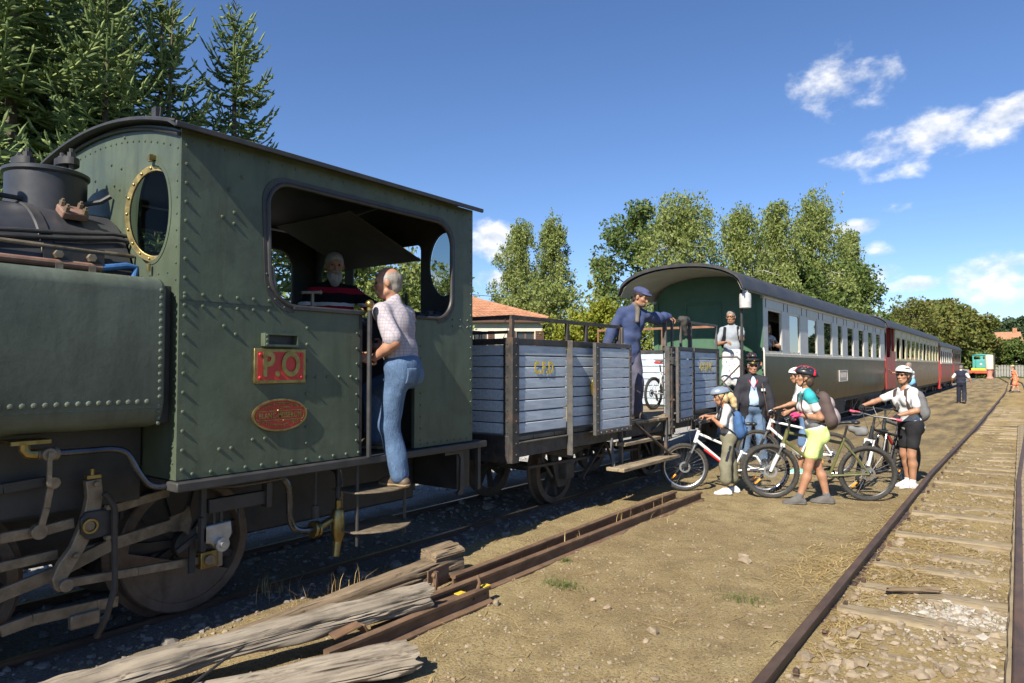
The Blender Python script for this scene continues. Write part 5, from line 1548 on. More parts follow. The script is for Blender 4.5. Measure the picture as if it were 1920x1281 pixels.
    f = MB(); f.bx(XS + .01, XS + .05, 8.93, 8.98, .44, .96); f.bx(XS + .0, XS + .05, 7.60, 7.64, .42, .96); f.bar((XS + .05, 7.95, .95), (XS + .20, 8.75, .47), .05, .016); f.bar((XS - .02, 8.28, .95), (XS + .03, 8.36, .73), .05, .016); f.bar((XS + .0, 7.42, .80), (XS + .08, 7.33, .44), .04, .016); f.bar((XS - .2, 7.5, .9), (XS - .15, 7.75, .45), .04, .016); f.bar((XS + .0, 8.55, .80), (XS + .05, 8.72, .90), .03, .012)
    B(f, 'step_strut', FRAMEG, bevel=.003)
    return W


build_wagon()
# dark rag hanging on the wagon railing
_rg = thing('rag', 'dark grey work gloves and rag hung over the wagon railing', 'rag', (XS - .02, 9.72, 2.34))
sdf_obj('cloth', [cone((.02, -.12, .03), (.0, .14, .04), .05, .045, .03), cone((.05, -.10, .0), (.05, -.04, -.20), .05, .03, .03), cone((-.04, .1, 0), (-.03, .08, -.12), .05, .03, .03)], .012, M('rag_dark', (.035, .033, .03), (.065, .06, .055), rough=.9), _rg, (), folds(4, fr=(30, 80)), .012)

# ------------------------------------------------------------------ passenger carriages
CG = M('coach_green', (.050, .118, .070), (.068, .145, .085), scale=2.5, rough=.5, bump=.08, bscale=20, c3=(.035, .075, .045), s3=2, amt3=.4)
CLOW = M('coach_dark_lower', (.026, .027, .024), (.040, .039, .034), scale=2.0, rough=.30, bump=.06, bscale=6, bdist=.012, rvar=.08, spec=.20)
CUP = M('coach_grey_upper', (.42, .43, .435), (.51, .52, .52), scale=2.2, rough=.5, bump=.1, bscale=20, c3=(.25, .25, .25), s3=3, amt3=.4)
CTRIM = M('coach_cream_trim', (.50, .47, .40), (.60, .57, .50), scale=4, rough=.5, bump=.05)
ROOFG = M('coach_roof_dark', (.028, .028, .032), (.052, .051, .055), scale=3, rough=.6, bump=.3, bscale=30, c3=(.12, .12, .12), s3=4, amt3=.4)
SOFF = M('canopy_soffit', (.40, .38, .33), (.48, .46, .41), scale=3, rough=.7, bump=.1)
C2UP = M('coach_cream_upper', (.46, .41, .25), (.55, .50, .33), scale=3, rough=.5, bump=.08)
C2LO = M('coach_brown_lower', (.085, .052, .040), (.125, .08, .060), scale=3, rough=.3, bump=.06)
CRED = M('coach_red', (.30, .025, .022), (.40, .035, .030), scale=3, rough=.4, bump=.06)
INT = M('coach_interior', (.09, .07, .05), (.14, .11, .08), scale=3, rough=.7, bump=.05)
SEAT = M('coach_seat', (.10, .05, .03), (.16, .085, .05), scale=6, rough=.6, bump=.1)
GLASS2 = glass_mat('coach_glass', (.40, .43, .41), .22)
CAN = M('lantern_enamel', (.55, .53, .50), (.68, .66, .62), scale=14, rough=.4, metal=.2, bump=.15, c3=(.35, .3, .25), s3=6, amt3=.5)


def MB2(m, k):
    """first or second half of a pair of mirrored boxes"""
    h = len(m.v) // 2; q = len(m.f) // 2
    return m.v[k * h:(k + 1) * h], [tuple(i - k * h for i in f) for f in m.f[k * q:(k + 1) * q]]


def roof_arc(n, hw, z0, rise): return [(XC + a * hw, z0 + rise * math.sqrt(max(1 - abs(a) ** 2.3, 0))) for a in np.linspace(1, -1, n)]


def arched_sheet(mb, prof, y0, y1, th):
    n = len(prof); vs = []
    for y in (y0, y1):
        for d in (0, th): vs += [(x, y, z + d) for x, z in prof]
    fs = []
    for i in range(n - 1):
        fs += [(i, i + 1, 2 * n + i + 1, 2 * n + i), (n + i, 3 * n + i, 3 * n + i + 1, n + i + 1), (i, n + i, n + i + 1, i + 1), (2 * n + i, 2 * n + i + 1, 3 * n + i + 1, 3 * n + i)]
    fs += [(0, 2 * n, 3 * n, n), (n - 1, 2 * n - 1, 4 * n - 1, 3 * n - 1)]
    return mb.add(vs, fs)


def carriage(name, label, y0, y1, wins, up, lo, zb, zs, zt, wtop, trim, wcurve=.0, end_mat=None, pane=True, body_y0=None, open_win=()):
    """side walls with real window openings; wins: list of (ya, yb)"""
    b0 = y0 if body_y0 is None else body_y0
    C = thing(name, label, 'carriage', (XC, (y0 + y1) / 2, 0))
    ox, oy = XC, (y0 + y1) / 2
    def B(mb, nm, mat, parent=None, **k):
        for i, v in enumerate(mb.v): mb.v[i] = (v[0] - ox, v[1] - oy, v[2])
        return mb.build(nm, mat, parent or C, **k)
    for s in (1, -1):
        x = XC + s * 1.15
        xi = x - s * .05
        # lower panels with tumblehome
        edges = sorted(set([b0, y1] + [round(b0 + (y1 - b0) * k / 7, 2) for k in range(1, 7)]))
        for a, c in zip(edges, edges[1:]):
            m = MB(); prof = [(x - s * .07, zb), (x - s * .025, zb + .12), (x, zb + .30), (x, zs - .03)] ; q = [(px - s * .04, pz) for px, pz in prof[::-1]]
            m.prism([(px, a + .004, pz) for px, pz in prof + q], (0, c - a - .008, 0)); B(m, 'side_panel', lo, smooth=35)
        m = MB(); m.bx(x - s * .03, x + s * .022, b0, y1, zs - .035, zs + .03); B(m, 'waist_rail', trim, bevel=.006)
        m = MB(); m.bx(xi, x, b0, y1, wtop, zt); B(m, 'upper_panel', up)
        m = MB()
        for a, c in zip([b0] + [w[1] for w in wins], [w[0] for w in wins] + [y1]): m.bx(xi, x, a, c, zs + .031, wtop - .001)
        for a_, f_ in m.prims: B(MB().add(a_, f_), 'window_pillar', up)
        m = MB(); m.bx(x - s * .01, x + s * .03, b0 - .03, y1 + .03, zt - .055, zt - .002); B(m, 'cornice', trim, bevel=.006)
        m = MB()
        for a, c in wins:
            for yy in (a - .14, c + .14): m.bx(x, x + s * .008, yy - .008, yy + .008, wtop + .001, zt - .06)
        B(m, 'panel_beads', trim if up is not CUP else ROOFG)
        for i, (a, c) in enumerate(wins):
            w = empty('window', (0, 0, 0), 0, C)
            m = MB(); m.strip([(x - s * .045, yy, zz) for yy, zz in rrect(a, c, zs + .031, wtop, .05, 4)], [(x - s * .045, yy, zz) for yy, zz in rrect(a + .045, c - .045, zs + .075, wtop - .045, .05, 4)], (s * .035, 0, 0)); B(m, 'window_frame', trim, w)
            if pane and i not in open_win:
                m = MB(); m.bx(x - s * .032, x - s * .027, a + .04, c - .04, zs + .07, wtop - .04); B(m, 'pane', GLASS2, w)
    # roof
    m = MB(); arched_sheet(m, roof_arc(33, 1.235, zt + .0, .50), y0 - .03, y1 + .05, .03); B(m, 'roof', ROOFG, smooth=40)
    m = MB()
    for y in (y0 - .04,): arched_sheet(m, roof_arc(33, 1.245, zt - .02, .50), y, y + .05, .058)
    B(m, 'roof_edge', BLACK, smooth=40)
    m = MB(); arched_sheet(m, roof_arc(33, 1.20, zt - .02, .47), y0 + .02, y1, .006); B(m, 'ceiling', SOFF, smooth=40)
    # ends
    arch = roof_arc(25, 1.10, zt - .03, .47)
    for y in (b0, y1 - .05):
        m = MB(); m.prism([(XC + 1.10, y, zb + .1), (XC - 1.10, y, zb + .1)][::-1] + [(px, y, pz) for px, pz in arch], (0, .05, 0)); B(m, 'end_wall', end_mat or lo)
    # floor, seats, underframe
    B(MB().bx(XC - 1.1, XC + 1.1, y0, y1, zb + .12, zb + .17), 'floor', INT)
    y = b0 + .9; k = 0
    while y < y1 - .8:
        m = MB(); 
        for s in (-1, 1):
            xc = XC + s * .62; m.bx(xc - .42, xc + .42, y - .03, y + .03, zb + .2, zs + .15); m.bx(xc - .42, xc + .42, y - .45, y + .45, zb + .5, zb + .58)
        B(MB().add(*MB2(m, 0)), 'seat', SEAT); B(MB().add(*MB2(m, 1)), 'seat', SEAT); y += 1.75
    m = MB()
    for s in (1, -1): m.bx(XC + s * 1.0 - .03, XC + s * 1.0 + .03, y0, y1, zb - .12, zb + .06)
    m.bx(XC - .1, XC + .1, y0, y1, zb - .1, zb + .08)
    B(m, 'sole_bar', UNDER)
    for s in (1, -1):
        m = MB(); ym = (b0 + y1) / 2
        m.bar((XC + s * .95, b0 + 4.0, zb - .1), (XC + s * .95, b0 + 5.2, .32), .035, .035); m.bar((XC + s * .95, b0 + 5.2, .32), (XC + s * .95, y1 - 5.2, .32), .035, .035); m.bar((XC + s * .95, y1 - 5.2, .32), (XC + s * .95, y1 - 4.0, zb - .1), .035, .035)
        for yy in (b0 + 5.2, y1 - 5.2): m.bx(XC + s * .95 - .03, XC + s * .95 + .03, yy - .03, yy + .03, .32, zb)
        B(m, 'truss_rod', FRAMEG)
        B(MB().bx(XC + s * .75, XC + s * 1.0, ym - .9, ym + .9, .35, zb - .08), 'battery_box', UNDER, bevel=.02)
    for yb in (b0 + 2.2, y1 - 2.2):
        for ya in (yb - .75, yb + .75):
            for s in (1, -1):
                xw = XC + s * .505
                m = MB(); m.lathe([(.10, -.04), (.40, -.06), (.42, -.035), (.385, -.03), (.38, .055), (.32, .06), (.10, .03)], (xw, ya, .385), (s, 0, 0), n=36, closed=True); m.cyl((xw, ya, .385), (xw + s * .09, ya, .385), .08, n=14); B(m, 'wheel', TYRE, smooth=40)
        for s in (1, -1):
            m = MB(); m.bx(XC + s * .68, XC + s * .74, yb - 1.2, yb + 1.2, .42, .62)
            for ya in (yb - .75, yb + .75): m.bx(XC + s * .66, XC + s * .82, ya - .12, ya + .12, .27, .50)
            B(m, 'bogie_frame', UNDER, bevel=.01)
    return C, B


def build_carriages():
    wins = [(13.92, 14.92), (15.50, 16.40), (17.12, 18.04), (18.76, 19.70), (20.42, 21.02), (21.72, 22.62), (23.42, 24.30), (25.08, 25.88), (26.62, 27.50)]
    C, B = carriage('passenger_carriage', 'grey and dark green arched-roof carriage with open green end platform', 12.16, 28.45, wins, CUP, CLOW, .78, 1.90, 3.06, 2.83, CTRIM, end_mat=CG, body_y0=13.62, open_win=(0,))
    # green end wall details: door and beads
    ye = 13.62
    m = MB()
    for x in (-5.60, -4.86): m.bx(x - .02, x + .02, ye - .02, ye - .001, .95, 2.95)
    m.bx(-5.60, -4.86, ye - .02, ye - .001, 2.93, 2.97); B(m, 'end_door_frame', CG, bevel=.004)
    m = MB(); m.bx(-4.92, -4.84, ye - .05, ye - .02, 1.85, 1.90); B(m, 'door_handle', BRASS)
    m = MB(); m.bx(XC - 1.10, XC + 1.10, ye - .02, ye - .002, 1.18, 1.24); B(m, 'end_wall_rail', FRAME)
    for s in (1, -1):
        m = MB(); m.bx(XC + s * 1.04, XC + s * 1.149, ye - .03, ye + .02, .85, 3.0); B(m, 'corner_pillar', CG)
    # platform: floor, railings, posts, steps
    B(MB().bx(XC - 1.12, XC + 1.12, 12.40, 13.60, .90, .96), 'platform_floor', UNDER)
    B(MB().bx(XC - 1.12, XC + 1.12, 12.36, 12.44, .70, .97), 'headstock', FRAME)
    m = MB(); yr = 12.45
    for s in (1, -1):
        xa, xb = XC + s * 1.08, XC + s * .45
        m.tube([(xa, yr, .95), (xa, yr, 1.78), (xa - s * .06, yr, 1.84), (xb, yr, 1.84), (xb, yr, .95)], .017, 8)
        m.tube([(xa, yr, 1.70), (xb, yr, 1.05)], .014, 6); m.tube([(xb, yr, 1.70), (xa, yr, 1.05)], .014, 6)
        m.tube([(xa, yr, 1.80), (xa, yr + .45, 1.55), (xa, yr + .62, 1.20), (xa, yr + .62, .95)], .016, 8)
    for sx_ in (1, -1):
        q_ = MB(); [q_.add(a_, f_) for a_, f_ in m.prims if (a_[0][0] - XC) * sx_ > 0]; B(q_, 'platform_railing', FRAME)
    m = MB()
    for s in (1, -1): m.cyl((XC + s * 1.10, 12.48, .95), (XC + s * 1.10, 12.48, 3.08), .026, n=12)
    B(m, 'canopy_post', BLACK)
    m = MB(); m.tube([(XC + 1.19, 13.55, 1.15), (XC + 1.19, 13.52, 1.20), (XC + 1.19, 13.52, 1.95), (XC + 1.17, 13.55, 2.02), (XC + 1.13, 13.58, 1.98)], .017, 8); B(m, 'grab_rail', CTRIM)
    for z, x in ((.62, XC + 1.05), (.34, XC + 1.12)): B(MB().bx(x - .12, x + .14, 12.75, 13.45, z - .03, z), 'step', UNDER)
    # enamel lantern can hung under the canopy corner
    m = MB(); m.lathe([(.075, 0), (.10, .01), (.105, .20), (.10, .26), (.05, .29), (.045, .32), (.055, .325)], (XC + 1.19, 12.42, 2.72), n=24); la = B(m, 'lantern', CAN, smooth=40)
    B(MB().tube([(XC + 1.10, 12.42, 2.96), (XC + 1.09, 12.42, 2.85), (XC + 1.09, 12.42, 2.80)], .010, 6).cyl((XC + 1.19, 12.42, 3.03), (XC + 1.17, 12.44, 3.10), .02, n=8), 'lantern_handle', BLACK, la)
    # notice plate on the lower side
    m = MB(); m.bx(XS + .001, XS + .018, 20.42, 21.55, 1.24, 1.56); sg = B(m, 'notice_plate', M('notice_face', (.34, .27, .27), (.42, .34, .33), scale=8, rough=.5), bevel=.006)
    m = MB(); m.strip([(XS + .012, a, c) for a, c in rrect(20.42, 21.55, 1.24, 1.56, .01, 2)], [(XS + .012, a, c) for a, c in rrect(20.50, 21.47, 1.275, 1.53, .01, 2)], (.012, 0, 0)); B(m, 'notice_border', CTRIM, sg)
    m = MB()
    for k in range(6): m.bx(XS + .018, XS + .022, 20.60 + k * .135, 20.655 + k * .135, 1.35, 1.50)
    m.bx(XS + .018, XS + .022, 20.58, 21.40, 1.30, 1.315); B(m, 'notice_marks', CTRIM, sg)
    # second and third carriages
    w2 = [(31.50 + i * 1.62, 32.62 + i * 1.62) for i in range(11)]
    C2, B2 = carriage('passenger_carriage', 'cream and brown carriage with dark red end, second behind the wagon', 28.75, 49.0, w2, C2UP, C2LO, .66, 1.90, 3.14, 2.86, C2UP, end_mat=CRED, body_y0=31.15, open_win=(0, 1, 6))
    B2(MB().bx(XC + .55, XC + 1.14, 28.85, 28.93, .8, 2.05).bx(XC + 1.08, XC + 1.15, 28.9, 30.1, .8, 2.0), 'red_end_panel', CRED)
    B2(MB().bx(XC + 1.08, XC + 1.15, 30.15, 31.14, .8, 2.25), 'red_gate', CRED)
    B2(MB().bx(XC - 1.1, XC + 1.1, 28.8, 31.1, .72, .80), 'platform_floor', UNDER)
    m = MB()
    for y in (28.9, 30.12): m.cyl((XC + 1.12, y, .8), (XC + 1.12, y, 3.12), .03, n=10)
    B2(m, 'canopy_post', FRAME)
    m = MB()
    for y in np.arange(31.6, 48.9, .8): m.bar((XS - .04, y, .78), (XS + .0, y + .10, .98), .012, .012)
    B2(m, 'lower_battens', C2LO)
    w3 = [(50.75 + i * 1.45, 51.75 + i * 1.45) for i in range(6)]
    C3, B3 = carriage('passenger_carriage', 'short red and white carriage at the far end of the train', 49.4, 59.4, w3, CTRIM, CRED, .62, 1.84, 2.90, 2.66, CTRIM, end_mat=CRED, body_y0=50.5, open_win=range(6))
    B3(MB().bx(XC + 1.02, XC + 1.16, 49.5, 49.9, .35, 2.0).bx(XC + .9, XC + 1.2, 49.3, 50.2, .28, .34), 'red_step_post', CRED)
    w4 = [(60.6 + i * 1.45, 61.55 + i * 1.45) for i in range(5)]
    carriage('passenger_carriage', 'weathered brown carriage closing the train, beyond the red one', 59.8, 68.6, w4, C2LO, CRED, .62, 1.84, 2.90, 2.66, C2LO, end_mat=C2LO, body_y0=60.2, open_win=range(5))


build_carriages()

# ------------------------------------------------------------------ people
def skin_mat(name, c, c2):
    m = M(name, c, c2, scale=14, rough=.5, bump=.06, bscale=90, bdist=.002, rvar=.06)
    b = m.node_tree.nodes['Principled BSDF']
    b.inputs['Subsurface Weight'].default_value = .08; b.inputs['Subsurface Radius'].default_value = (.02, .008, .004); b.inputs['Subsurface Scale'].default_value = .3
    return m


SK_TAN = skin_mat('skin_tanned', (.31, .155, .088), (.39, .20, .116))
SK_FAIR = skin_mat('skin_fair', (.42, .23, .155), (.48, .28, .195))
SK_RED = skin_mat('skin_ruddy', (.34, .165, .10), (.42, .215, .135))
EYE = M('eye_dark', (.02, .015, .012), rough=.15, bump=0)
LIP = M('lip', (.36, .13, .10), rough=.45, bump=0)


def fabric(name, c1, c2, scale=5, bump=.35, bscale=260, rough=.85, c3=None, **kw):
    return M(name, c1, c2, scale=scale, rough=rough, bump=.55, bscale=15, bdist=.018, spec=.2, rvar=.05, c3=c3, **kw)


def denim(name, c1, c2):
    if name in MATS: return MATS[name]
    m, nt, b = newmat(name)
    n = _noise(nt, 7, 8, .65); w = _noise(nt, 420, 2, .5, stretch=(1, 1, .12)); f = _noise(nt, 34, 5, .6, stretch=(1, 1, .5))
    col = _ramp(nt, n, [(.32, c1), (.7, c2)])
    col = _mix(nt, _ramp(nt, w, [(.35, 0.0), (.7, .35)]), col, (.20, .26, .34))
    col = _mix(nt, _ramp(nt, f, [(.52, 0.0), (.75, .35)]), col, tuple(min(1, x * 1.9) for x in c2))
    nt.links.new(col, b.inputs['Base Color'])
    b.inputs['Roughness'].default_value = .85; b.inputs['Specular IOR Level'].default_value = .2
    _bump(nt, b, _math(nt, 'ADD', f, _math(nt, 'MULTIPLY', w, .1)), .6, .014)
    MATS[name] = m
    return m


JEAN = denim('denim_blue', (.038, .075, .155), (.082, .145, .26))
JEAN2 = denim('denim_faded', (.065, .115, .205), (.12, .19, .30))


def frame_from(fwd, up):
    f = _n3(fwd); u = np.asarray(up, float); r = _n3(np.cross(f, u)); u = np.cross(r, f)
    return np.stack([r, f, u], 1)      # columns: right, forward, up


def rotm(axis, deg):
    a = rad(deg); ax = _n3(axis); K = np.array([[0, -ax[2], ax[1]], [ax[2], 0, -ax[0]], [-ax[1], ax[0], 0]])
    return np.eye(3) + math.sin(a) * K + (1 - math.cos(a)) * K @ K


def ik(a, b, l1, l2, hint):
    a, b = np.asarray(a, float), np.asarray(b, float)
    d = b - a; L_ = np.linalg.norm(d)
    if L_ > (l1 + l2) * .999:
        return a + d * l1 / (l1 + l2)
    u = d / L_; c = (l1 * l1 + L_ * L_ - l2 * l2) / (2 * L_); hgt = math.sqrt(max(l1 * l1 - c * c, 0))
    hv = np.asarray(hint, float); hv = _n3(hv - u * (hv @ u))
    return a + u * c + hv * hgt


def hand_prims(w, d, nrm, s, side, curl=22, spread=1.0, thumb=None):
    """w wrist, d pointing, nrm palm normal; side=+1 right hand: thumb towards ts"""
    d = _n3(d); nrm = _n3(np.asarray(nrm, float) - d * (np.asarray(nrm, float) @ d)); t = np.cross(d, nrm) * side   # thumb side
    P = []
    w = np.asarray(w, float)
    R_ = np.stack([t, d, nrm], 1)
    P.append(ell(w + d * .045 * s, np.array([.040, .052, .016]) * s, R_, .012 * s))
    P.append(cone(w - d * .03 * s, w + d * .02 * s, .026 * s, .026 * s, .02 * s, fl=(nrm, .75)))
    for i, (off, ln) in enumerate(((.030, .074), (.010, .084), (-.010, .079), (-.029, .062))):
        b = w + d * (.086 - abs(off - .01) * .25) * s + t * off * s
        ang = 0; p = b; r = .0088 * s
        for j, fr in enumerate((.45, .32, .27)):
            ang += curl * (1, 1.15, .8)[j]
            dv = d * math.cos(rad(ang)) + nrm * math.sin(rad(ang)) + t * (off * 2.2 * spread)
            q = p + _n3(dv) * ln * fr * s
            P.append(cone(p, q, r, r * .93, .003)); p = q; r *= .93
    th = curl if thumb is None else thumb
    b = w + d * .022 * s + t * .030 * s
    dv = _n3(d * .62 + t * .72 + nrm * (.15 + th * .008)); q = b + dv * .042 * s
    P.append(cone(b - t * .012 * s, q, .015 * s, .0115 * s, .01 * s))
    dv2 = _n3(d * .85 + t * (.35 - th * .008) + nrm * (.2 + th * .012)); P.append(cone(q, q + dv2 * .036 * s, .0115 * s, .009 * s, .004))
    return P


class Person:
    def __init__(s, name, label, base, heading, H=1.72, sex='m', girth=1.0, belly=0.0, pelvis=None, pyaw=0, lean=(0, 0), twist=0, head=(0, 0, 0),
                 footL=(-.10, 0, 0, -8), footR=(.10, 0, 0, 8), handL=None, handR=None, skin=SK_TAN, eL=(-.5, -.8, -.2), eR=(.5, -.8, -.2), kL=(0, 1, 0), kR=(0, 1, 0),
                 gripL=None, gripR=None, gloves=None, bare=False, h=.013, curl=22, group=None, toeL=0, toeR=0):
        s.root = thing(name, label, 'person', base, heading, group)
        s.H = H; sc = s.s = H / 1.75; s.sex = sex; s.g = girth; s.h = h * 1.12; s.q = max(h / .0115, 1.0)
        f = sex == 'f'; c = sex == 'c'
        s.base = np.array(base, float); s.hd = heading
        P0 = np.array(pelvis if pelvis is not None else (0, 0, .525 * H), float); s.P = P0
        rp = rotm((0, 0, 1), pyaw); s.pr, s.pf = rp[:, 0], rp[:, 1]
        T = rotm((0, 0, 1), pyaw + twist) @ rotm((0, 1, 0), lean[1]) @ rotm((1, 0, 0), -lean[0]); s.T = T
        r, fw, u = T[:, 0], T[:, 1], T[:, 2]; s.r, s.f, s.u = r, fw, u
        sw = (.142 if f else .135 if c else .164) * sc * (1 + (girth - 1) * .35)
        hw = (.088 if f else .075 if c else .085) * sc
        s.hip = {'L': P0 - s.pr * hw - np.array([0, 0, .02 * sc]), 'R': P0 + s.pr * hw - np.array([0, 0, .02 * sc])}
        s.sh = {'L': P0 + u * .475 * sc - r * sw, 'R': P0 + u * .475 * sc + r * sw}
        s.neck = P0 + u * .545 * sc
        s.foot = {'L': np.array(footL, float), 'R': np.array(footR, float)}
        s.toe = {'L': toeL, 'R': toeR}
        s.ank, s.knee, s.fd = {}, {}, {}
        for k, hint in (('L', kL), ('R', kR)):
            ft = s.foot[k]; fd = rotm((0, 0, 1), -ft[3]) @ np.array([0, 1, 0]); s.fd[k] = fd
            s.ank[k] = ft[:3] + np.array([0, 0, .078 * sc]) - fd * .0
            s.knee[k] = ik(s.hip[k], s.ank[k], .239 * H, .233 * H, hint)
        s.wr, s.el, s.hdir, s.hn = {}, {}, {}, {}
        l1, l2 = .170 * H, .148 * H
        for k, hp, hint, gp, sg in (('L', handL, eL, gripL, -1), ('R', handR, eR, gripR, 1)):
            if hp is None: hp = P0 + r * sg * (sw + .06 * sc) + np.array([0, 0, -.03 * sc]) + fw * .05
            hp = np.array(hp, float)
            v = hp - s.sh[k]; mx = (l1 + l2) * .995
            if np.linalg.norm(v) > mx: hp = s.sh[k] + v / np.linalg.norm(v) * mx
            s.wr[k] = hp; s.el[k] = ik(s.sh[k], hp, l1, l2, rotm((0, 0, 1), pyaw + twist) @ np.array(hint, float))
            fa = _n3(hp - s.el[k])
            if gp is None: s.hdir[k] = fa; s.hn[k] = -r * sg + fw * .1
            else: s.hdir[k] = np.array(gp[0], float); s.hn[k] = np.array(gp[1], float)
        s.curl = {'L': gripL[2] if gripL and len(gripL) > 2 else curl, 'R': gripR[2] if gripR and len(gripR) > 2 else curl}
        # head frame
        hs = s.hs = (1.04 if sex == 'm' else 1.0 if f else .98) * (sc if not c else .5 + .5 * sc)
        Hm = rotm((0, 0, 1), pyaw + twist + head[0]) @ rotm((1, 0, 0), head[1]) @ rotm((0, 1, 0), head[2]); s.Hm = Hm
        s.hc = s.neck + Hm[:, 2] * .163 * hs + Hm[:, 1] * .022 * hs
        s.belly = belly
        prims = s.torso(-.012) + s.legs(1.0, 0 if bare else -.02) + s.arms(1.0, 0)
        prims.append(cone(s.neck - u * .03, s.hp(0, -.012, -.05), (.046 if f or c else .056) * sc, (.044 if f or c else .053) * sc, .03))
        for k in 'LR': prims += s.feet(k, 0)
        V, Q = sdf_mesh(prims, h * 1.5)
        Vs, Qs = [V], [Q]; n = len(V)
        hV, hQ = sdf_mesh(s.head_prims(), min(.0075 * s.q, .016)); Vs.append(hV); Qs.append(hQ + n); n += len(hV)
        for k, sg in (('L', -1), ('R', 1)):
            hp_ = hand_prims(s.wr[k], s.hdir[k], s.hn[k], sc, sg, s.curl[k])
            gv, gq = sdf_mesh(hp_, min(.0060 * s.q, .012))
            if gloves:
                link('glove', fast_mesh('glove', gv, gq), gloves, s.root)
            else:
                Vs.append(gv); Qs.append(gq + n); n += len(gv)
        link('body', fast_mesh('body', np.concatenate(Vs), np.concatenate(Qs)), skin, s.root)
        e = MB()
        for sx in (-1, 1): e.ball(s.hp(sx * .031, .0835, .012), .0095 * hs, 8, 6)
        e.build('eyes', EYE, s.root)
        lp = MB(); lp.tube([s.hp(x * .022, .0985 - abs(x) * .010, -.060 + .003 * (1 - abs(x))) for x in (-1, -.5, 0, .5, 1)], [.003 * hs, .0055 * hs, .006 * hs, .0055 * hs, .003 * hs], 6)
        lp.build('lips', LIP, s.root)

    def hp(s, x, y, z): return s.hc + s.Hm @ (np.array([x, y, z]) * s.hs)

    def head_prims(s):
        q, R_ = s.hs, s.Hm; p = s.hp
        E_ = lambda c, r, k=.02, op='u': ell(p(*c), np.array(r) * q, R_, k * q, op)
        wide = 1.0 if s.sex == 'm' else .95
        P = [E_((0, -.012, .034), (.074 * wide, .094, .084), .02), E_((0, .022, -.026), (.058 * wide, .068, .082), .035),
             E_((0, .05, -.088), (.034 * wide, .036, .028), .03),
             cone(p(-.046, .01, -.068), p(-.02, .055, -.09), .022 * q, .02 * q, .02), cone(p(.046, .01, -.068), p(.02, .055, -.09), .022 * q, .02 * q, .02),
             cone(p(-.036, .074, .032), p(.036, .074, .032), .012 * q, .012 * q, .018),
             E_((-.031, .092, .011), (.018, .016, .012), .012, 's'), E_((.031, .092, .011), (.018, .016, .012), .012, 's'),
             cone(p(0, .082, .014), p(0, .108, -.026), .008 * q, .0125 * q, .012), cone(p(-.011, .094, -.031), p(.011, .094, -.031), .008 * q, .008 * q, .008),
             cone(p(-.018, .086, -.06), p(.018, .086, -.06), .013 * q, .013 * q, .012), cone(p(-.04, .062, -.012), p(-.03, .07, -.02), .02 * q, .018 * q, .02), cone(p(.04, .062, -.012), p(.03, .07, -.02), .02 * q, .018 * q, .02),
             E_((-.077 * wide, -.004, -.004), (.010, .021, .033), .008), E_((.077 * wide, -.004, -.004), (.010, .021, .033), .008),
             cone(s.neck, p(0, -.015, -.06), (.045 if s.sex != 'm' else .055) * s.s, (.046 if s.sex != 'm' else .054) * s.s, .02)]
        return P

    def torso(s, o=0.0, k=.032, low=True):
        sc, g = s.s, s.g; f = s.sex == 'f'; c = s.sex == 'c'
        T = s.T; P = s.P
        pt = lambda x, y, z: P + T @ (np.array([x, y, z]) * sc)
        wch = (.138 if f else .122 if c else .162) * (1 + (g - 1) * .7); wwa = (.125 if f else .122 if c else .148) * g; whp = (.163 if f else .140 if c else .160) * (.5 + .5 * g)
        L = [ell(pt(0, -.005, .37), (np.array([wch, .106 * (.4 + .6 * g), .17]) * sc + o), T, k), ell(pt(0, .0, .17), (np.array([wwa, .100 * g, .16]) * sc + o), T, k),
             cone(s.sh['L'] - s.u * .01 * sc, s.sh['R'] - s.u * .01 * sc, .050 * sc + o, .050 * sc + o, .045),
             cone(s.neck - s.u * .05 * sc - s.r * .09 * sc, s.neck - s.u * .05 * sc + s.r * .09 * sc, .042 * sc + o, .042 * sc + o, .03),
             cone(s.sh['L'], s.neck - s.u * .01 * sc, .046 * sc + o, .040 * sc + o, .03), cone(s.sh['R'], s.neck - s.u * .01 * sc, .046 * sc + o, .040 * sc + o, .03)]
        if low:
            L.append(ell(P + T[:, 2] * .01 * sc - s.pf * .012 * sc, np.array([whp, .118 * (.4 + .6 * g), .13]) * sc + o, np.stack([s.pr, s.pf, np.array([0, 0, 1.])], 1), k))
            if not c:
                for sx in (-1, 1): L.append(ell(P + s.pr * sx * .072 * sc - s.pf * (.062 if f else .042) * sc - np.array([0, 0, .05 * sc]), np.array([.080, .078, .086] if f else [.076, .070, .082]) * sc * (.6 + .4 * g) + o, None, .04))
        if f:
            for sx in (-1, 1): L.append(ell(pt(sx * .072, .085, .345), np.array([.062, .052, .06]) * sc * g + o, T, .05))
        if s.belly: L.append(ell(pt(0, .055, .12), np.array([.15 * g, .09 + s.belly, .15]) * sc + o, T, .06))
        return L

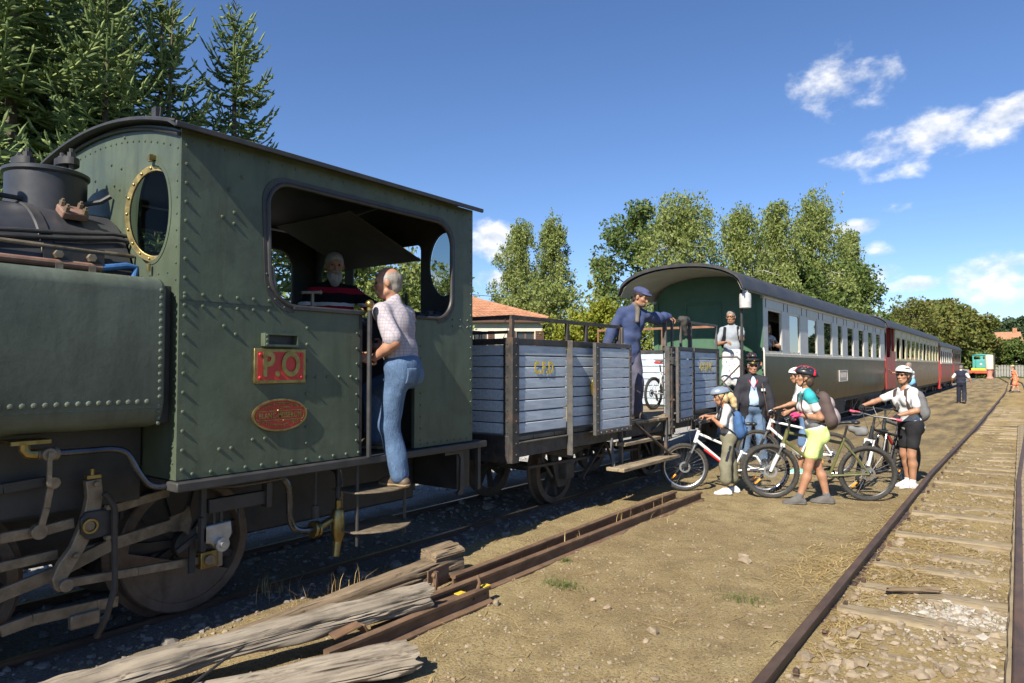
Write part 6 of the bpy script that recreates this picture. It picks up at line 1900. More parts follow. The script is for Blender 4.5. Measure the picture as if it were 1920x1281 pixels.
    def legs(s, frac=1.0, o=0.0, loose=0.0, k=.03):
        """leg shapes down to fraction of leg length (0 hip .. 0.5 knee .. 1 ankle)"""
        sc = s.s; g = .55 + .45 * s.g; f = s.sex == 'f'; L = []
        for q in 'LR':
            h_, kn, an = s.hip[q], s.knee[q], s.ank[q]
            t = min(frac / .5, 1)
            r0, r1 = (.086 if f else .083 if s.sex == 'm' else .073) * sc * g, (.056 if s.sex != 'c' else .05) * sc * g
            L.append(cone(h_, h_ + (kn - h_) * t, r0 + o, r0 + (r1 - r0) * t + o + loose * t, k))
            if frac > .5:
                t2 = (frac - .5) / .5; e = kn + (an - kn) * t2
                if loose > 0: L.append(cone(kn, e, r1 + o + loose, (.05 * sc * g) + o + loose * 1.25, k))
                else:
                    mid = kn + (an - kn) * .32; d = _n3(an - kn); bk = _n3(np.cross(np.cross(d, s.fd[q]), d)) * -.018 * sc
                    L += [cone(kn, mid + bk, r1 * .93 + o, .055 * sc * g + o, k), cone(mid + bk, e, .055 * sc * g + o, .037 * sc + o, k)]
        return L

    def arms(s, frac=1.0, o=0.0, loose=0.0, k=.025):
        sc = s.s; g = .5 + .5 * s.g; f = s.sex != 'm'; L = []
        r0, r1, r2 = ((.042, .035, .024) if f else (.048, .040, .028))
        if s.sex == 'c': r0, r1, r2 = .042, .035, .025
        for q in 'LR':
            a, e, w = s.sh[q], s.el[q], s.wr[q]
            t = min(frac / .52, 1)
            L.append(cone(a, a + (e - a) * t, r0 * sc * g + o, (r0 + (r1 - r0) * t) * sc * g + o + loose * t, k))
            if frac > .52:
                t2 = (frac - .52) / .48; en = e + (w - e) * t2
                if loose > 0: L.append(cone(e, en, r1 * sc * g + o + loose, (r1 + (r2 - r1) * t2) * sc * g + o + loose, k))
                else:
                    m = e + (w - e) * .3
                    L += [cone(e, m, r1 * sc * g + o, (r1 * 1.05) * sc * g + o, k), cone(m, en, r1 * 1.05 * sc * g + o, (r2 if t2 > .9 else r1 + (r2 - r1) * t2) * sc + o, k)]
        return L

    def feet(s, q, o=0.0, sole=False):
        sc = s.s; a, fd = s.ank[q], s.fd[q]
        tp = rad(s.toe[q]); up = np.array([0, 0, 1.]); side = np.cross(fd, up)
        f2 = fd * math.cos(tp) - up * math.sin(tp); u2 = up * math.cos(tp) + fd * math.sin(tp)
        pt = lambda x, y, z: a + side * x * sc + f2 * y * sc + u2 * (z - .078) * sc
        w = .9 if s.sex != 'm' else 1.0
        return [cone(pt(0, -.048, .036), pt(0, .03, .05), .034 * sc + o, .036 * sc + o, .02), cone(a, pt(0, .10, .036), .036 * sc * w + o, .030 * sc + o, .03),
                cone(pt(-.008, .08, .03), pt(0, .165, .024), .036 * sc * w + o, .026 * sc + o, .02, fl=(u2, .8))]

    # ---- garments
    def top(s, mat, sleeve=.45, hem=-.02, o=.009, loose=.012, amp=.006, seed=1, name='shirt', collar=True, neck=.0, cuts=(), extra=()):
        P = s.torso(o, low=hem < .12) + s.arms(sleeve, o, loose)
        sc = s.s
        P += list(extra)
        c = [(s.P + s.u * hem * sc, -s.u)]
        if collar: P.append(cone(s.neck - s.u * .02 * sc, s.neck + s.u * .022 * sc - s.f * .006, .062 * sc + o * .3, .058 * sc + o * .3, .02))
        if neck: P.append(ell(s.neck + s.f * .06 * sc - s.u * .0 * sc, np.array([.075, .075, neck]) * sc, s.T, .01, 's'))
        return sdf_obj(name, P, s.h, mat, s.root, c + list(cuts), folds(seed), amp)

    def bottom(s, mat, frac=.97, o=.010, loose=.014, waist=.10, amp=.005, seed=2, name='trousers', fr=(18, 45)):
        P = s.legs(frac, o, loose) + [x for x in s.torso(o * .8, low=True)[6:9] if x[0] == 'e']
        sc = s.s; g = s.g
        P.append(ell(s.P + s.u * .06 * sc, np.array([(.150 if s.sex == 'f' else .150 if s.sex == 'm' else .13) * (.3 + .7 * g), .105 * g, .10]) * sc + o, s.T, .05))
        if s.belly: P.append(ell(s.P + s.T @ (np.array([0, .04, .03]) * sc), np.array([.14 * g, .085 + s.belly * .7, .10]) * sc + o, s.T, .05))
        return sdf_obj(name, P, s.h, mat, s.root, [(s.P + s.u * waist * sc, s.u)], folds(seed, fr=fr), amp)

    def belt(s, mat, z=.085, o=.016):
        sc = s.s; g = s.g
        P = [ell(s.P + s.u * .05 * sc + s.f * (.02 * (s.belly > 0)), np.array([(.152) * (.3 + .7 * g), .108 * g + s.belly * .6, .12]) * sc + o, s.T, .05)]
        return sdf_obj('belt', P, .010, mat, s.root, [(s.P + s.u * (z + .02) * sc, s.u), (s.P + s.u * (z - .02) * sc, -s.u)])

    def shoes(s, upper, sole_m, o=.011, ankle=0.0, sock=None):
        sc = s.s
        for q in 'LR':
            P = s.feet(q, o)
            gz = s.ank[q] - np.array([0, 0, .078 * sc])
            if ankle: P.append(cone(s.ank[q], s.ank[q] + np.array([0, 0, ankle]), .044 * sc, .044 * sc, .02))
            tp = rad(s.toe[q]); up = np.array([0, 0, 1.]) * math.cos(tp) + s.fd[q] * math.sin(tp)
            top = s.ank[q] + (s.knee[q] - s.ank[q]) * .0 + np.array([0, 0, .034 * sc + ankle])
            o1 = sdf_obj('shoe', P, .010 * s.q, upper, s.root, [(top, _n3(s.knee[q] - s.ank[q]))])
            c0 = s.ank[q] - up * .078 * sc
            so = sdf_obj('sole', s.feet(q, o + .006), .010 * s.q, sole_m, o1, [(c0 + up * .026, up), (c0 - up * .004, -up)])
            if sock is not None:
                sdf_obj('sock', [cone(s.ank[q] - (s.knee[q] - s.ank[q]) * .05, s.ank[q] + (s.knee[q] - s.ank[q]) * .10, .047 * sc, .045 * sc, .01)], .008, sock, s.root)

    def hair(s, mat, style='short', seed=5):
        q, R_ = s.hs, s.Hm; p = s.hp
        E_ = lambda c, r, k=.012, op='u': ell(p(*c), np.array(r) * q, R_, k * q, op)
        face = [E_((0, .088, -.03), (.072, .075, .09), .012, 's'), E_((0, .03, -.12), (.09, .085, .055), .01, 's')]
        if style == 'fringe':      # balding: hair round the back and sides
            P = [E_((0, -.018, .02), (.083, .101, .078), .01), E_((0, -.05, -.04), (.062, .05, .05), .02), E_((0, .03, .118), (.062, .088, .06), .02, 's'), E_((0, .078, .0), (.10, .062, .14), .012, 's'), E_((0, .03, -.12), (.09, .06, .055), .01, 's')]
        elif style == 'short':
            P = [E_((0, -.014, .040), (.081, .101, .088), .01), E_((0, -.05, -.04), (.062, .05, .05), .02)] + face
        elif style == 'wild':
            P = [E_((0, -.016, .040), (.089, .106, .096), .01), E_((0, -.05, -.03), (.08, .06, .06), .02)] + face
        elif style == 'bob':
            P = [E_((0, -.014, .040), (.085, .104, .09), .01), E_((0, -.045, -.035), (.085, .068, .085), .02)] + face
        else:
            P = [E_((0, -.014, .040), (.085, .104, .09), .01), E_((0, -.045, -.035), (.083, .068, .085), .02)] + face
            if style == 'ponytail':
                pts = [p(0, -.10, .02), p(0, -.15, -.03), p(.01, -.165, -.11), p(.02, -.16, -.19), p(.03, -.17, -.27)]
                rs = [.03, .045, .05, .042, .016]
                P += [cone(pts[i], pts[i + 1], rs[i] * q, rs[i + 1] * q, .015) for i in range(4)]
            if style == 'long':
                for sx in (-1, 1):
                    pts = [p(sx * .06, -.03, .02), p(sx * .085, -.02, -.09), p(sx * .085, .0, -.19), p(sx * .08, .03, -.28)]
                    P += [cone(pts[i], pts[i + 1], (.04, .04, .035, .018)[i] * q, (.04, .035, .03, .015)[i] * q, .02) for i in range(3)]
        return sdf_obj('hair', P, .0078 * s.q, mat, s.root, (), folds(seed, fr=(60, 170), vert=.5), .0045)

    def beard(s, mat, full=True):
        q, R_ = s.hs, s.Hm; p = s.hp
        E_ = lambda c, r, k=.012, op='u': ell(p(*c), np.array(r) * q, R_, k * q, op)
        P = [E_((0, .045, -.09), (.066, .060, .060), .02), E_((0, .06, -.135), (.045, .038, .05), .03), E_((0, .092, -.043), (.034, .016, .011), .01), E_((0, .104, -.062), (.02, .03, .007), .006, 's'), E_((0, .06, .0), (.1, .12, .036), .012, 's')]
        return sdf_obj('beard', P, .006, mat, s.root, (), folds(8, fr=(70, 170), vert=.4), .004)

    def shades(s, mat):
        b = MB(); p = s.hp
        for sx in (-1, 1):
            b.ball(p(sx * .033, .090, .012), .021 * s.hs, 10, 6, (1.0, .8, .72)); b.bar(p(sx * .055, .085, .018), p(sx * .08, 0, .016), .005, .008)
        b.bar(p(-.02, .100, .018), p(.02, .100, .018), .006, .006)
        return b.build('sunglasses', mat, s.root)

    def helmet(s, shell_m, inner_m, strap_m, stripe_m=None, vents=True, tilt=8, plain=False):
        q = s.hs; R_ = s.Hm @ rotm((1, 0, 0), tilt); p = s.hp
        c = p(0, -.006, .060)
        loc = lambda x, y, z: c + R_ @ (np.array([x, y, z]) * q)
        P = [ell(c, np.array([.100, .142, .095]) * q, R_, .01), cone(loc(0, -.11, .0), loc(0, -.135, -.012), .055 * q, .03 * q, .03)]
        V_ = []
        if vents:
            for sx in (-1, 1):
                for a, (y0, y1, x, z) in enumerate(((-.02, .085, .026, .088), (-.055, .06, .060, .072), (-.03, .07, .088, .038))):
                    V_.append(cone(loc(sx * x, y0, z + .012), loc(sx * x * .8, y1, z - .004 + .004), .0125 * q, .010 * q, .004, 's'))
                    V_.append(cone(loc(sx * x * .9, -.115, z * .45 + .012), loc(sx * x, -.085, z * .75 + .006), .012 * q, .010 * q, .004, 's'))
        cut = [(loc(0, 0, -.012), -R_[:, 2])]
        sh = sdf_obj('helmet', P + V_, .007, shell_m, s.root, cut)
        inn = sdf_obj('helmet_liner', [ell(c, np.array([.093, .133, .086]) * q, R_, .01)], .012, inner_m, sh, [(loc(0, 0, -.026), -R_[:, 2])])
        if stripe_m is not None:
            Pt = [ell(c, np.array([.1025, .1445, .0975]) * q, R_, .01)] + V_
            sdf_obj('helmet_stripe', Pt, .006, stripe_m, sh, cut + [(loc(.022, 0, 0), R_[:, 0]), (loc(-.022, 0, 0), -R_[:, 0])])
            sdf_obj('helmet_stripe', Pt, .006, stripe_m, sh, cut + [(loc(0, -.075, 0), R_[:, 1])])
        b = MB()
        for sx in (-1, 1):
            j = p(sx * .074, .028, -.055)
            b.tube([loc(sx * .088, .055, -.01), j], .0055 * q, 5); b.tube([loc(sx * .088, -.06, -.012), j], .0055 * q, 5); b.tube([j, p(sx * .045, .045, -.105), p(0, .052, -.122)], .0055 * q, 5)
        b.build('chin_strap', strap_m, s.root)
        return sh

    def w2l(s, x, y, z):
        """world point to this person's local frame"""
        v = np.array([x, y, z]) - s.base; c, si = math.cos(-s.hd), math.sin(-s.hd)
        return np.array([v[0] * c - v[1] * si, v[0] * si + v[1] * c, v[2]])


def w2l(base, hd, x, y, z):
    v = np.array([x, y, z], float) - np.array(base, float); c, si = math.cos(-hd), math.sin(-hd)
    return (v[0] * c - v[1] * si, v[0] * si + v[1] * c, v[2])


def face_dir(dx, dy):
    """heading (rotation z) so that local +y points along (dx, dy)"""
    return math.atan2(-dx, dy)

# ------------------------------------------------------------------ bicycles
RUBBER = M('bike_tyre', (.028, .026, .024), (.055, .050, .044), scale=30, rough=.9, bump=.8, bscale=260, bdist=.004)
CHROME = M('bike_silver', (.45, .45, .46), (.60, .60, .60), scale=10, rough=.28, metal=.9, bump=0.03)
BIKEBLK = M('bike_black', (.016, .016, .017), (.03, .03, .03), scale=10, rough=.4, bump=.05)
BIKEWHT = M('bike_white', (.62, .62, .61), (.72, .72, .70), scale=6, rough=.3, bump=.03)
BIKEOLV = M('bike_olive', (.10, .10, .035), (.14, .14, .05), scale=6, rough=.35, bump=.04)
BIKERED = M('bike_red', (.50, .03, .03), (.60, .045, .04), scale=6, rough=.35, bump=.03)
ORANGE = M('reflector_orange', (.75, .26, .02), (.85, .34, .03), scale=20, rough=.25, bump=.05)
PINKG = M('grip_pink', (.55, .06, .11), (.65, .09, .15), scale=20, rough=.6, bump=.2)


def bike(label, rear, front, z=0.0, r=.335, frame=BIKEWHT, fork=BIKEWHT, grip=BIKEBLK, steer=0.0, lean=0.0, rim=BIKEBLK, accent=None, saddle_m=BIKEBLK, low=False, spokes=28, post=BIKEBLK, susp=True):
    wb = math.hypot(front[0] - rear[0], front[1] - rear[1]); hd = math.atan2(-(front[0] - rear[0]), front[1] - rear[1])
    k = r / .335
    root = thing('bicycle', label, 'bicycle', (rear[0], rear[1], z), hd, 'bicycles')
    root.rotation_euler = (0, lean, hd)
    rh = Vector((0, 0, r)); fh = Vector((0, wb, r))
    bb = Vector((0, .43 * k, .29 * k + .01)); st = Vector((0, .27 * k, .70 * k + .03)); sd = Vector((0, .225 * k, .90 * k + .04))
    hb = Vector((0, wb - .155 * k, .69 * k)); ht = Vector((0, wb - .205 * k, .84 * k)); bar = Vector((0, wb - .225 * k, .985 * k))
    if low: st = Vector((0, .29 * k, .58 * k))
    ax = (ht - hb).normalized(); Rm = Matrix.Rotation(steer, 3, ax)
    S = lambda p: hb + Rm @ (Vector(p) - hb)
    xa = Vector((1, 0, 0)); xs = (Rm @ xa).normalized()
    def wheel(c, ax_, front_w):
        w = empty('wheel', (0, 0, 0), 0, root)
        t = .024 * k + .002
        m = MB(); prof = [(r - t + t * math.cos(a), t * 1.05 * math.sin(a)) for a in np.linspace(0, 2 * math.pi, 11)[:-1]]
        m.lathe(prof, c, ax_, n=56, closed=True)
        for i in range(56):      # tread knobs
            a = 2 * math.pi * i / 56
            u, v = ax_.cross(Vector((0, 0, 1))).normalized(), None; v = ax_.cross(u)
            d = u * math.cos(a) + v * math.sin(a); tg = ax_.cross(d)
            for sx in (-1, 1): m.box(c + d * (r - .003) + ax_ * sx * t * .45, (.009, .012, .011), Matrix((d, tg, ax_)).transposed())
        m.build('tyre', RUBBER, w, smooth=40)
        m = MB(); m.lathe([(r - 2 * t - .006, -.009), (r - 2 * t + .006, -.011), (r - 2 * t + .006, .011), (r - 2 * t - .006, .009), (r - 2 * t - .014, 0)], c, ax_, n=48, closed=True); m.build('rim', rim, w, smooth=40)
        m = MB(); u = ax_.cross(Vector((0, 0, 1))).normalized(); v = ax_.cross(u)
        for i in range(spokes):
            a = 2 * math.pi * i / spokes; sg = 1 if i % 2 else -1; a2 = a + sg * .5 * (1 if (i // 2) % 2 else -1)
            p = c + (u * math.cos(a2) + v * math.sin(a2)) * .022 + ax_ * sg * .028; q = c + (u * math.cos(a) + v * math.sin(a)) * (r - 2 * t - .004)
            m.cyl(p, q, .0013, n=4, caps=False)
        m.build('spokes', CHROME, w)
        m = MB(); m.cyl(c - ax_ * .05, c + ax_ * .05, .014, n=10); m.cyl(c - ax_ * .032, c - ax_ * .026, .028, n=14); m.cyl(c + ax_ * .026, c + ax_ * .032, .028, n=14); m.build('hub', BIKEBLK, w)
        m = MB(); m.lathe([(.052 * k, -.001), (.078 * k, -.001), (.078 * k, .001), (.052 * k, .001)], c - ax_ * .04, ax_, n=28, closed=True); m.build('brake_disc', CHROME, w)
        a = 2.4; d = u * math.cos(a) + v * math.sin(a)
        m = MB(); m.bar(c + d * r * .48, c + d * r * .74, .022, .012, up=ax_); m.build('reflector', ORANGE, w, bevel=.003)
        return w
    wheel(rh, xa, False); wheel(S(fh), xs, True)
    f = MB(); rt = .019 * k
    f.tube([bb, hb + ax * .03], [rt * 1.15, rt * 1.2], 10); f.tube([st - (st - bb) * .08, ht - ax * .03], rt, 10); f.tube([bb, st + (st - bb).normalized() * .03], rt * .95, 10); f.tube([hb - ax * .01, ht + ax * .012], rt * 1.35, 12)
    for sx in (-1, 1):
        f.tube([bb + Vector((sx * .03, -.02, 0)), rh + Vector((sx * .062, .06, .0)), rh + Vector((sx * .065, 0, 0))], rt * .6, 8)
        f.tube([st + Vector((sx * .012, 0, -.03)), rh + Vector((sx * .055, .10, .16)), rh + Vector((sx * .065, 0, 0))], rt * .5, 8)
    f.cyl(bb - xa * .04, bb + xa * .04, .024 * k, n=12)
    fr = f.build('frame', frame, root)
    if accent is not None: MB().tube([bb + (hb - bb) * .25, bb + (hb - bb) * .75], rt * 1.22, 10).build('frame_decal', accent, fr)
    f = MB()
    crown = hb - ax * .035
    f.box(S(crown), (.13 * k, .05, .04), Rm)
    for sx in (-1, 1):
        top_ = S(crown + xa * sx * .055); bot = S(fh + xa * sx * .058)
        mid = top_ + (bot - top_) * .45
        f.tube([mid - (bot - top_) * .08, bot], [.021 * k, .019 * k], 10)
    fo = f.build('fork', fork, root, bevel=0)
    f = MB()
    for sx in (-1, 1):
        top_ = S(crown + xa * sx * .055); bot = S(fh + xa * sx * .058); f.cyl(top_, top_ + (bot - top_) * .45, .015 * k, n=10)
    f.build('fork_stanchion', CHROME if susp else fork, fo)
    # cockpit
    f = MB(); f.tube([S(ht), S(ht + ax * .06), S(bar)], .016, 8); f.build('stem', BIKEBLK, root)
    hw = .31 * k + .01
    ends = {}
    f = MB(); f.tube([S(bar + Vector((-hw, -.035, .012))), S(bar + Vector((-hw * .35, 0, .012))), S(bar), S(bar + Vector((hw * .35, 0, .012))), S(bar + Vector((hw, -.035, .012)))], .0125, 8); hbo = f.build('handlebar', BIKEBLK, root)
    for sx in (-1, 1):
        a, b = S(bar + Vector((sx * (hw - .13), -.024, .012))), S(bar + Vector((sx * (hw + .005), -.036, .012)))
        MB().cyl(a, b, .0175, n=10).build('grip', grip, hbo)
        MB().tube([S(bar + Vector((sx * hw * .5, .01, .01))), S(bar + Vector((sx * hw * .55, .05, -.01))), S(bar + Vector((sx * hw * .86, .04, -.03)))], .005, 6).build('brake_lever', CHROME, hbo)
        ends[sx] = (a + b) / 2
    MB().tube([S(bar + Vector((.12, .02, 0))), S(bar + Vector((.14, .12, .05))), S(bar + Vector((.05, .16, -.12))), hb + Vector((.03, -.05, .0))], .0035, 5).tube([S(bar + Vector((-.12, .02, 0))), S(bar + Vector((-.15, .13, .03))), S(bar + Vector((-.04, .15, -.15))), S(crown + Vector((-.05, .04, -.1)))], .0035, 5).build('brake_cable', BIKEBLK, hbo)
    # saddle
    sp = MB(); sp.cyl(st, sd - Vector((0, 0, .03)), .0145 * k, n=10); po = sp.build('seat_post', post, root)
    c = np.array(sd)
    sdf_obj('saddle', [cone(c + (0, .13 * k, .0), c + (0, -.02, .01), .020 * k, .035 * k, .02, fl=((0, 0, 1), .7)), cone(c + (-.04 * k, -.09 * k, .012), c + (.04 * k, -.09 * k, .012), .045 * k, .045 * k, .03, fl=((0, 0, 1), .6))], .010, saddle_m, root)
    # drive
    f = MB(); cx_ = Vector((.052, 0, 0))
    f.lathe([(.060 * k, -.003), (.085 * k, -.003), (.085 * k, .003), (.060 * k, .003)], bb + cx_, xa, n=28, closed=True); f.lathe([(.02, -.004), (.03, -.004), (.03, .004), (.02, .004)], bb + cx_, xa, n=14, closed=True)
    for i in range(4): a = i * math.pi / 2 + .4; f.bar(bb + cx_, bb + cx_ + Vector((0, math.cos(a), math.sin(a))) * .07 * k, .012, .005, up=xa)
    cr = f.build('chainring', BIKEBLK, root)
    ca = rad(200)
    for sx, an in ((1, ca), (-1, ca + math.pi)):
        e = bb + Vector((sx * .075, math.cos(an) * .17 * k, math.sin(an) * .17 * k))
        MB().bar(bb + xa * sx * .06, e, .026, .014, up=xa).build('crank', CHROME, root, bevel=.004)
        MB().box(e + xa * sx * .055, (.09, .075, .022)).cyl(e, e + xa * sx * .1, .008, n=6).build('pedal', BIKEBLK, root, bevel=.004)
    f = MB(); f.lathe([(.015, -.02), (.055 * k, -.004), (.055 * k, 0), (.03, .02), (.015, .02)], rh + xa * .04, xa, n=22); f.build('cassette', CHROME, root)
    f = MB(); f.tube([bb + cx_ + Vector((0, 0, .085 * k)), rh + xa * .045 + Vector((0, 0, .05 * k))], .005, 5); f.tube([bb + cx_ - Vector((0, 0, .085 * k)), rh + xa * .045 + Vector((0, .05, -.11 * k)), rh + xa * .045 + Vector((0, .01, -.06 * k))], .005, 5); f.build('chain', BIKEBLK, root)
    MB().bar(rh + Vector((.05, .0, -.02)), rh + Vector((.05, .03, -.12 * k)), .02, .03).cyl(rh + Vector((.045, .03, -.12 * k)), rh + Vector((.055, .03, -.12 * k)), .024, n=10).build('derailleur', BIKEBLK, root)
    Wm = Matrix.Translation((rear[0], rear[1], z)) @ Matrix.Rotation(hd, 4, 'Z') @ Matrix.Rotation(lean, 4, 'Y')
    g = {s_: Wm @ ends[s_] for s_ in ends}
    d = Wm.to_3x3() @ xs
    return dict(root=root, L=g[-1], R=g[1], bar=d, fwd=Wm.to_3x3() @ (Rm @ Vector((0, 1, 0))), saddle=Wm @ sd, W=Wm, sd=sd)


B_girl = bike('white step-through bicycle held by the girl in the silver helmet', (-2.74, 9.27), (-3.665, 8.81), r=.318, frame=BIKEWHT, fork=BIKEBLK, rim=CHROME, accent=BIKERED, low=True, lean=rad(3), steer=rad(6))
B_olive = bike('olive green mountain bicycle with white fork held by the teal-shirted woman', (-1.559, 9.483), (-2.585, 8.974), r=.345, frame=BIKEOLV, fork=BIKEWHT, steer=rad(-10), lean=rad(-2))
B_A = bike('bicycle with white fork and pink grips held by the white-helmeted woman', (-1.36, 11.30), (-1.767, 10.33), r=.335, frame=BIKEBLK, fork=BIKEWHT, grip=PINKG, steer=rad(22), lean=rad(-3))
B_B = bike('black bicycle standing behind the one with pink grips', (-1.52, 13.00), (-1.80, 12.02), r=.335, frame=BIKEBLK, fork=BIKEBLK, steer=rad(4), accent=BIKERED)
B_C = bike('silver bicycle half hidden behind the teal-shirted woman', (-2.33, 11.25), (-3.36, 11.02), r=.335, frame=BIKEWHT, fork=BIKEBLK, rim=CHROME, post=CHROME)
B_W = bike('small white and red bicycle standing inside the open wagon', (-4.80, 10.28), (-4.72, 10.99), z=.968, r=.265, frame=BIKEWHT, fork=BIKERED, saddle_m=BIKERED, accent=BIKERED, lean=rad(2), steer=rad(10))
# grey saddle bag on the olive bicycle
_sb = thing('saddle_bag', 'small grey bag strapped under the olive bicycle saddle', 'bag', B_olive['W'] @ (B_olive['sd'] + Vector((0, -.10, -.09))), B_olive['root'].rotation_euler[2])
sdf_obj('bag', [cone((0, .05, .02), (0, -.09, -.01), .045, .055, .02), cone((0, -.02, -.03), (0, -.10, -.03), .04, .04, .02)], .010, M('bag_grey', (.12, .12, .125), (.20, .20, .20), rough=.7), _sb)

# ------------------------------------------------------------------ the cast
def checks(name, base, line, sc=38):
    m, nt, b = newmat(name); N, L = nt.nodes, nt.links
    tc = N.new('ShaderNodeTexCoord'); sp = N.new('ShaderNodeSeparateXYZ'); L.new(tc.outputs['Object'], sp.inputs[0])
    col = base
    for ax, k in ((0, .5), (1, .5), (2, .6)):
        s = _math(nt, 'FRACT', _math(nt, 'MULTIPLY', sp.outputs[ax], sc)); f = _math(nt, 'MULTIPLY', _math(nt, 'LESS_THAN', s, .22), k)
        col = _mix(nt, f, col, line)
    n = _noise(nt, 5, 5, .6); col = _mix(nt, _ramp(nt, n, [(.4, 0.0), (.8, .25)]), col, tuple(x * .6 for x in base))
    L.new(col, b.inputs['Base Color']); b.inputs['Roughness'].default_value = .85; b.inputs['Specular IOR Level'].default_value = .15
    _bump(nt, b, _noise(nt, 200, 2), .2, .002)
    return m


def bands(name, stops):
    """horizontal colour bands by height in the wearer's frame"""
    m, nt, b = newmat(name); N, L = nt.nodes, nt.links
    tc = N.new('ShaderNodeTexCoord'); sp = N.new('ShaderNodeSeparateXYZ'); L.new(tc.outputs['Object'], sp.inputs[0])
    z = _math(nt, 'ADD', sp.outputs[2], _math(nt, 'MULTIPLY', _noise(nt, 9, 2), .02))
    mr = N.new('ShaderNodeMapRange'); L.new(z, mr.inputs[0]); mr.inputs[1].default_value = 0; mr.inputs[2].default_value = 2
    col = _ramp(nt, mr.outputs[0], [(p / 2, c) for p, c in stops], 'CONSTANT')
    L.new(col, b.inputs['Base Color']); b.inputs['Roughness'].default_value = .85; b.inputs['Specular IOR Level'].default_value = .15
    return m


F_WHITE = fabric('cotton_white', (.50, .50, .50), (.60, .60, .59)); F_BLACK = fabric('fabric_black', (.012, .012, .014), (.026, .026, .028)); F_NAVY = fabric('fabric_navy', (.016, .018, .032), (.030, .033, .052))
F_BLAZER = fabric('blazer_charcoal', (.024, .024, .032), (.042, .042, .050)); F_SHIRTB = fabric('shirt_light_blue', (.30, .42, .60), (.38, .50, .68)); F_TEAL = fabric('jersey_teal', (.03, .32, .36), (.05, .40, .44))
F_LIME = fabric('shorts_lime', (.52, .66, .22), (.62, .74, .30)); F_GREYP = fabric('polo_grey', (.25, .28, .32), (.34, .37, .41)); F_BOIL = fabric('boiler_suit_blue', (.032, .050, .125), (.070, .092, .185), c3=(.07, .07, .075), s3=3, amt3=.7)
F_OLIVE = fabric('capri_olive', (.165, .155, .105), (.235, .22, .155)); F_BLUEBAG = fabric('bag_blue', (.035, .085, .20), (.06, .13, .28)); F_BROWNBAG = fabric('bag_brown', (.075, .055, .05), (.11, .08, .075)); F_LILAC = fabric('bag_lilac', (.23, .19, .20), (.32, .27, .28))
F_CORAL = fabric('dress_coral', (.72, .20, .10), (.80, .27, .14)); F_BLUESH = fabric('shorts_blue', (.10, .17, .30), (.15, .23, .38)); F_SKYB = fabric('polo_sky', (.20, .42, .62), (.28, .50, .70)); F_GREY = fabric('fabric_grey', (.10, .10, .105), (.16, .16, .165))
F_PINK = fabric('glove_pink', (.62, .035, .13), (.72, .06, .18)); LEATHER = M('leather_brown', (.085, .055, .035), (.14, .095, .06), scale=14, rough=.6, bump=.2); LEATHERB = M('leather_black', (.015, .014, .013), (.03, .028, .026), scale=14, rough=.4, bump=.15)
LEATHERR = M('leather_redbrown', (.13, .045, .03), (.19, .07, .045), scale=10, rough=.5, bump=.15); SOLE = M('sole_tan', (.25, .18, .10), (.33, .25, .15), rough=.8); SOLEW = M('sole_white', (.60, .60, .60), (.70, .70, .70), rough=.6); SOLEG = M('sole_grey', (.09, .085, .08), (.14, .13, .12), rough=.8)
SHOEG = fabric('trail_shoe', (.085, .08, .075), (.15, .14, .13)); SHOEW = fabric('trainer_white', (.58, .58, .58), (.70, .70, .70)); SHOEP = fabric('trainer_purple_stripe', (.25, .05, .22), (.32, .08, .28)); SHOET = fabric('trainer_mint', (.18, .45, .38), (.25, .55, .46))
def hairm(n, a, b): return M(n, a, b, scale=40, rough=.55, bump=.6, bscale=120, bdist=.004, stretch=(1, 1, .25))
H_GREY = hairm('hair_grey', (.16, .14, .12), (.30, .27, .24)); H_WHITE = hairm('hair_white', (.24, .225, .205), (.40, .38, .355)); H_BROWN = hairm('hair_brown', (.045, .026, .016), (.085, .05, .03)); H_BLOND = hairm('hair_blond', (.46, .33, .15), (.66, .52, .30)); H_DARK = hairm('hair_dark', (.018, .013, .010), (.04, .03, .022))
LENS = M('sunglass_lens', (.010, .009, .008), rough=.1, bump=0); PLAST_W = M('helmet_white', (.66, .66, .66), (.74, .74, .74), rough=.28, bump=.03); PLAST_S = M('helmet_silver_blue', (.24, .30, .38), (.36, .42, .50), scale=5, rough=.22, metal=.4, bump=.03); PLAST_R = M('helmet_red', (.55, .02, .04), (.62, .03, .06), rough=.25, bump=.03); PLAST_K = M('helmet_black', (.015, .016, .02), (.03, .032, .04), rough=.3, bump=.05)
SPOTTED = M('helmet_spotted', (.015, .016, .022), (.02, .022, .03), scale=6, rough=.35, bump=.03, c3=(.55, .12, .10), s3=28, amt3=1.0, t3=(.60, .63))
A = np.array


def bg(p): return (float(p[0]), float(p[1]), float(p[2]))


def grips(base, hd, B, swap=False):
    """wrist targets and hand frames for both grips of bicycle B in the person's frame (hand above bar, fingers over it)"""
    out = []
    c, s = math.cos(-hd), math.sin(-hd)
    rot = lambda v: A([v[0] * c - v[1] * s, v[0] * s + v[1] * c, v[2]])
    for k, sg in (('L', -1), ('R', 1)):
        p = A(w2l(base, hd, *B[k])); f = rot(B['fwd']); bar = rot(B['bar'])
        w = p - f * .075 + A([0, 0, .045]); out.append((w, (f * .9 + A([0, 0, -.25]), A([0, 0, -1.]), 62)))
    return out


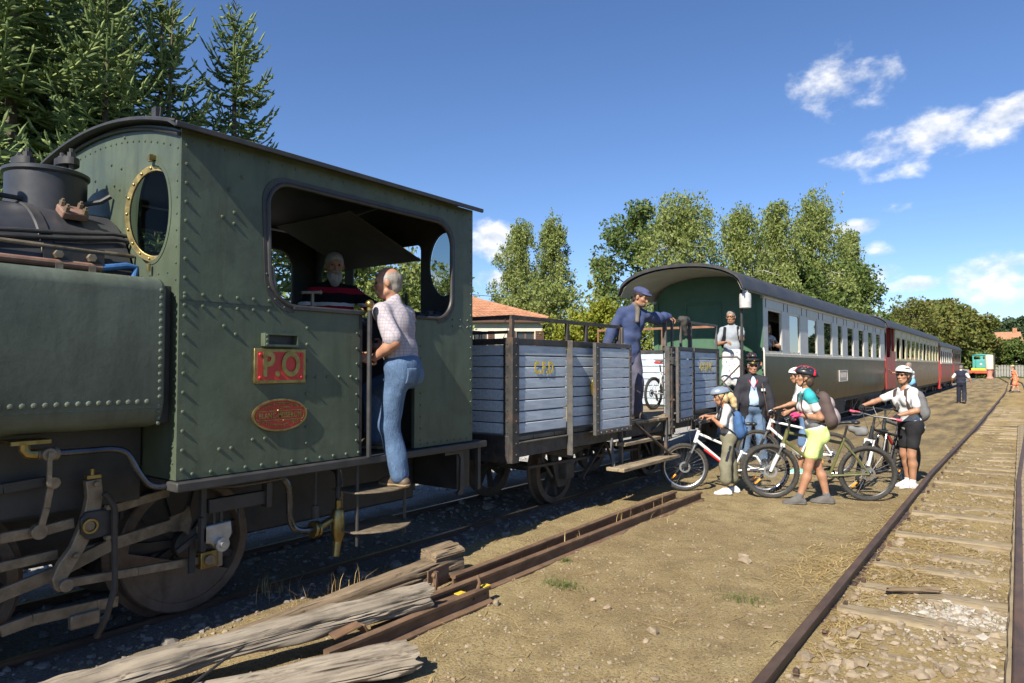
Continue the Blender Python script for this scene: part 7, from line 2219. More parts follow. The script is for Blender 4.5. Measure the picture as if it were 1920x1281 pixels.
def backpack(label, P, mat, pocket, size=1.0, strap=None, drop=0.0, name='backpack'):
    s = P.s * size
    R_ = P.T
    c = P.P + R_ @ (A([0, -.185, .30 - drop]) * P.s)
    t = thing(name, label, 'backpack', P.root.location, P.root.rotation_euler[2])
    pt = lambda x, y, z: c + R_ @ (A([x, y, z]) * s)
    sdf_obj('bag', [ell(pt(0, 0, 0), A([.145, .085, .22]) * s, R_, .03), ell(pt(0, -.01, -.11), A([.15, .10, .12]) * s, R_, .04), ell(pt(0, .01, .13), A([.12, .075, .10]) * s, R_, .03)], .012, mat, t, (), folds(3, fr=(20, 50)), .006)
    sdf_obj('front_pocket', [ell(pt(0, -.075, -.09), A([.115, .06, .11]) * s, R_, .03), ell(pt(0, -.07, .07), A([.09, .04, .08]) * s, R_, .02)], .010, pocket, t, (), folds(6, fr=(20, 60)), .005)
    b = MB()
    for k, sg in (('L', -1), ('R', 1)):
        sh = P.sh[k]; u, f, r = P.u, P.f, P.r * sg; q = P.s
        pts = [pt(sg * .075, .06, .17), sh + u * .062 * q - f * .05 * q - r * .045 * q, sh + u * .068 * q - r * .045 * q, sh + u * .035 * q + f * .085 * q - r * .045 * q, sh - u * .12 * q + f * .125 * q - r * .03 * q, sh - u * .26 * q + f * .09 * q + r * .01 * q, sh - u * .31 * q - f * .02 * q + r * .012 * q, pt(sg * .10, .07, -.13)]
        for a, c2 in zip(pts, pts[1:]): b.bar(a, c2, .050 * q, .014 * q, up=tuple(f if abs(_n3(c2 - a) @ f) < .8 else u))
    b.build('strap', strap or mat, t, bevel=.004)
    b = MB(); b.tube([pt(-.03, .05, .22), pt(-.03, .04, .26), pt(.03, .04, .26), pt(.03, .05, .22)], .007, 6); b.build('top_loop', strap or mat, t)
    return t


# 1 man climbing into the cab
hd = face_dir(-.95, -.28); base = (-3.935, 3.80, .735)
p = Person('person', 'man in checked short-sleeved shirt and jeans climbing the cab step', base, hd, 1.75, 'm', girth=1.1, pelvis=(.03, -.01, .905), lean=(10, 0), twist=-4, head=(30, -8, 0), footL=(-.01, -.01, 0, 10), footR=(.16, .32, .262, -5), kL=(0, 1, 0), kR=(.25, 1, 0),
           handL=(-.18, .16, .985), eL=(-.1, -1, -.3), gripL=((-.35, .6, .35), (.5, .6, -.3), 45), handR=(.28, .30, 1.12), eR=(.9, -.3, -.3), skin=SK_RED, h=.010, curl=40)
p.top(checks('shirt_checked', (.43, .385, .40), (.25, .23, .30)), .44, .06, o=.012, loose=.018, amp=.010, seed=11)
p.bottom(JEAN, .975, loose=.012, amp=0.0120, seed=3); p.belt(LEATHER, .088, .012); p.shoes(LEATHER, SOLE); p.hair(H_GREY, 'fringe')
MB().lathe([(.031, -.008), (.036, -.006), (.036, .006), (.031, .008)], p.wr['L'] - _n3(p.wr['L'] - p.el['L']) * .025, tuple(p.wr['L'] - p.el['L']), n=18, closed=True).build('watch', LEATHERB, p.root)
for sx in (-1, 1):
    c = p.P + p.pr * sx * .078 - p.pf * .10 + A([0, 0, -.035])
    cut = [(c + p.pr * .052, p.pr), (c - p.pr * .052, -p.pr), (c + A([0, 0, .06]), A([0, 0, 1.])), (c - A([0, 0, .065]), A([0, 0, -1.])), (p.P - p.pf * .06, p.pf)]
    sdf_obj('back_pocket', [x for x in p.torso(.0135, low=True)[6:9]] + p.legs(.5, .0155, .012), .009, JEAN2, p.root, cut, folds(3, fr=(18, 45)), .008)

# 2 driver
hd = face_dir(.85, -.45); base = (-5.08, 4.06, .985)
p = Person('person', 'white-bearded driver in striped rugby shirt inside the cab', base, hd, 1.73, 'm', girth=1.2, belly=.03, head=(-4, -8, 0), handL=(-.42, .30, 1.05), eL=(-1, -.2, -.3), handR=(.30, .25, 1.0), skin=SK_RED)
p.top(bands('rugby_bands', [(0, (.01, .06, .035)), (1.10, (.6, .6, .6)), (1.125, (.30, .012, .03)), (1.25, (.6, .6, .6)), (1.275, (.010, .010, .012)), (1.36, (.30, .012, .03)), (1.42, (.010, .010, .012))]), .75, .0, loose=.015, amp=0.0105, seed=21)
p.bottom(F_NAVY); p.shoes(LEATHERB, SOLEG); p.hair(H_WHITE, 'short'); p.beard(H_WHITE)

# 3 man in blue overalls in the wagon
hd = face_dir(.72, -.60); base = (-4.34, 8.42, .968)
hl = w2l(base, hd, -4.03, 9.22, 2.37)
p = Person('person', 'man in blue work jacket and flat cap leaning over in the open wagon', base, hd, 1.80, 'm', girth=1.05, pelvis=(-.02, .02, .935), lean=(9, -8), twist=4, head=(34, -22, 0), footL=(-.13, .05, 0, -15), footR=(.14, -.03, 0, 10), handL=hl, eL=(-.3, -.2, -1), gripL=((-.9, .3, -.15), (0, 0, -1), 35), handR=(.30, .02, .90), eR=(.6, -.8, 0), skin=SK_TAN, h=.012)
p.top(F_BOIL, .96, -.17, o=.020, loose=.022, amp=.017, seed=31, name='work_jacket', extra=[cone(p.P + p.u * .05, p.P - A([0, 0, .20]) + p.pf * .01, .15, .175, .05, fl=(p.pf, .72))]); p.bottom(fabric('overall_trousers', (.06, .058, .085), (.10, .095, .13)), .985, loose=.022, amp=0.0135, seed=32); p.shoes(LEATHER, SOLEG, ankle=.04); p.hair(H_DARK, 'short')
E_ = lambda c, r, k=.012: ell(p.hp(*c), A(r) * p.hs, p.Hm, k)
cap = sdf_obj('flat_cap', [E_((0, -.012, .075), (.088, .112, .058)), E_((0, .075, .062), (.078, .062, .016))], .007, fabric('cap_navy', (.05, .06, .13), (.085, .095, .18)), p.root, (), folds(2, fr=(30, 70)), .003)
sdf_obj('scarf', [cone(p.neck + p.u * .01, p.neck + p.u * .045 + p.f * .015, .072, .066, .02), cone(p.neck + p.f * .085 - p.u * .0, p.neck + p.f * .135 - p.u * .15, .035, .028, .02)], .010, fabric('scarf_brown', (.10, .085, .07), (.17, .15, .125)), p.root, (), folds(9, fr=(40, 90)), .006)
sdf_obj('stubble', [E_((0, .045, -.082), (.058, .056, .034), .02)], .007, M('stubble', (.10, .065, .05), (.16, .11, .085), scale=60, rough=.8), p.root)

# 4 man on the carriage platform
hd = face_dir(.30, -1); base = (-4.44, 13.02, .96)
hl = w2l(base, hd, -4.085, 12.50, 2.14)
p = Person('person', 'man in grey polo shirt and sunglasses standing on the carriage platform', base, hd, 1.77, 'm', girth=.98, head=(-12, -4, 0), handL=hl, eL=(-.6, .2, -1), gripL=((-.5, .8, .15), (.6, .5, -.2), 55), handR=(.10, .28, 1.16), eR=(.7, -.3, -.8), gripR=((-.7, .7, .1), (-.2, .3, -1), 40), bare=True, skin=SK_TAN, h=.013)
p.top(F_GREYP, .45, -.03, loose=.016, amp=0.0120, seed=41); p.bottom(fabric('trousers_white_print', (.55, .55, .56), (.66, .66, .66), c3=(.16, .17, .22), s3=22, amt3=.9, t3=(.58, .62)), .60, loose=.03, amp=0.0120); p.shoes(SHOEG, SOLEG); p.hair(H_GREY, 'short'); p.shades(LENS)
backpack('white rucksack on the back of the man on the carriage platform', p, F_WHITE, F_WHITE, .95, F_BLACK, .06)

# 5 child on the carriage steps
hd = face_dir(.45, -1); base = (-4.06, 12.93, .62)
p = Person('person', 'child in spotted black helmet behind the uniformed man, holding the grab rail', base, hd, 1.26, 'c', head=(20, -12, 0), handL=w2l(base, hd, -3.99, 13.44, 1.72), eL=(-1, -.4, -.2), bare=True, skin=SK_TAN, h=.014)
p.top(F_BLACK, .45, -.02); p.bottom(F_GREY, .6); p.shoes(SHOEG, SOLEG); p.hair(H_BROWN, 'short'); p.helmet(SPOTTED, F_BLACK, F_BLACK, None, True)

# 6 woman at the carriage window
hd = face_dir(.35, -1); base = (-4.40, 14.92, .95)
p = Person('person', 'woman with long brown hair leaning on the first carriage window', base, hd, 1.66, 'f', head=(24, -6, 0), lean=(6, -6), handL=w2l(base, hd, -4.10, 14.55, 2.12), eL=(-1, .3, -.9), gripL=((.1, .3, 1), (.9, .3, 0), 35), skin=SK_FAIR, h=.014)
p.top(F_WHITE, .10, -.02, collar=False, neck=.05); p.bottom(F_GREY, .97); p.shoes(SHOEG, SOLEG); p.hair(H_BROWN, 'long')

# 7 uniformed man
hd = face_dir(.42, -1); base = (-3.74, 12.02, 0)
p = Person('person', 'man in dark blazer, jeans and peaked railway cap beside the carriage steps', base, hd, 1.79, 'm', girth=1.2, belly=.045, head=(6, -4, 0), footL=(-.15, .02, 0, -14), footR=(.15, .0, 0, 14), handL=(-.33, .08, .80), handR=(.34, .10, .82), eL=(-.7, -.7, 0), eR=(.7, -.7, 0), skin=SK_RED, h=.012)
p.top(F_SHIRTB, .5, .06, o=.008, amp=0.0075, seed=71); p.bottom(JEAN2, .975, loose=.014, amp=0.0120, seed=72); p.belt(LEATHERB, .07, .014); p.shoes(LEATHERB, SOLEG); p.hair(H_WHITE, 'fringe'); p.shades(LENS)
# open blazer: two halves with a wedge left free in front
P_ = p.torso(.028) + p.arms(.965, .016, .016) + [cone(p.neck - p.u * .03, p.neck + p.u * .02 - p.f * .03, .066, .062, .02)]
P_ += [cone(p.P + p.u * .02 + p.r * sx * .10, p.P - A([0, 0, .16]) + p.pr * sx * .125, .105, .095, .05) for sx in (-1, 1)]
wedge = [ell(p.P + p.T @ A([0, .30, .46]), A([.055, .30, .16]), p.T, .01, 's'), ell(p.P + p.T @ A([0, .32, .22]), A([.085, .30, .30]), p.T, .015, 's'), ell(p.P + p.T @ A([0, .32, -.10]), A([.115, .30, .30]), p.T, .015, 's')]
sdf_obj('blazer', P_ + wedge, .011, F_BLAZER, p.root, [(p.P - A([0, 0, .19]), A([0, 0, -1.]))], folds(73), .009)
E_ = lambda c, r, k=.008, op='u': ell(p.hp(*c), A(r) * p.hs, p.Hm, k, op)
cap = sdf_obj('peaked_cap', [E_((0, -.004, .105), (.112, .122, .030), .02), E_((0, -.006, .07), (.084, .102, .052), .02)], .007, F_BLACK, p.root, [(p.hp(0, 0, .045), -p.Hm[:, 2])])
sdf_obj('cap_peak', [E_((0, .085, .052), (.076, .062, .010))], .006, LEATHERB, cap)
MB().tube([p.hp(.088 * math.sin(t), .105 * math.cos(t) - .006, .062) for t in np.linspace(-1.2, 1.2, 12)], .006, 6).ball(p.hp(0, .112, .098), .017, 8, 6).tube([p.hp(.088 * math.sin(t), .105 * math.cos(t) - .004, .074) for t in np.linspace(-1.0, 1.0, 10)], .004, 6).build('cap_braid', BRASS, cap)
q = lambda x, y, z: p.P + p.T @ A([x, y, z])
MB().tube([q(-.075, .05, .545), q(-.06, .125, .47), q(0, .165, .36), q(.06, .125, .47), q(.075, .05, .545)], .009, 6).build('lanyard', BIKERED, p.root)
MB().box(q(-.155, .135, .33), (.065, .012, .045)).build('badge', F_WHITE, p.root)
MB().tube([q(-.11, -.06, .52), q(-.125, .02, .53), q(-.15, .14, .38), q(-.20, .12, .10), q(-.24, .04, -.12)], .009, 6).build('bag_strap', LEATHER, p.root)
MB().box(q(.0, .190, .073), (.055, .012, .04)).build('belt_buckle', CHROME, p.root, bevel=.006)
bgx = thing('satchel', 'flat red-brown leather case hanging at the uniformed man\'s side', 'bag', base, hd)
MB().box((-.30, .06, .62), (.035, .10, .42), Matrix.Rotation(rad(4), 3, 'Y')).build('case', LEATHERR, bgx, bevel=.012)
MB().box((-.29, .115, .76), (.042, .012, .05)).build('buckle', BRASS, bgx)

# 8 girl
hd = face_dir(-.88, -.48); base = (-3.12, 8.96, 0)
gl = grips(base, hd, B_girl)
p = Person('person', 'blond girl in silver-blue helmet holding the white bicycle', base, hd, 1.37, 'c', head=(6, -18, 0), lean=(4, 0), footL=(-.08, .04, 0, -6), footR=(.09, -.09, 0, 8), handL=gl[0][0], gripL=gl[0][1], eL=(-.8, -.3, -.8), handR=gl[1][0], gripR=gl[1][1], eR=(.8, -.3, -.8), skin=SK_TAN, h=.011)
p.top(F_WHITE, .42, -.04, loose=.014, amp=0.0105, seed=81, collar=False, neck=.03); p.bottom(F_OLIVE, .78, o=.014, loose=.022, amp=0.0120, seed=82); p.shoes(SHOEW, SOLEW); p.hair(H_BLOND, 'ponytail'); p.helmet(PLAST_S, F_BLACK, F_BLACK, None, False)
MB().bar(p.P + A([-.135, -.01, -.08]), p.knee['L'] + A([-.075, .0, .06]), .028, .01, up=(1, 0, 0)).build('trouser_stripe', F_NAVY, p.root)
backpack('blue rucksack on the back of the girl', p, F_BLUEBAG, F_BLUEBAG, 1.05, F_NAVY, .09)

# 9 woman in teal jersey
hd = face_dir(-.90, -.44); base = (-2.05, 8.93, 0)
gl = grips(base, hd, B_olive)
p = Person('person', 'woman in teal and white jersey, lime shorts and red helmet with the olive bicycle', base, hd, 1.67, 'f', girth=1.0, pelvis=(.02, -.03, .865), head=(-4, 6, 0), lean=(12, 0), footL=(-.09, .20, 0, -4), footR=(.03, -.15, 0, 14), handL=gl[0][0], gripL=gl[0][1], eL=(-.15, -.6, -1), handR=gl[1][0], gripR=gl[1][1], eR=(.2, -.6, -1), bare=True, skin=SK_TAN, gloves=F_PINK, h=.0105)
p.top(F_WHITE, .30, -.06, loose=.010, amp=.006, seed=91, collar=False, name='jersey')
sdf_obj('jersey_yoke', p.torso(.0125, low=False)[2:6] + [ell(p.P + p.T @ (A([0, -.005, .40]) * p.s), A([.138, .104, .14]) * p.s + .012, p.T, .03)] + p.arms(.42, .012, .012), .011, F_TEAL, p.root, [(p.P + p.u * .385 * p.s, -p.u)], folds(92), .006)
sdf_obj('jersey_side', [ell(p.P + p.T @ (A([0, 0, .10]) * p.s), A([.125, .095, .085]) * p.s + .016, p.T, .03)], .011, F_GREY, p.root, [(p.P + p.u * .15, p.u), (p.P + p.u * .05, -p.u)], folds(93), .006)
p.bottom(F_LIME, .31, o=.010, loose=.010, waist=.06, amp=0.0105, seed=94, name='shorts'); p.shoes(SHOEG, SOLEG, sock=F_GREY); p.hair(H_BROWN, 'bob'); p.helmet(PLAST_K, F_BLACK, F_BLACK, PLAST_R)
backpack('brown and lilac rucksack worn by the woman in the teal jersey', p, F_BROWNBAG, F_LILAC, 1.08, F_BROWNBAG, .05)

# 10 woman half hidden behind her
hd = face_dir(-.95, -.25); base = (-2.70, 11.32, 0)
gl = grips(base, hd, B_C)
p = Person('person', 'person in white T-shirt and blue shorts half hidden behind the teal-jersey woman', base, hd, 1.64, 'f', head=(0, -5, 0), lean=(10, 0), footL=(-.09, .12, 0, -4), footR=(.08, -.08, 0, 10), handL=gl[0][0], gripL=gl[0][1], eL=(-.4, -1, -.5), handR=(.2, .25, .95), bare=True, skin=SK_TAN, h=.014)
p.top(F_WHITE, .45, -.05); p.bottom(F_BLUESH, .46, loose=.02, name='shorts'); p.shoes(SHOET, SOLEW); p.hair(H_BROWN, 'bob'); p.helmet(PLAST_W, F_BLACK, F_BLACK)

# 11 woman in white helmet
hd = face_dir(-.66, -.75); base = (-1.24, 10.86, 0)
gl = grips(base, hd, B_A)
p = Person('person', 'woman in white helmet, white T-shirt and black shorts holding pink-gripped bars', base, hd, 1.66, 'f', girth=1.08, pelvis=(0, .0, .87), head=(14, 2, 0), lean=(5, 4), footL=(-.08, .05, 0, 4), footR=(.10, -.04, 0, 12), handL=gl[0][0], gripL=gl[0][1], eL=(-.9, -.6, -.3), handR=gl[1][0], gripR=gl[1][1], eR=(.6, -.8, -.3), bare=True, skin=SK_TAN, gloves=F_BLACK, h=.0105)
# hands: her right hand takes the bar end nearer the train, her left the one beside her
p.top(F_WHITE, .38, -.07, loose=.014, amp=0.0120, seed=111, collar=False, neck=.06); p.bottom(F_BLACK, .33, o=.010, loose=.008, waist=.06, amp=0.0060, seed=112, name='shorts'); p.shoes(SHOEW, SOLEW, sock=F_WHITE); p.hair(H_BROWN, 'bob'); p.helmet(PLAST_W, F_BLACK, F_BLACK); p.shades(LENS)
backpack('dark rucksack worn by the woman in the white helmet', p, F_GREY, F_BROWNBAG, 1.0, F_BROWNBAG, .05)
q = lambda x, y, z: p.P + p.T @ (A([x, y, z]) * p.s)
_rt = Matrix((tuple(p.r), tuple(p.f), tuple(p.u))).transposed()
MB().box(q(.02, .148, .30), (.055, .012, .055), _rt @ Matrix.Rotation(rad(45), 3, 'Y')).build('shirt_print', F_GREY, p.root)
for k in 'LR':
    f_ = p.fd[k]; c = p.ank[k] + f_ * .055 + A([0, 0, -.035]); sd = np.cross(f_, (0, 0, 1)); b_ = MB()
    for i in range(3): b_.bar(c + f_ * (.0 + .022 * i) - sd * .048 + A([0, 0, -.012]), c + f_ * (-.02 + .022 * i) - sd * .040 + A([0, 0, .022]), .008, .008); b_.bar(c + f_ * (.0 + .022 * i) + sd * .048 + A([0, 0, -.012]), c + f_ * (-.02 + .022 * i) + sd * .040 + A([0, 0, .022]), .008, .008)
    b_.build('shoe_stripes', SHOEP, p.root)

# 12 man leaning at the carriage
hd = face_dir(-.75, -.66); base = (-3.28, 29.4, 0)
p = Person('person', 'man in white and sky-blue polo leaning against the second carriage', base, hd, 1.80, 'm', girth=1.12, belly=.03, lean=(10, 0), head=(0, 0, 0), handL=(-.25, .62, 1.42), handR=(.22, .64, 1.42), gripL=((0, .6, .8), (0, 1, -.1), 10), gripR=((0, .6, .8), (0, 1, -.1), 10), skin=SK_RED, h=.018)
p.top(bands('polo_bands', [(0, (.18, .42, .64)), (1.24, (.60, .62, .66)), (1.9, (.6, .62, .66))]), .45, -.06); p.bottom(F_NAVY); p.shoes(LEATHERB, SOLEG); p.hair(H_GREY, 'short')

# 13 railwayman walking away
hd = face_dir(.05, 1); base = (-2.14, 36.3, 0)
p = Person('person', 'railwayman in navy waistcoat and cap walking away along the platform', base, hd, 1.74, 'm', girth=1.12, footL=(-.12, .12, 0, -5), footR=(.12, -.16, .05, 8), toeR=25, handL=(-.36, .1, .92), handR=(.38, -.02, .90), skin=SK_TAN, h=.018)
p.top(F_WHITE, .45, .0); p.top(F_NAVY, .03, -.02, o=.02, loose=0, name='waistcoat', collar=False); p.bottom(F_NAVY, .98, loose=.018); p.shoes(LEATHER, SOLEG); p.hair(H_GREY, 'short')
sdf_obj('cap', [ell(p.hp(0, -.01, .08), A([.086, .106, .052]) * p.hs, p.Hm, .01), ell(p.hp(0, .09, .06), A([.07, .055, .012]) * p.hs, p.Hm, .01)], .010, F_NAVY, p.root)

# 14 and 15 walkers at the far right
hd = face_dir(-.8, -.35); base = (-.30, 53.6, 0)
p = Person('person', 'woman in coral dress stepping over the far rails', base, hd, 1.66, 'f', girth=1.2, lean=(8, 0), footL=(-.1, .22, 0, 0), footR=(.08, -.22, 0, 0), bare=True, skin=SK_FAIR, h=.02)
p.top(F_CORAL, .05, -.08, collar=False); p.bottom(F_CORAL, .40, o=.03, loose=.04, waist=.1, name='skirt'); p.shoes(LEATHERB, SOLEG); p.hair(H_BROWN, 'bob')
hd = face_dir(-.9, .1); base = (-.42, 55.2, 0)
p = Person('person', 'walker in white top and dark shorts just behind the coral-dressed woman', base, hd, 1.72, 'm', footL=(-.1, .15, 0, 0), footR=(.1, -.2, 0, 0), bare=True, skin=SK_FAIR, h=.02)
p.top(F_WHITE, .45, -.05); p.bottom(F_NAVY, .48, loose=.02); p.shoes(SHOEG, SOLEG); p.hair(H_BLOND, 'short')

# ------------------------------------------------------------------ trees
BARK_B = M('birch_bark', (.42, .40, .36), (.58, .56, .52), scale=5, rough=.8, bump=.4, c3=(.05, .045, .04), s3=9, amt3=.9)
BARK_D = M('bark_brown', (.075, .055, .038), (.14, .105, .075), scale=9, rough=.9, bump=.6, bscale=30)
L_BIRCH = leaf_mat('birch_leaves', (.13, .18, .040), (.27, .32, .095), (.41, .43, .18), trans=.45, scale=.6)
L_DARK = leaf_mat('broad_leaves_dark', (.055, .095, .022), (.125, .175, .045), (.20, .24, .07), trans=.35, scale=.6)
L_YEL = leaf_mat('yellow_green_leaves', (.15, .18, .018), (.27, .29, .035), (.36, .36, .06), trans=.35, scale=1.2)
L_OAK = leaf_mat('oak_leaves_turning', (.070, .095, .020), (.15, .165, .038), (.22, .18, .05), trans=.3, scale=.35)
L_PINE = leaf_mat('pine_needles', (.025, .048, .022), (.055, .085, .038), (.08, .11, .05), trans=.15, scale=.3)
L_SPR = leaf_mat('spruce_needles', (.10, .155, .056), (.215, .28, .10), (.34, .40, .15), trans=.25, scale=.9)
L_BLUE = leaf_mat('blue_spruce', (.05, .075, .06), (.09, .12, .10), (.12, .15, .13), trans=.1, scale=1)


def leaves_mesh(name, C, size, seed, droop=.35, asp=.55):
    """C (n,3) leaf centres -> rhombic leaf faces"""
    rg = np.random.RandomState(seed); n = len(C)
    d = rg.normal(size=(n, 3)); d[:, 2] -= droop * 2; d /= np.linalg.norm(d, axis=1)[:, None]
    q = rg.normal(size=(n, 3)); w = np.cross(d, q); w /= np.linalg.norm(w, axis=1)[:, None] + 1e-9
    s = (size * rg.uniform(.6, 1.35, n))[:, None]
    V = np.stack([C - d * s, C + w * s * asp, C + d * s, C - w * s * asp], 1).reshape(-1, 3)
    i = np.arange(n) * 4
    return fast_mesh(name, V, np.stack([i, i + 1, i + 2, i + 3], 1), smooth=False)


def tree_mesh(seed, H, R, base, n_limb, clumps, per, size, kind):
    """returns (leaf centres, branch MB); kind: birch (drooping columns), round, sparse"""
    rg = np.random.RandomState(seed); b = MB(); pts = []
    lean = rg.normal(0, .02, 2)
    trunk = [(lean[0] * t * H + .05 * math.sin(t * 7 + seed), lean[1] * t * H + .05 * math.cos(t * 6 + seed), t * H) for t in np.linspace(0, .97, 9)]
    b.tube(trunk, [max(.02 * H * (1 - t) ** .8 * .62, .012) for t in np.linspace(0, .97, 9)], 7)
    def width(t):
        if kind == 'birch': return R * (.35 + .65 * math.sin(min(t * 1.25, 1) * math.pi * .5)) * (1 - max(t - .35, 0) / .65) ** .75 * 1.05 + .15
        if kind == 'spruce': return R * (1 - t) + .1
        return R * math.sqrt(max(1 - (2 * t - .92) ** 2, .03))
    for i in range(n_limb):
        t = base + (1 - base) * (i + rg.uniform(0, 1)) / n_limb
        tt = (t - base) / (1 - base); a = rg.uniform(0, 2 * math.pi) if kind != 'birch' else i * 2.4 + rg.normal(0, .4)
        L_ = width(tt) * rg.uniform(.65, 1.15)
        k = min(int(t * 8), 7); o = Vector(trunk[k]).lerp(Vector(trunk[k + 1]), t * 8 - k)
        up = (.75 if kind == 'birch' else .45) * rg.uniform(.5, 1.3)
        dirn = Vector((math.cos(a), math.sin(a), up)).normalized()
        e = o + dirn * L_ * 1.05
        mid = o.lerp(e, .55) + Vector((0, 0, .10 * L_))
        if kind == 'birch': e = e + Vector((0, 0, -.25 * L_))
        b.tube([o, mid, e], [max(.012 * L_ + .012, .012), max(.008 * L_, .008), .006], 5, caps=False)
        for c in range(clumps):
            f = rg.uniform(.25, 1.05); c0 = o.lerp(mid, f * 1.8) if f < .55 else mid.lerp(e, (f - .55) / .45)
            c0 = np.array(c0) + rg.normal(0, .13 * R, 3)
            m = int(per * rg.uniform(.5, 1.5))
            if kind == 'birch':
                ln = rg.uniform(.35, 1.0) * (.10 * H)
                u = rg.uniform(0, 1, m)
                q = np.stack([rg.normal(0, .05 * R, m), rg.normal(0, .05 * R, m), -u * ln + rg.normal(0, .05, m)], 1)
            else:
                v = rg.normal(size=(m, 3)); v /= np.linalg.norm(v, axis=1)[:, None]; q = v * (rg.uniform(.3, 1, m) ** .5)[:, None] * np.array([.24, .24, .17]) * R * rg.uniform(.6, 1.3)
            pts.append(c0 + q)
    return np.concatenate(pts), b


_tree_cache = {}


def tree(name, label, x, y, H, R, kind, leafm, bark, seed, base=.18, limbs=46, clumps=5, per=60, size=.075, cat='tree', z=None, rz=0.0, group=None):
    z = float(ground_z(x, y)) - .05 if z is None else z
    t = thing(name, label, cat, (x, y, z), rz, group)
    key = (seed, H, R, kind, leafm.name)
    if key not in _tree_cache:
        C, b = tree_mesh(seed, H, R, base, limbs, clumps, per, size, kind)
        cm = leaves_mesh('crown', C, size, seed + 1, .5 if kind == 'birch' else .1); cm.materials.append(leafm)
        tm = b.mesh('trunk', 50); tm.materials.append(bark); _tree_cache[key] = (cm, tm)
    cm, tm = _tree_cache[key]
    link('crown', cm, None, t); link('trunk', tm, None, t)
    return t


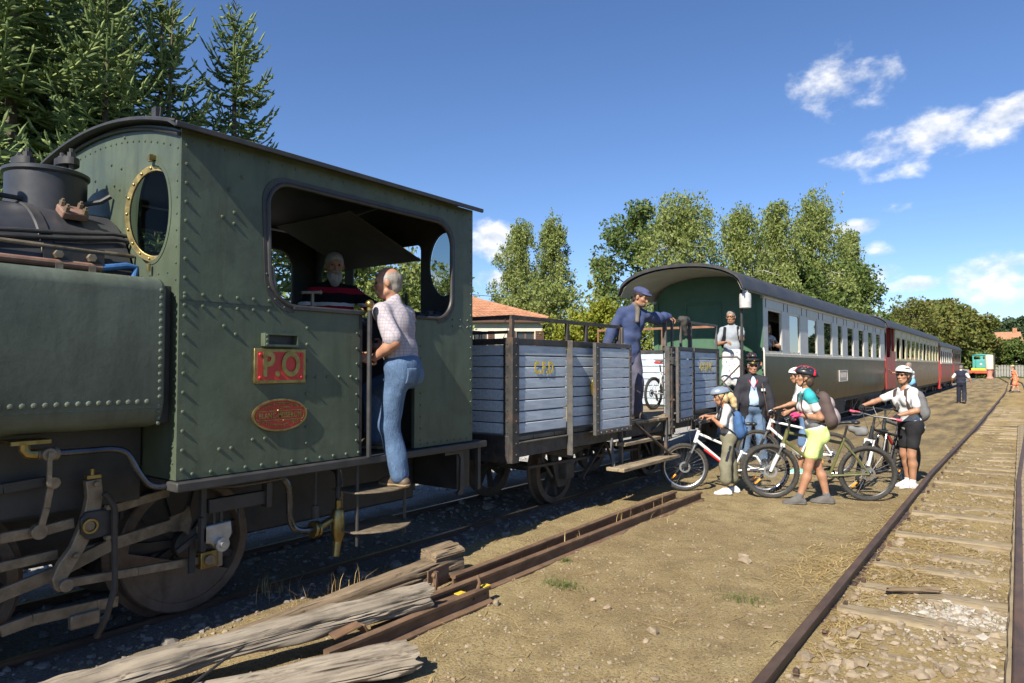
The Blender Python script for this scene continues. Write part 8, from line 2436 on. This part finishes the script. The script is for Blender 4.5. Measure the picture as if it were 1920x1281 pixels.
def spruce(label, x, y, H, R, seed, leafm=L_SPR, dens=.88, name='spruce_tree', cat='tree', leaders=1, tw=.021, whorl=.27, group=None, low=0.0):
    rg = np.random.RandomState(seed); z0 = float(ground_z(x, y)) - .05
    t = thing(name, label, cat, (x, y, z0), 0, group)
    b = MB(); P0, P1, RR = [], [], []
    for l in range(leaders):
        ox = 0 if l == 0 else .38; hh = H - .35 * l
        b.tube([(ox * k, 0, hh * k) for k in (0, .2, .5, .8, .93, 1)], [.016 * H, .014 * H, .009 * H, .004 * H, .010, .006], 7)
    h = H - .45
    z = max(.6, low)
    while z < h:
        f = (z - .0) / H
        Lb = R * (1 - f) ** .85 * rg.uniform(.8, 1.1) + .10
        nb = rg.randint(7, 10)
        for k in range(nb):
            a = rg.uniform(0, 2 * math.pi); L_ = Lb * rg.uniform(.72, 1.18)
            rise = .28 + .65 * f ** 2
            ns = max(int(L_ / .10 * dens), 3)
            d = np.array([math.cos(a), math.sin(a), 0]); side = np.array([-math.sin(a), math.cos(a), 0])
            o = np.array([0, 0, z + rg.uniform(-.12, .12)]); prev = o
            pts = []
            for i in range(1, ns + 1):
                u = i / ns
                p = o + d * L_ * u + np.array([0, 0, L_ * (rise * u * u * .85 - .34 * math.sin(u * math.pi * .75) * (1 - f))]) + side * .04 * L_ * math.sin(u * 5 + seed + k)
                pts.append(p)
                dirn = p - prev
                P0.append(prev); P1.append(p + dirn * .25); RR.append(tw * (1.1 - .35 * u))
                # side sprays, longer near the middle, pointing forward and a little up
                sl = L_ * .17 * math.sin(min(u * 1.15, 1) * math.pi) ** .7 + .10
                for sg in (-1, 1):
                    if rg.uniform() < .86:
                        v = dirn / np.linalg.norm(dirn) * .75 + side * sg * rg.uniform(.5, 1.0) + np.array([0, 0, rg.uniform(-.35, .30)])
                        q = p + v * sl * rg.uniform(.6, 1.1); P0.append(p); P1.append(q); RR.append(tw)
                        for m in range(2):
                            if sl > .12 and rg.uniform() < .9:
                                w = p + (q - p) * rg.uniform(.25, .8); v2 = v * .6 + side * sg * rg.uniform(-.3, .9) + np.array([0, 0, rg.uniform(-.4, .35)]); P0.append(w); P1.append(w + v2 * sl * .55); RR.append(tw * .95)
                prev = p
            e = pts[-1]; P0.append(e); P1.append(e + (d * .5 + np.array([0, 0, .9])) * rg.uniform(.05, .16) * (1 + f)); RR.append(tw * .9)
        z += whorl * rg.uniform(.75, 1.25) * (.75 + .5 * (1 - f))
    # bare upright leader shoots with a few needles
    for l in range(leaders):
        ox = 0 if l == 0 else .38
        for k in range(14): zz = H - .35 * l - rg.uniform(.05, .9); a = rg.uniform(0, 6.28); P0.append(np.array([ox, 0, zz])); P1.append(np.array([ox + math.cos(a) * .16, math.sin(a) * .16, zz + .14])); RR.append(tw * .6)
    P0, P1, RR = np.array(P0), np.array(P1), np.array(RR)
    n = len(P0); d = P1 - P0; L_ = np.linalg.norm(d, axis=1)[:, None] + 1e-6; d = d / L_
    q = rg.normal(size=(n, 3)); u = np.cross(d, q); u /= np.linalg.norm(u, axis=1)[:, None]; w = np.cross(d, u)
    # each twig: four-sided blunt needle brush
    ring = []
    for fr, rr in ((.0, .7), (.62, 1.0)):
        c = P0 + d * L_ * fr
        for k in range(4): a = k * math.pi / 2; ring.append(c + (u * math.cos(a) + w * math.sin(a)) * (RR * rr)[:, None])
    V = np.stack(ring + [P1], 1).reshape(-1, 3); i = np.arange(n)[:, None] * 9
    Q = [np.concatenate([i + k, i + (k + 1) % 4, i + 4 + (k + 1) % 4, i + 4 + k], 1) for k in range(4)]
    T = [np.concatenate([i + 4 + k, i + 4 + (k + 1) % 4, i + 8], 1) for k in range(4)]
    # bristly needle tufts: thin triangles standing off each twig
    nn = np.repeat(np.arange(n), 3); fr = rg.uniform(.05, 1, len(nn))[:, None]; a = rg.uniform(0, 6.28, len(nn))[:, None]
    c = P0[nn] + d[nn] * L_[nn] * fr; od = u[nn] * np.cos(a) + w[nn] * np.sin(a); tip = c + (od * .8 + d[nn] * .75) * (RR[nn] * 1.7)[:, None]; wd = np.cross(od, d[nn]) * (RR[nn] * .45)[:, None]
    V2 = np.stack([c - wd, c + wd, tip], 1).reshape(-1, 3); j = np.arange(len(nn))[:, None] * 3 + len(V)
    me = fast_mesh('needles', np.concatenate([V, V2]), [np.concatenate(Q), np.concatenate(T + [np.concatenate([j, j + 1, j + 2], 1)])], smooth=False)
    link('needle_branches', me, leafm, t); b.build('trunk', BARK_D, t, smooth=50)
    return t


spruce('broad dense spruce at the left edge behind the boiler', -11.0, 3.3, 9.6, 2.7, 1, leaders=1, low=2.3)
spruce('tall spruce with twin leaders behind the cab roof front', -11.9, 5.75, 8.35, 2.1, 2, leaders=2, low=2.3)
spruce('thin spruce with long bare top shoot behind the cab roof', -12.6, 7.55, 9.0, 2.0, 3, low=2.3, whorl=.30)
spruce('big spruce in the middle of the group behind the boiler', -12.8, 4.6, 11.5, 2.8, 4, low=2.6)
spruce('low young spruce in front of the others at far left', -9.0, 2.45, 4.6, 1.5, 5, low=.8)
spruce('young bushy spruce just behind the dome', -9.6, 3.5, 4.7, 1.5, 6, low=.8)
spruce('spruce seen through the cab windows', -13.5, 9.9, 6.2, 2.1, 7, dens=.7, low=.8)

# further spruces of the same group share foliage with those above
_sp = {o.name: o for o in bpy.data.objects if o.name.startswith('spruce_tree')}
for src_, loc_, rz_, sc_, lab_ in (('spruce_tree.001', (-10.4, 4.25, .0), 2.1, .86, 'spruce between the broad left one and the twin-leader spruce'), ('spruce_tree', (-13.2, 3.1, .2), 1.3, 1.1, 'tall spruce rising out of the top left corner'), ('spruce_tree.002', (-11.2, 2.0, .0), 4.0, .8, 'spruce cut by the left edge of the picture'),
                                   ('spruce_tree.004', (-9.6, 4.6, 0), 2.0, .95, 'young spruce low behind the cab front corner'), ('spruce_tree', (-12.2, 4.05, 0), 3.4, .97, 'dense spruce filling the middle of the left group'), ('spruce_tree.003', (-13.9, 5.6, 0), 1.0, .86, 'spruce hidden mostly behind the twin-leader one'),
                                   ('spruce_tree.005', (-10.2, 5.5, 0), 1.0, 1.0, 'young spruce peeping over the cab roof'), ('spruce_tree.004', (-10.9, 6.5, 0), 3.0, 1.05, 'young spruce below the thin bare-topped one'), ('spruce_tree.001', (-12.0, 3.0, 0), 5.0, .95, 'spruce behind the broad one at the left edge')):
    c = copy_tree(_sp[src_], None, loc_, rz_); c.scale = (sc_,) * 3; c['label'] = lab_

# birches and broad-leaved trees behind the train
tree('birch_tree', 'left one of two birches above the tiled house', -23.4, 31.4, 9.4, 1.75, 'birch', L_BIRCH, BARK_B, 101, limbs=75, clumps=9, per=31, size=0.070, z=.7)
tree('birch_tree', 'taller right one of two birches beside the tiled house', -21.8, 32.6, 9.6, 1.75, 'birch', L_BIRCH, BARK_B, 102, limbs=75, clumps=9, per=31, size=0.070, z=.7)
tree('birch_tree', 'broad birch behind the arched end of the green carriage', -13.0, 31.6, 9.9, 2.9, 'birch', L_BIRCH, BARK_B, 103, limbs=92, clumps=9, per=31, size=0.074)
tree('birch_tree', 'birch right of the broadest birch above the carriage roof', -11.6, 35.8, 10.0, 2.5, 'birch', L_BIRCH, BARK_B, 104, limbs=82, clumps=9, per=31, size=0.074)
tree('birch_tree', 'slim birch between two larger ones above the carriage', -10.6, 39.0, 10.9, 1.9, 'birch', L_BIRCH, BARK_B, 105, limbs=75, clumps=9, per=31, size=0.078)
tree('birch_tree', 'tallest birch above the carriage windows', -10.4, 44.8, 12.3, 3.0, 'birch', L_BIRCH, BARK_B, 106, limbs=92, clumps=9, per=31, size=0.082)
tree('birch_tree', 'slender birch tip rising above the bushy tree', -10.6, 58.0, 12.6, 1.9, 'birch', L_BIRCH, BARK_B, 107, limbs=62, clumps=9, per=31, size=0.098)
tree('broad_tree', 'bushy green tree where the first carriage ends', -9.8, 52.0, 8.4, 3.0, 'round', L_DARK, BARK_D, 108, base=.1, limbs=60, clumps=7, per=51, size=0.134)
tree('broad_tree', 'dark tree left of the carriage canopy', -17.0, 34.2, 10.0, 2.4, 'round', L_DARK, BARK_D, 109, limbs=40, clumps=5, per=47, size=0.112)
tree('broad_tree', 'small thin tree between the birches and the canopy', -20.2, 36.4, 7.6, 1.6, 'birch', L_BIRCH, BARK_D, 110, limbs=36, clumps=4, per=40, size=0.101)
tree('broad_tree', 'low tree filling under the paired birches', -20.0, 30.0, 5.0, 2.6, 'round', L_BIRCH, BARK_D, 111, base=.05, limbs=44, clumps=6, per=51, size=0.095, z=.6)
tree('bush', 'yellow-green bush behind the man in the wagon', -12.9, 22.8, 3.3, 1.5, 'round', L_YEL, BARK_D, 112, base=.05, limbs=46, clumps=6, per=54, size=0.067, cat='bush', z=.55)
tree('bush', 'second yellow-green bush nearer the wagon railings', -14.1, 23.3, 2.7, 1.3, 'round', L_YEL, BARK_D, 113, base=.05, limbs=40, clumps=6, per=47, size=0.067, cat='bush', z=.6)
tree('broad_tree', 'small tree at the left end of the house roof', -29.5, 33.0, 6.6, 2.0, 'round', L_BIRCH, BARK_D, 114, limbs=36, clumps=5, per=40, size=0.101, z=.9)
tree('broad_tree', 'leafy tree seen through the cab opening', -16.5, 13.8, 4.9, 2.2, 'round', L_BIRCH, BARK_D, 115, base=.1, limbs=50, clumps=6, per=47, size=0.084)
tree('broad_tree', 'second leafy tree seen through the cab opening', -18.0, 18.2, 4.6, 2.0, 'birch', L_BIRCH, BARK_B, 116, base=.1, limbs=46, clumps=6, per=47, size=0.084)
tree('broad_tree', 'dense green tree low behind the first carriage', -10.6, 40.8, 7.2, 2.6, 'round', L_DARK, BARK_D, 117, base=.08, limbs=56, clumps=7, per=51, size=0.123)
tree('broad_tree', 'sparse tree with thin foliage behind the second carriage', -9.8, 92.0, 9.4, 3.0, 'round', L_OAK, BARK_D, 119, base=.25, limbs=40, clumps=3, per=27, size=0.157)
tree('broad_tree', 'broad oak turning brown at the end of the train', -9.9, 116.0, 9.8, 4.8, 'round', L_OAK, BARK_D, 120, base=.1, limbs=90, clumps=9, per=54, size=0.269)
tree('broad_tree', 'second brownish oak to the right above the shunter', -6.9, 126.0, 9.6, 4.0, 'round', L_OAK, BARK_D, 121, base=.08, limbs=80, clumps=9, per=54, size=0.269)
tree('broad_tree', 'greener oak behind the third carriage', -11.5, 100.0, 8.0, 4.2, 'round', L_OAK, BARK_D, 122, base=.06, limbs=64, clumps=8, per=47, size=0.224)
for i, (x, y, h, r, lab) in enumerate(((-6.8, 118, 3.8, 2.0, 'light green shrub left of the shunting engine'), (-4.9, 121, 3.6, 1.8, 'light green shrub behind the shunting engine'), (-.8, 130, 5.0, 3.0, 'green shrub right of the water crane'), (4.0, 132, 5.4, 3.6, 'dark shrub above the far fence'), (9.0, 133, 5.8, 4.0, 'shrub at the right edge above the far fence'))):
    tree('shrub', lab, x, y, h, r, 'round', L_BIRCH if i < 2 else L_DARK, BARK_D, 130 + i, base=.03, limbs=36, clumps=5, per=45, size=.24, cat='shrub')
spruce('small blue spruce by the water crane', -3.4, 132.0, 6.6, 1.8, 9, L_BLUE, .25, tw=.07, whorl=.5)
rgp = random.Random(5)
pn = None
for i in range(15):
    x = -5.2 + i * 3.3 + rgp.uniform(-1, 1); y = 208 + rgp.uniform(-12, 26); s = rgp.uniform(.85, 1.2)
    lab = 'dark pine in the wood on the far right skyline'
    if pn is None or i in (1, 2):
        pn = tree('pine_tree', lab, x, y, 13.0, 4.6, 'round', L_PINE, BARK_D, 150 + i, base=.25, limbs=50, clumps=6, per=40, size=.42, group='pines on the far skyline')
    else:
        c = copy_tree(pn, None, (x, y, -.1), rgp.uniform(0, 6)); c.scale = (s, s, s * rgp.uniform(.9, 1.1)); c['label'] = lab
# row of trees across the line behind the photographer's right, mirrored in the carriage windows
src = None
for i in range(13):
    x = 58 + rgp.uniform(-2, 8); y = 6 + i * 9.0 + rgp.uniform(-1.5, 1.5)
    lab = 'tree across the line, mirrored in the carriage windows'
    if src is None: src = tree('broad_tree', lab, x, y, 6.2, 3.6, 'round', L_DARK, BARK_D, 170, base=.04, limbs=44, clumps=6, per=50, size=.18, group='trees across the line')
    else:
        c = copy_tree(src, None, (x, y, -.05), rgp.uniform(0, 6)); c.scale = (1, 1, rgp.uniform(.8, 1.25)); c['label'] = lab


# ------------------------------------------------------------------ house
PLASTER = M('cream_render', (.60, .54, .42), (.68, .62, .50), scale=2, rough=.85, bump=.15, bscale=40)
TILE = M('terracotta_tiles', (.30, .135, .07), (.44, .225, .13), scale=2.6, rough=.85, bump=.3, bscale=12, c3=(.20, .10, .06), s3=6, amt3=.6)
SHUT = M('shutter_brown', (.07, .032, .022), (.11, .05, .035), scale=8, rough=.6, bump=.2)
WINFR = M('window_frame_brown', (.13, .07, .045), rough=.6, bump=0)
GLASSH = M('house_glass', (.03, .035, .04), rough=.06, bump=0)


def build_house():
    yaw = rad(36.7)
    H_ = thing('house', 'cream house with orange tiled hip roof behind the wagon', 'house', (-16.9, 24.95, .75), yaw)
    # local x along the facade (to the right), y away from the camera; right front corner at x = 0
    w, d, ze = 10.5, 8.0, 3.0
    f = MB(); f2 = MB()
    wins = [(-1.16, -.36, 1.75, 2.45), (-3.05, -2.45, 1.6, 2.45)]
    plate(f, [(-w, 0), (0, 0), (0, ze), (-w, ze)], [[(a, c), (b, c), (b, e), (a, e)] for a, b, c, e in wins] + [[(-5.6, .3), (-3.7, .3), (-3.7, 1.9)] + [(-4.65 + .95 * math.cos(t), 1.9 + .5 * math.sin(t)) for t in np.linspace(0, math.pi, 10)[1:-1]] + [(-5.6, 1.9)]], lambda a, c: (a, 0, c), (0, .25, 0))
    f.build('front_wall', PLASTER, H_)
    MB().bx(-.25, 0, .252, d, 0, ze).bx(-w, -w + .25, .252, d, 0, ze).bx(-w + .25, -.25, d - .25, d, 0, ze).build('side_wall', PLASTER, H_)
    MB().bx(-6.2, -3.2, 1.6, 1.7, 0, 2.6).build('porch_back_wall', PLASTER, H_)
    for a, b, c, e in wins:
        wn = empty('window', (0, 0, 0), 0, H_)
        m = MB(); m.strip([(x, .10, z) for x, z in ((a, c), (b, c), (b, e), (a, e))], [(x, .10, z) for x, z in ((a + .06, c + .06), (b - .06, c + .06), (b - .06, e - .06), (a + .06, e - .06))], (0, .06, 0)); mx = (a + b) / 2; m.bx(mx - .04, mx + .04, .105, .155, c + .06, e - .06); m.bx(a + .06, mx - .04, .11, .15, (c + e) / 2 - .02, (c + e) / 2 + .02); m.bx(mx + .04, b - .06, .11, .15, (c + e) / 2 - .02, (c + e) / 2 + .02); m.build('frame', WINFR, wn)
        MB().bx(a + .05, b - .05, .128, .134, c + .05, e - .05).build('pane', GLASSH, wn)
        for x0, x1 in ((a - (b - a) * .52, a - .04), (b + .04, b + (b - a) * .52)):
            s = MB(); s.bx(x0, x1, -.05, -.005, c - .04, e + .02)
            for k in range(9): zz = c + (e - c) * (k + .5) / 9; s.bx(x0 + .04, x1 - .04, -.065, -.05, zz - .02, zz + .015)
            s.build('shutter', SHUT, wn)
    # hip roof with rolled tile courses
    ov = .28; zr = ze + 1.25; zo = ze - .05
    x0, x1, y0, y1 = -w - ov, ov, -ov, d + ov; hy = (y0 + y1) / 2; run = hy - y0; rx = x1 - run * .82
    r = MB()
    def slope(pa, pb, pc, pd, n, rows):
        """quad pa-pb (eave) to pd-pc (ridge): n tile columns, stepped rows"""
        pa, pb, pc, pd = map(Vector, (pa, pb, pc, pd))
        nrm = (pb - pa).cross(pd - pa).normalized()
        vs, fs = [], []
        nn = n * 4
        for j in range(rows + 1):
            for st in ((0, 1) if 0 < j < rows else (0,)):
                v = j / rows
                for i in range(nn + 1):
                    u = i / nn
                    p = pa.lerp(pb, u).lerp(pd.lerp(pc, u), v)
                    vs.append(p + nrm * (.035 * abs(math.sin(u * n * math.pi)) + (.03 if st else 0)))
        m = nn + 1; L_ = len(vs) // m
        for j in range(L_ - 1):
            for i in range(nn): fs.append((j * m + i, j * m + i + 1, (j + 1) * m + i + 1, (j + 1) * m + i))
        r.add(vs, fs)
    slope((x0, y0, zo), (x1, y0, zo), (rx, hy, zr), (x0 + run * .8, hy, zr), 46, 12)
    slope((x1, y0, zo), (x1, y1, zo), (rx, hy + .01, zr), (rx, hy, zr), 34, 12)
    slope((x1, y1, zo), (x0, y1, zo), (x0 + run * .8, hy, zr), (rx, hy, zr), 40, 12)
    slope((x0, y1, zo), (x0, y0, zo), (x0 + run * .8, hy, zr), (x0 + run * .8, hy + .01, zr), 30, 12)
    r.build('roof_tiles', TILE, H_, smooth=25)
    MB().tube([(x0 + run * .8, hy, zr + .03), (rx, hy, zr + .03)], .11, 8).tube([(rx, hy, zr + .02), (x1, y0, zo + .05)], .09, 8).tube([(rx, hy, zr + .02), (x1, y1, zo + .05)], .09, 8).build('ridge_tiles', TILE, H_)
    MB().bx(x0 + .05, x1 - .05, y0 + .03, y0 + .12, zo - .12, zo - .01).bx(x1 - .12, x1 - .03, y0 + .12, y1 - .05, zo - .12, zo - .01).build('gutter', SHUT, H_)
    MB().bx(x0 + .1, x1 - .1, y0 + .12, y1 - .1, zo - .03, zo + .0).build('soffit', PLASTER, H_)


build_house()
# utility pole and wire
_pl = thing('utility_pole', 'pale concrete utility pole seen through the cab opening', 'pole', (-19.2, 15.6, .5))
MB().lathe([(.16, 0), (.11, 6.4), (.02, 6.41)], (0, 0, 0), n=10).build('pole', M('pole_concrete', (.36, .31, .25), (.46, .41, .34), scale=4, rough=.9), _pl)
MB().bx(-.5, .5, -.04, .04, 4.2, 4.28).build('crossarm', BARK_D, _pl)
_a, _b = Vector((-19.2, 15.6, 4.75)), Vector((-15.5, 36, 5.2))
tag(MB().tube([_a.lerp(_b, t) - Vector((0, 0, .9 * 4 * t * (1 - t) * .35)) for t in np.linspace(0, 1, 20)], .012, 5).build('overhead_wire', BLACK), 'thin black wire slung in front of the paired birches', 'wire')

# ------------------------------------------------------------------ far end of the station
TEALP = M('shunter_teal', (.05, .26, .24), (.08, .33, .30), scale=3, rough=.5, bump=.05)
YELP = M('shunter_yellow', (.65, .45, .03), (.75, .53, .05), scale=3, rough=.5, bump=.05)
REDO = M('buffer_red', (.42, .06, .03), (.52, .09, .04), scale=3, rough=.5, bump=.05)
CREAMP = M('crane_cream', (.52, .48, .38), (.62, .58, .47), scale=3, rough=.6, bump=.1)
SALM = M('crane_salmon', (.42, .17, .12), (.52, .23, .17), scale=3, rough=.7, bump=.1)
FENCEM = M('fence_grey_wood', (.20, .19, .175), (.33, .315, .29), scale=2, rough=.9, bump=.2)


def far_station():
    s = thing('shunting_engine', 'teal and yellow shunting locomotive far down the track', 'locomotive', (-4.3, 113, .2))
    MB().bx(-1.1, 1.1, -1.6, 3.4, .75, 1.15).build('frame', YELP, s, bevel=.03)
    MB().bx(-1.3, 1.3, -1.75, -1.6, .45, .85).bx(-1.0, -.7, -2.0, -1.75, .55, .8).bx(.7, 1.0, -2.0, -1.75, .55, .8).build('buffer_beam', REDO, s, bevel=.02)
    MB().bx(-.62, .62, -1.4, 1.0, 1.15, 2.35).build('bonnet', TEALP, s, bevel=.1)
    f = MB(); plate(f, [(-1.05, 1.15), (1.05, 1.15), (1.05, 2.95), (-1.05, 2.95)], [[(-.9, 2.35), (-.15, 2.35), (-.15, 2.8), (-.9, 2.8)], [(.15, 2.35), (.9, 2.35), (.9, 2.8), (.15, 2.8)]], lambda a, c: (a, 1.0, c), (0, .06, 0)); f.bx(-1.05, -1.0, 1.06, 2.8, 1.15, 2.95).bx(1.0, 1.05, 1.06, 2.8, 1.15, 2.95); f.build('cab', TEALP, s)
    MB().prism([(1.15 * a, .9, 2.95 + .16 * (1 - a * a)) for a in np.linspace(-1, 1, 12)], (0, 2.1, 0)).build('cab_roof', TEALP, s)
    MB().lathe([(.07, 0), (.07, .5)], (.3, -.6, 2.3), n=10).build('exhaust', BLACK, s)
    MB().cyl((0, -1.42, 1.7), (0, -1.36, 1.7), .14, n=14).build('headlamp', CREAMP, s)
    for x in (-.5, .5):
        for y in (-.6, 1.6): MB().lathe([(.1, -.05), (.42, -.06), (.42, .05), (.1, .04)], (x, y, .42), (1, 0, 0), n=24).build('wheel', UNDER, s)
    c = thing('water_crane', 'cream and salmon water crane column beside the far track', 'water crane', (-3.25, 108, 0))
    MB().lathe([(.42, 0), (.42, .12), (.33, .2), (.28, .35), (.28, 1.05), (.34, 1.1), (.34, 1.18)], n=20).build('base', SALM, c)
    MB().lathe([(.36, 1.18), (.45, 1.24), (.45, 2.98), (.40, 3.08), (.05, 3.12)], n=20).build('column', CREAMP, c)
    MB().bx(.40, .58, -.12, .12, .1, 3.1).build('downpipe', BLACK, c, bevel=.02)
    # paling fences
    def fence(lab, xa, xb, y, zt, n):
        t = thing('paling_fence', lab, 'fence', (xa, y, 0)); w = (xb - xa) / n
        me = MB().box((0, 0, 0), (w * .80, .03, zt - .1)).mesh('pale', 0); me.materials.append(FENCEM)
        for i in range(n): link('pale', me, None, t, ((i + .5) * w, rgp.uniform(-.01, .01), zt / 2 + .05 + rgp.uniform(-.04, .05)))
        MB().bx(0, xb - xa, .02, .07, zt * .75, zt * .75 + .08).bx(0, xb - xa, .02, .07, zt * .25, zt * .25 + .08).build('rail', FENCEM, t)
    fence('grey paling fence closing the far end right of the water crane', -3.0, 17, 122, 1.75, 60)
    fence('pale picket fence left of the shunting engine', -8.0, -5.7, 113, 1.2, 16)
    h = thing('house', 'distant house with orange roof among the far trees', 'house', (-2.9, 184, 3.6))
    MB().bx(-4.5, 3.2, 0, 7, -3.2, 2.6).build('wall', PLASTER, h); MB().prism([(-5, -.5, 2.5), (3.7, -.5, 2.5), (3.0, 3.5, 5.4), (-4.2, 3.5, 5.4)], (0, .02, .2)).prism([(-5, 7.5, 2.5), (3.7, 7.5, 2.5), (3.0, 3.55, 5.4), (-4.2, 3.55, 5.4)], (0, .02, .2)).build('roof', TILE, h); MB().bx(1.6, 2.4, 3.0, 3.8, 4.6, 6.4).build('chimney', TILE, h)
    for a in (-3.2, -.6): w = empty('window', (0, 0, 0), 0, h); MB().bx(a, a + 1.0, -.03, .0, .6, 1.8).build('pane', GLASSH, w)
    g = thing('sign_board', 'small blue and white notice board at the far right edge', 'sign', (1.0, 92, 0))
    MB().bx(-.04, .04, 0, .06, 0, 2.6).build('post', FENCEM, g); MB().bx(-.45, .45, -.04, -.005, 2.0, 2.65).build('blue_panel', M('sign_blue', (.04, .10, .34), rough=.5, bump=0), g); MB().bx(-.45, .45, -.04, -.005, 1.4, 1.98).build('white_panel', CREAMP, g); MB().bx(-.2, .2, -.05, -.041, 2.2, 2.45).build('pictogram', CREAMP, g)
    k = thing('shed', 'low shed with orange roof at the far right edge', 'shed', (4.2, 96, 0))
    MB().bx(-2, 4, 0, 4, 0, 1.7).build('wall', FENCEM, k); MB().prism([(-2.3, -.3, 1.7), (4.3, -.3, 1.7), (4.3, 4.3, 2.6), (-2.3, 4.3, 2.6)], (0, 0, .12)).build('roof', TILE, k)


far_station()
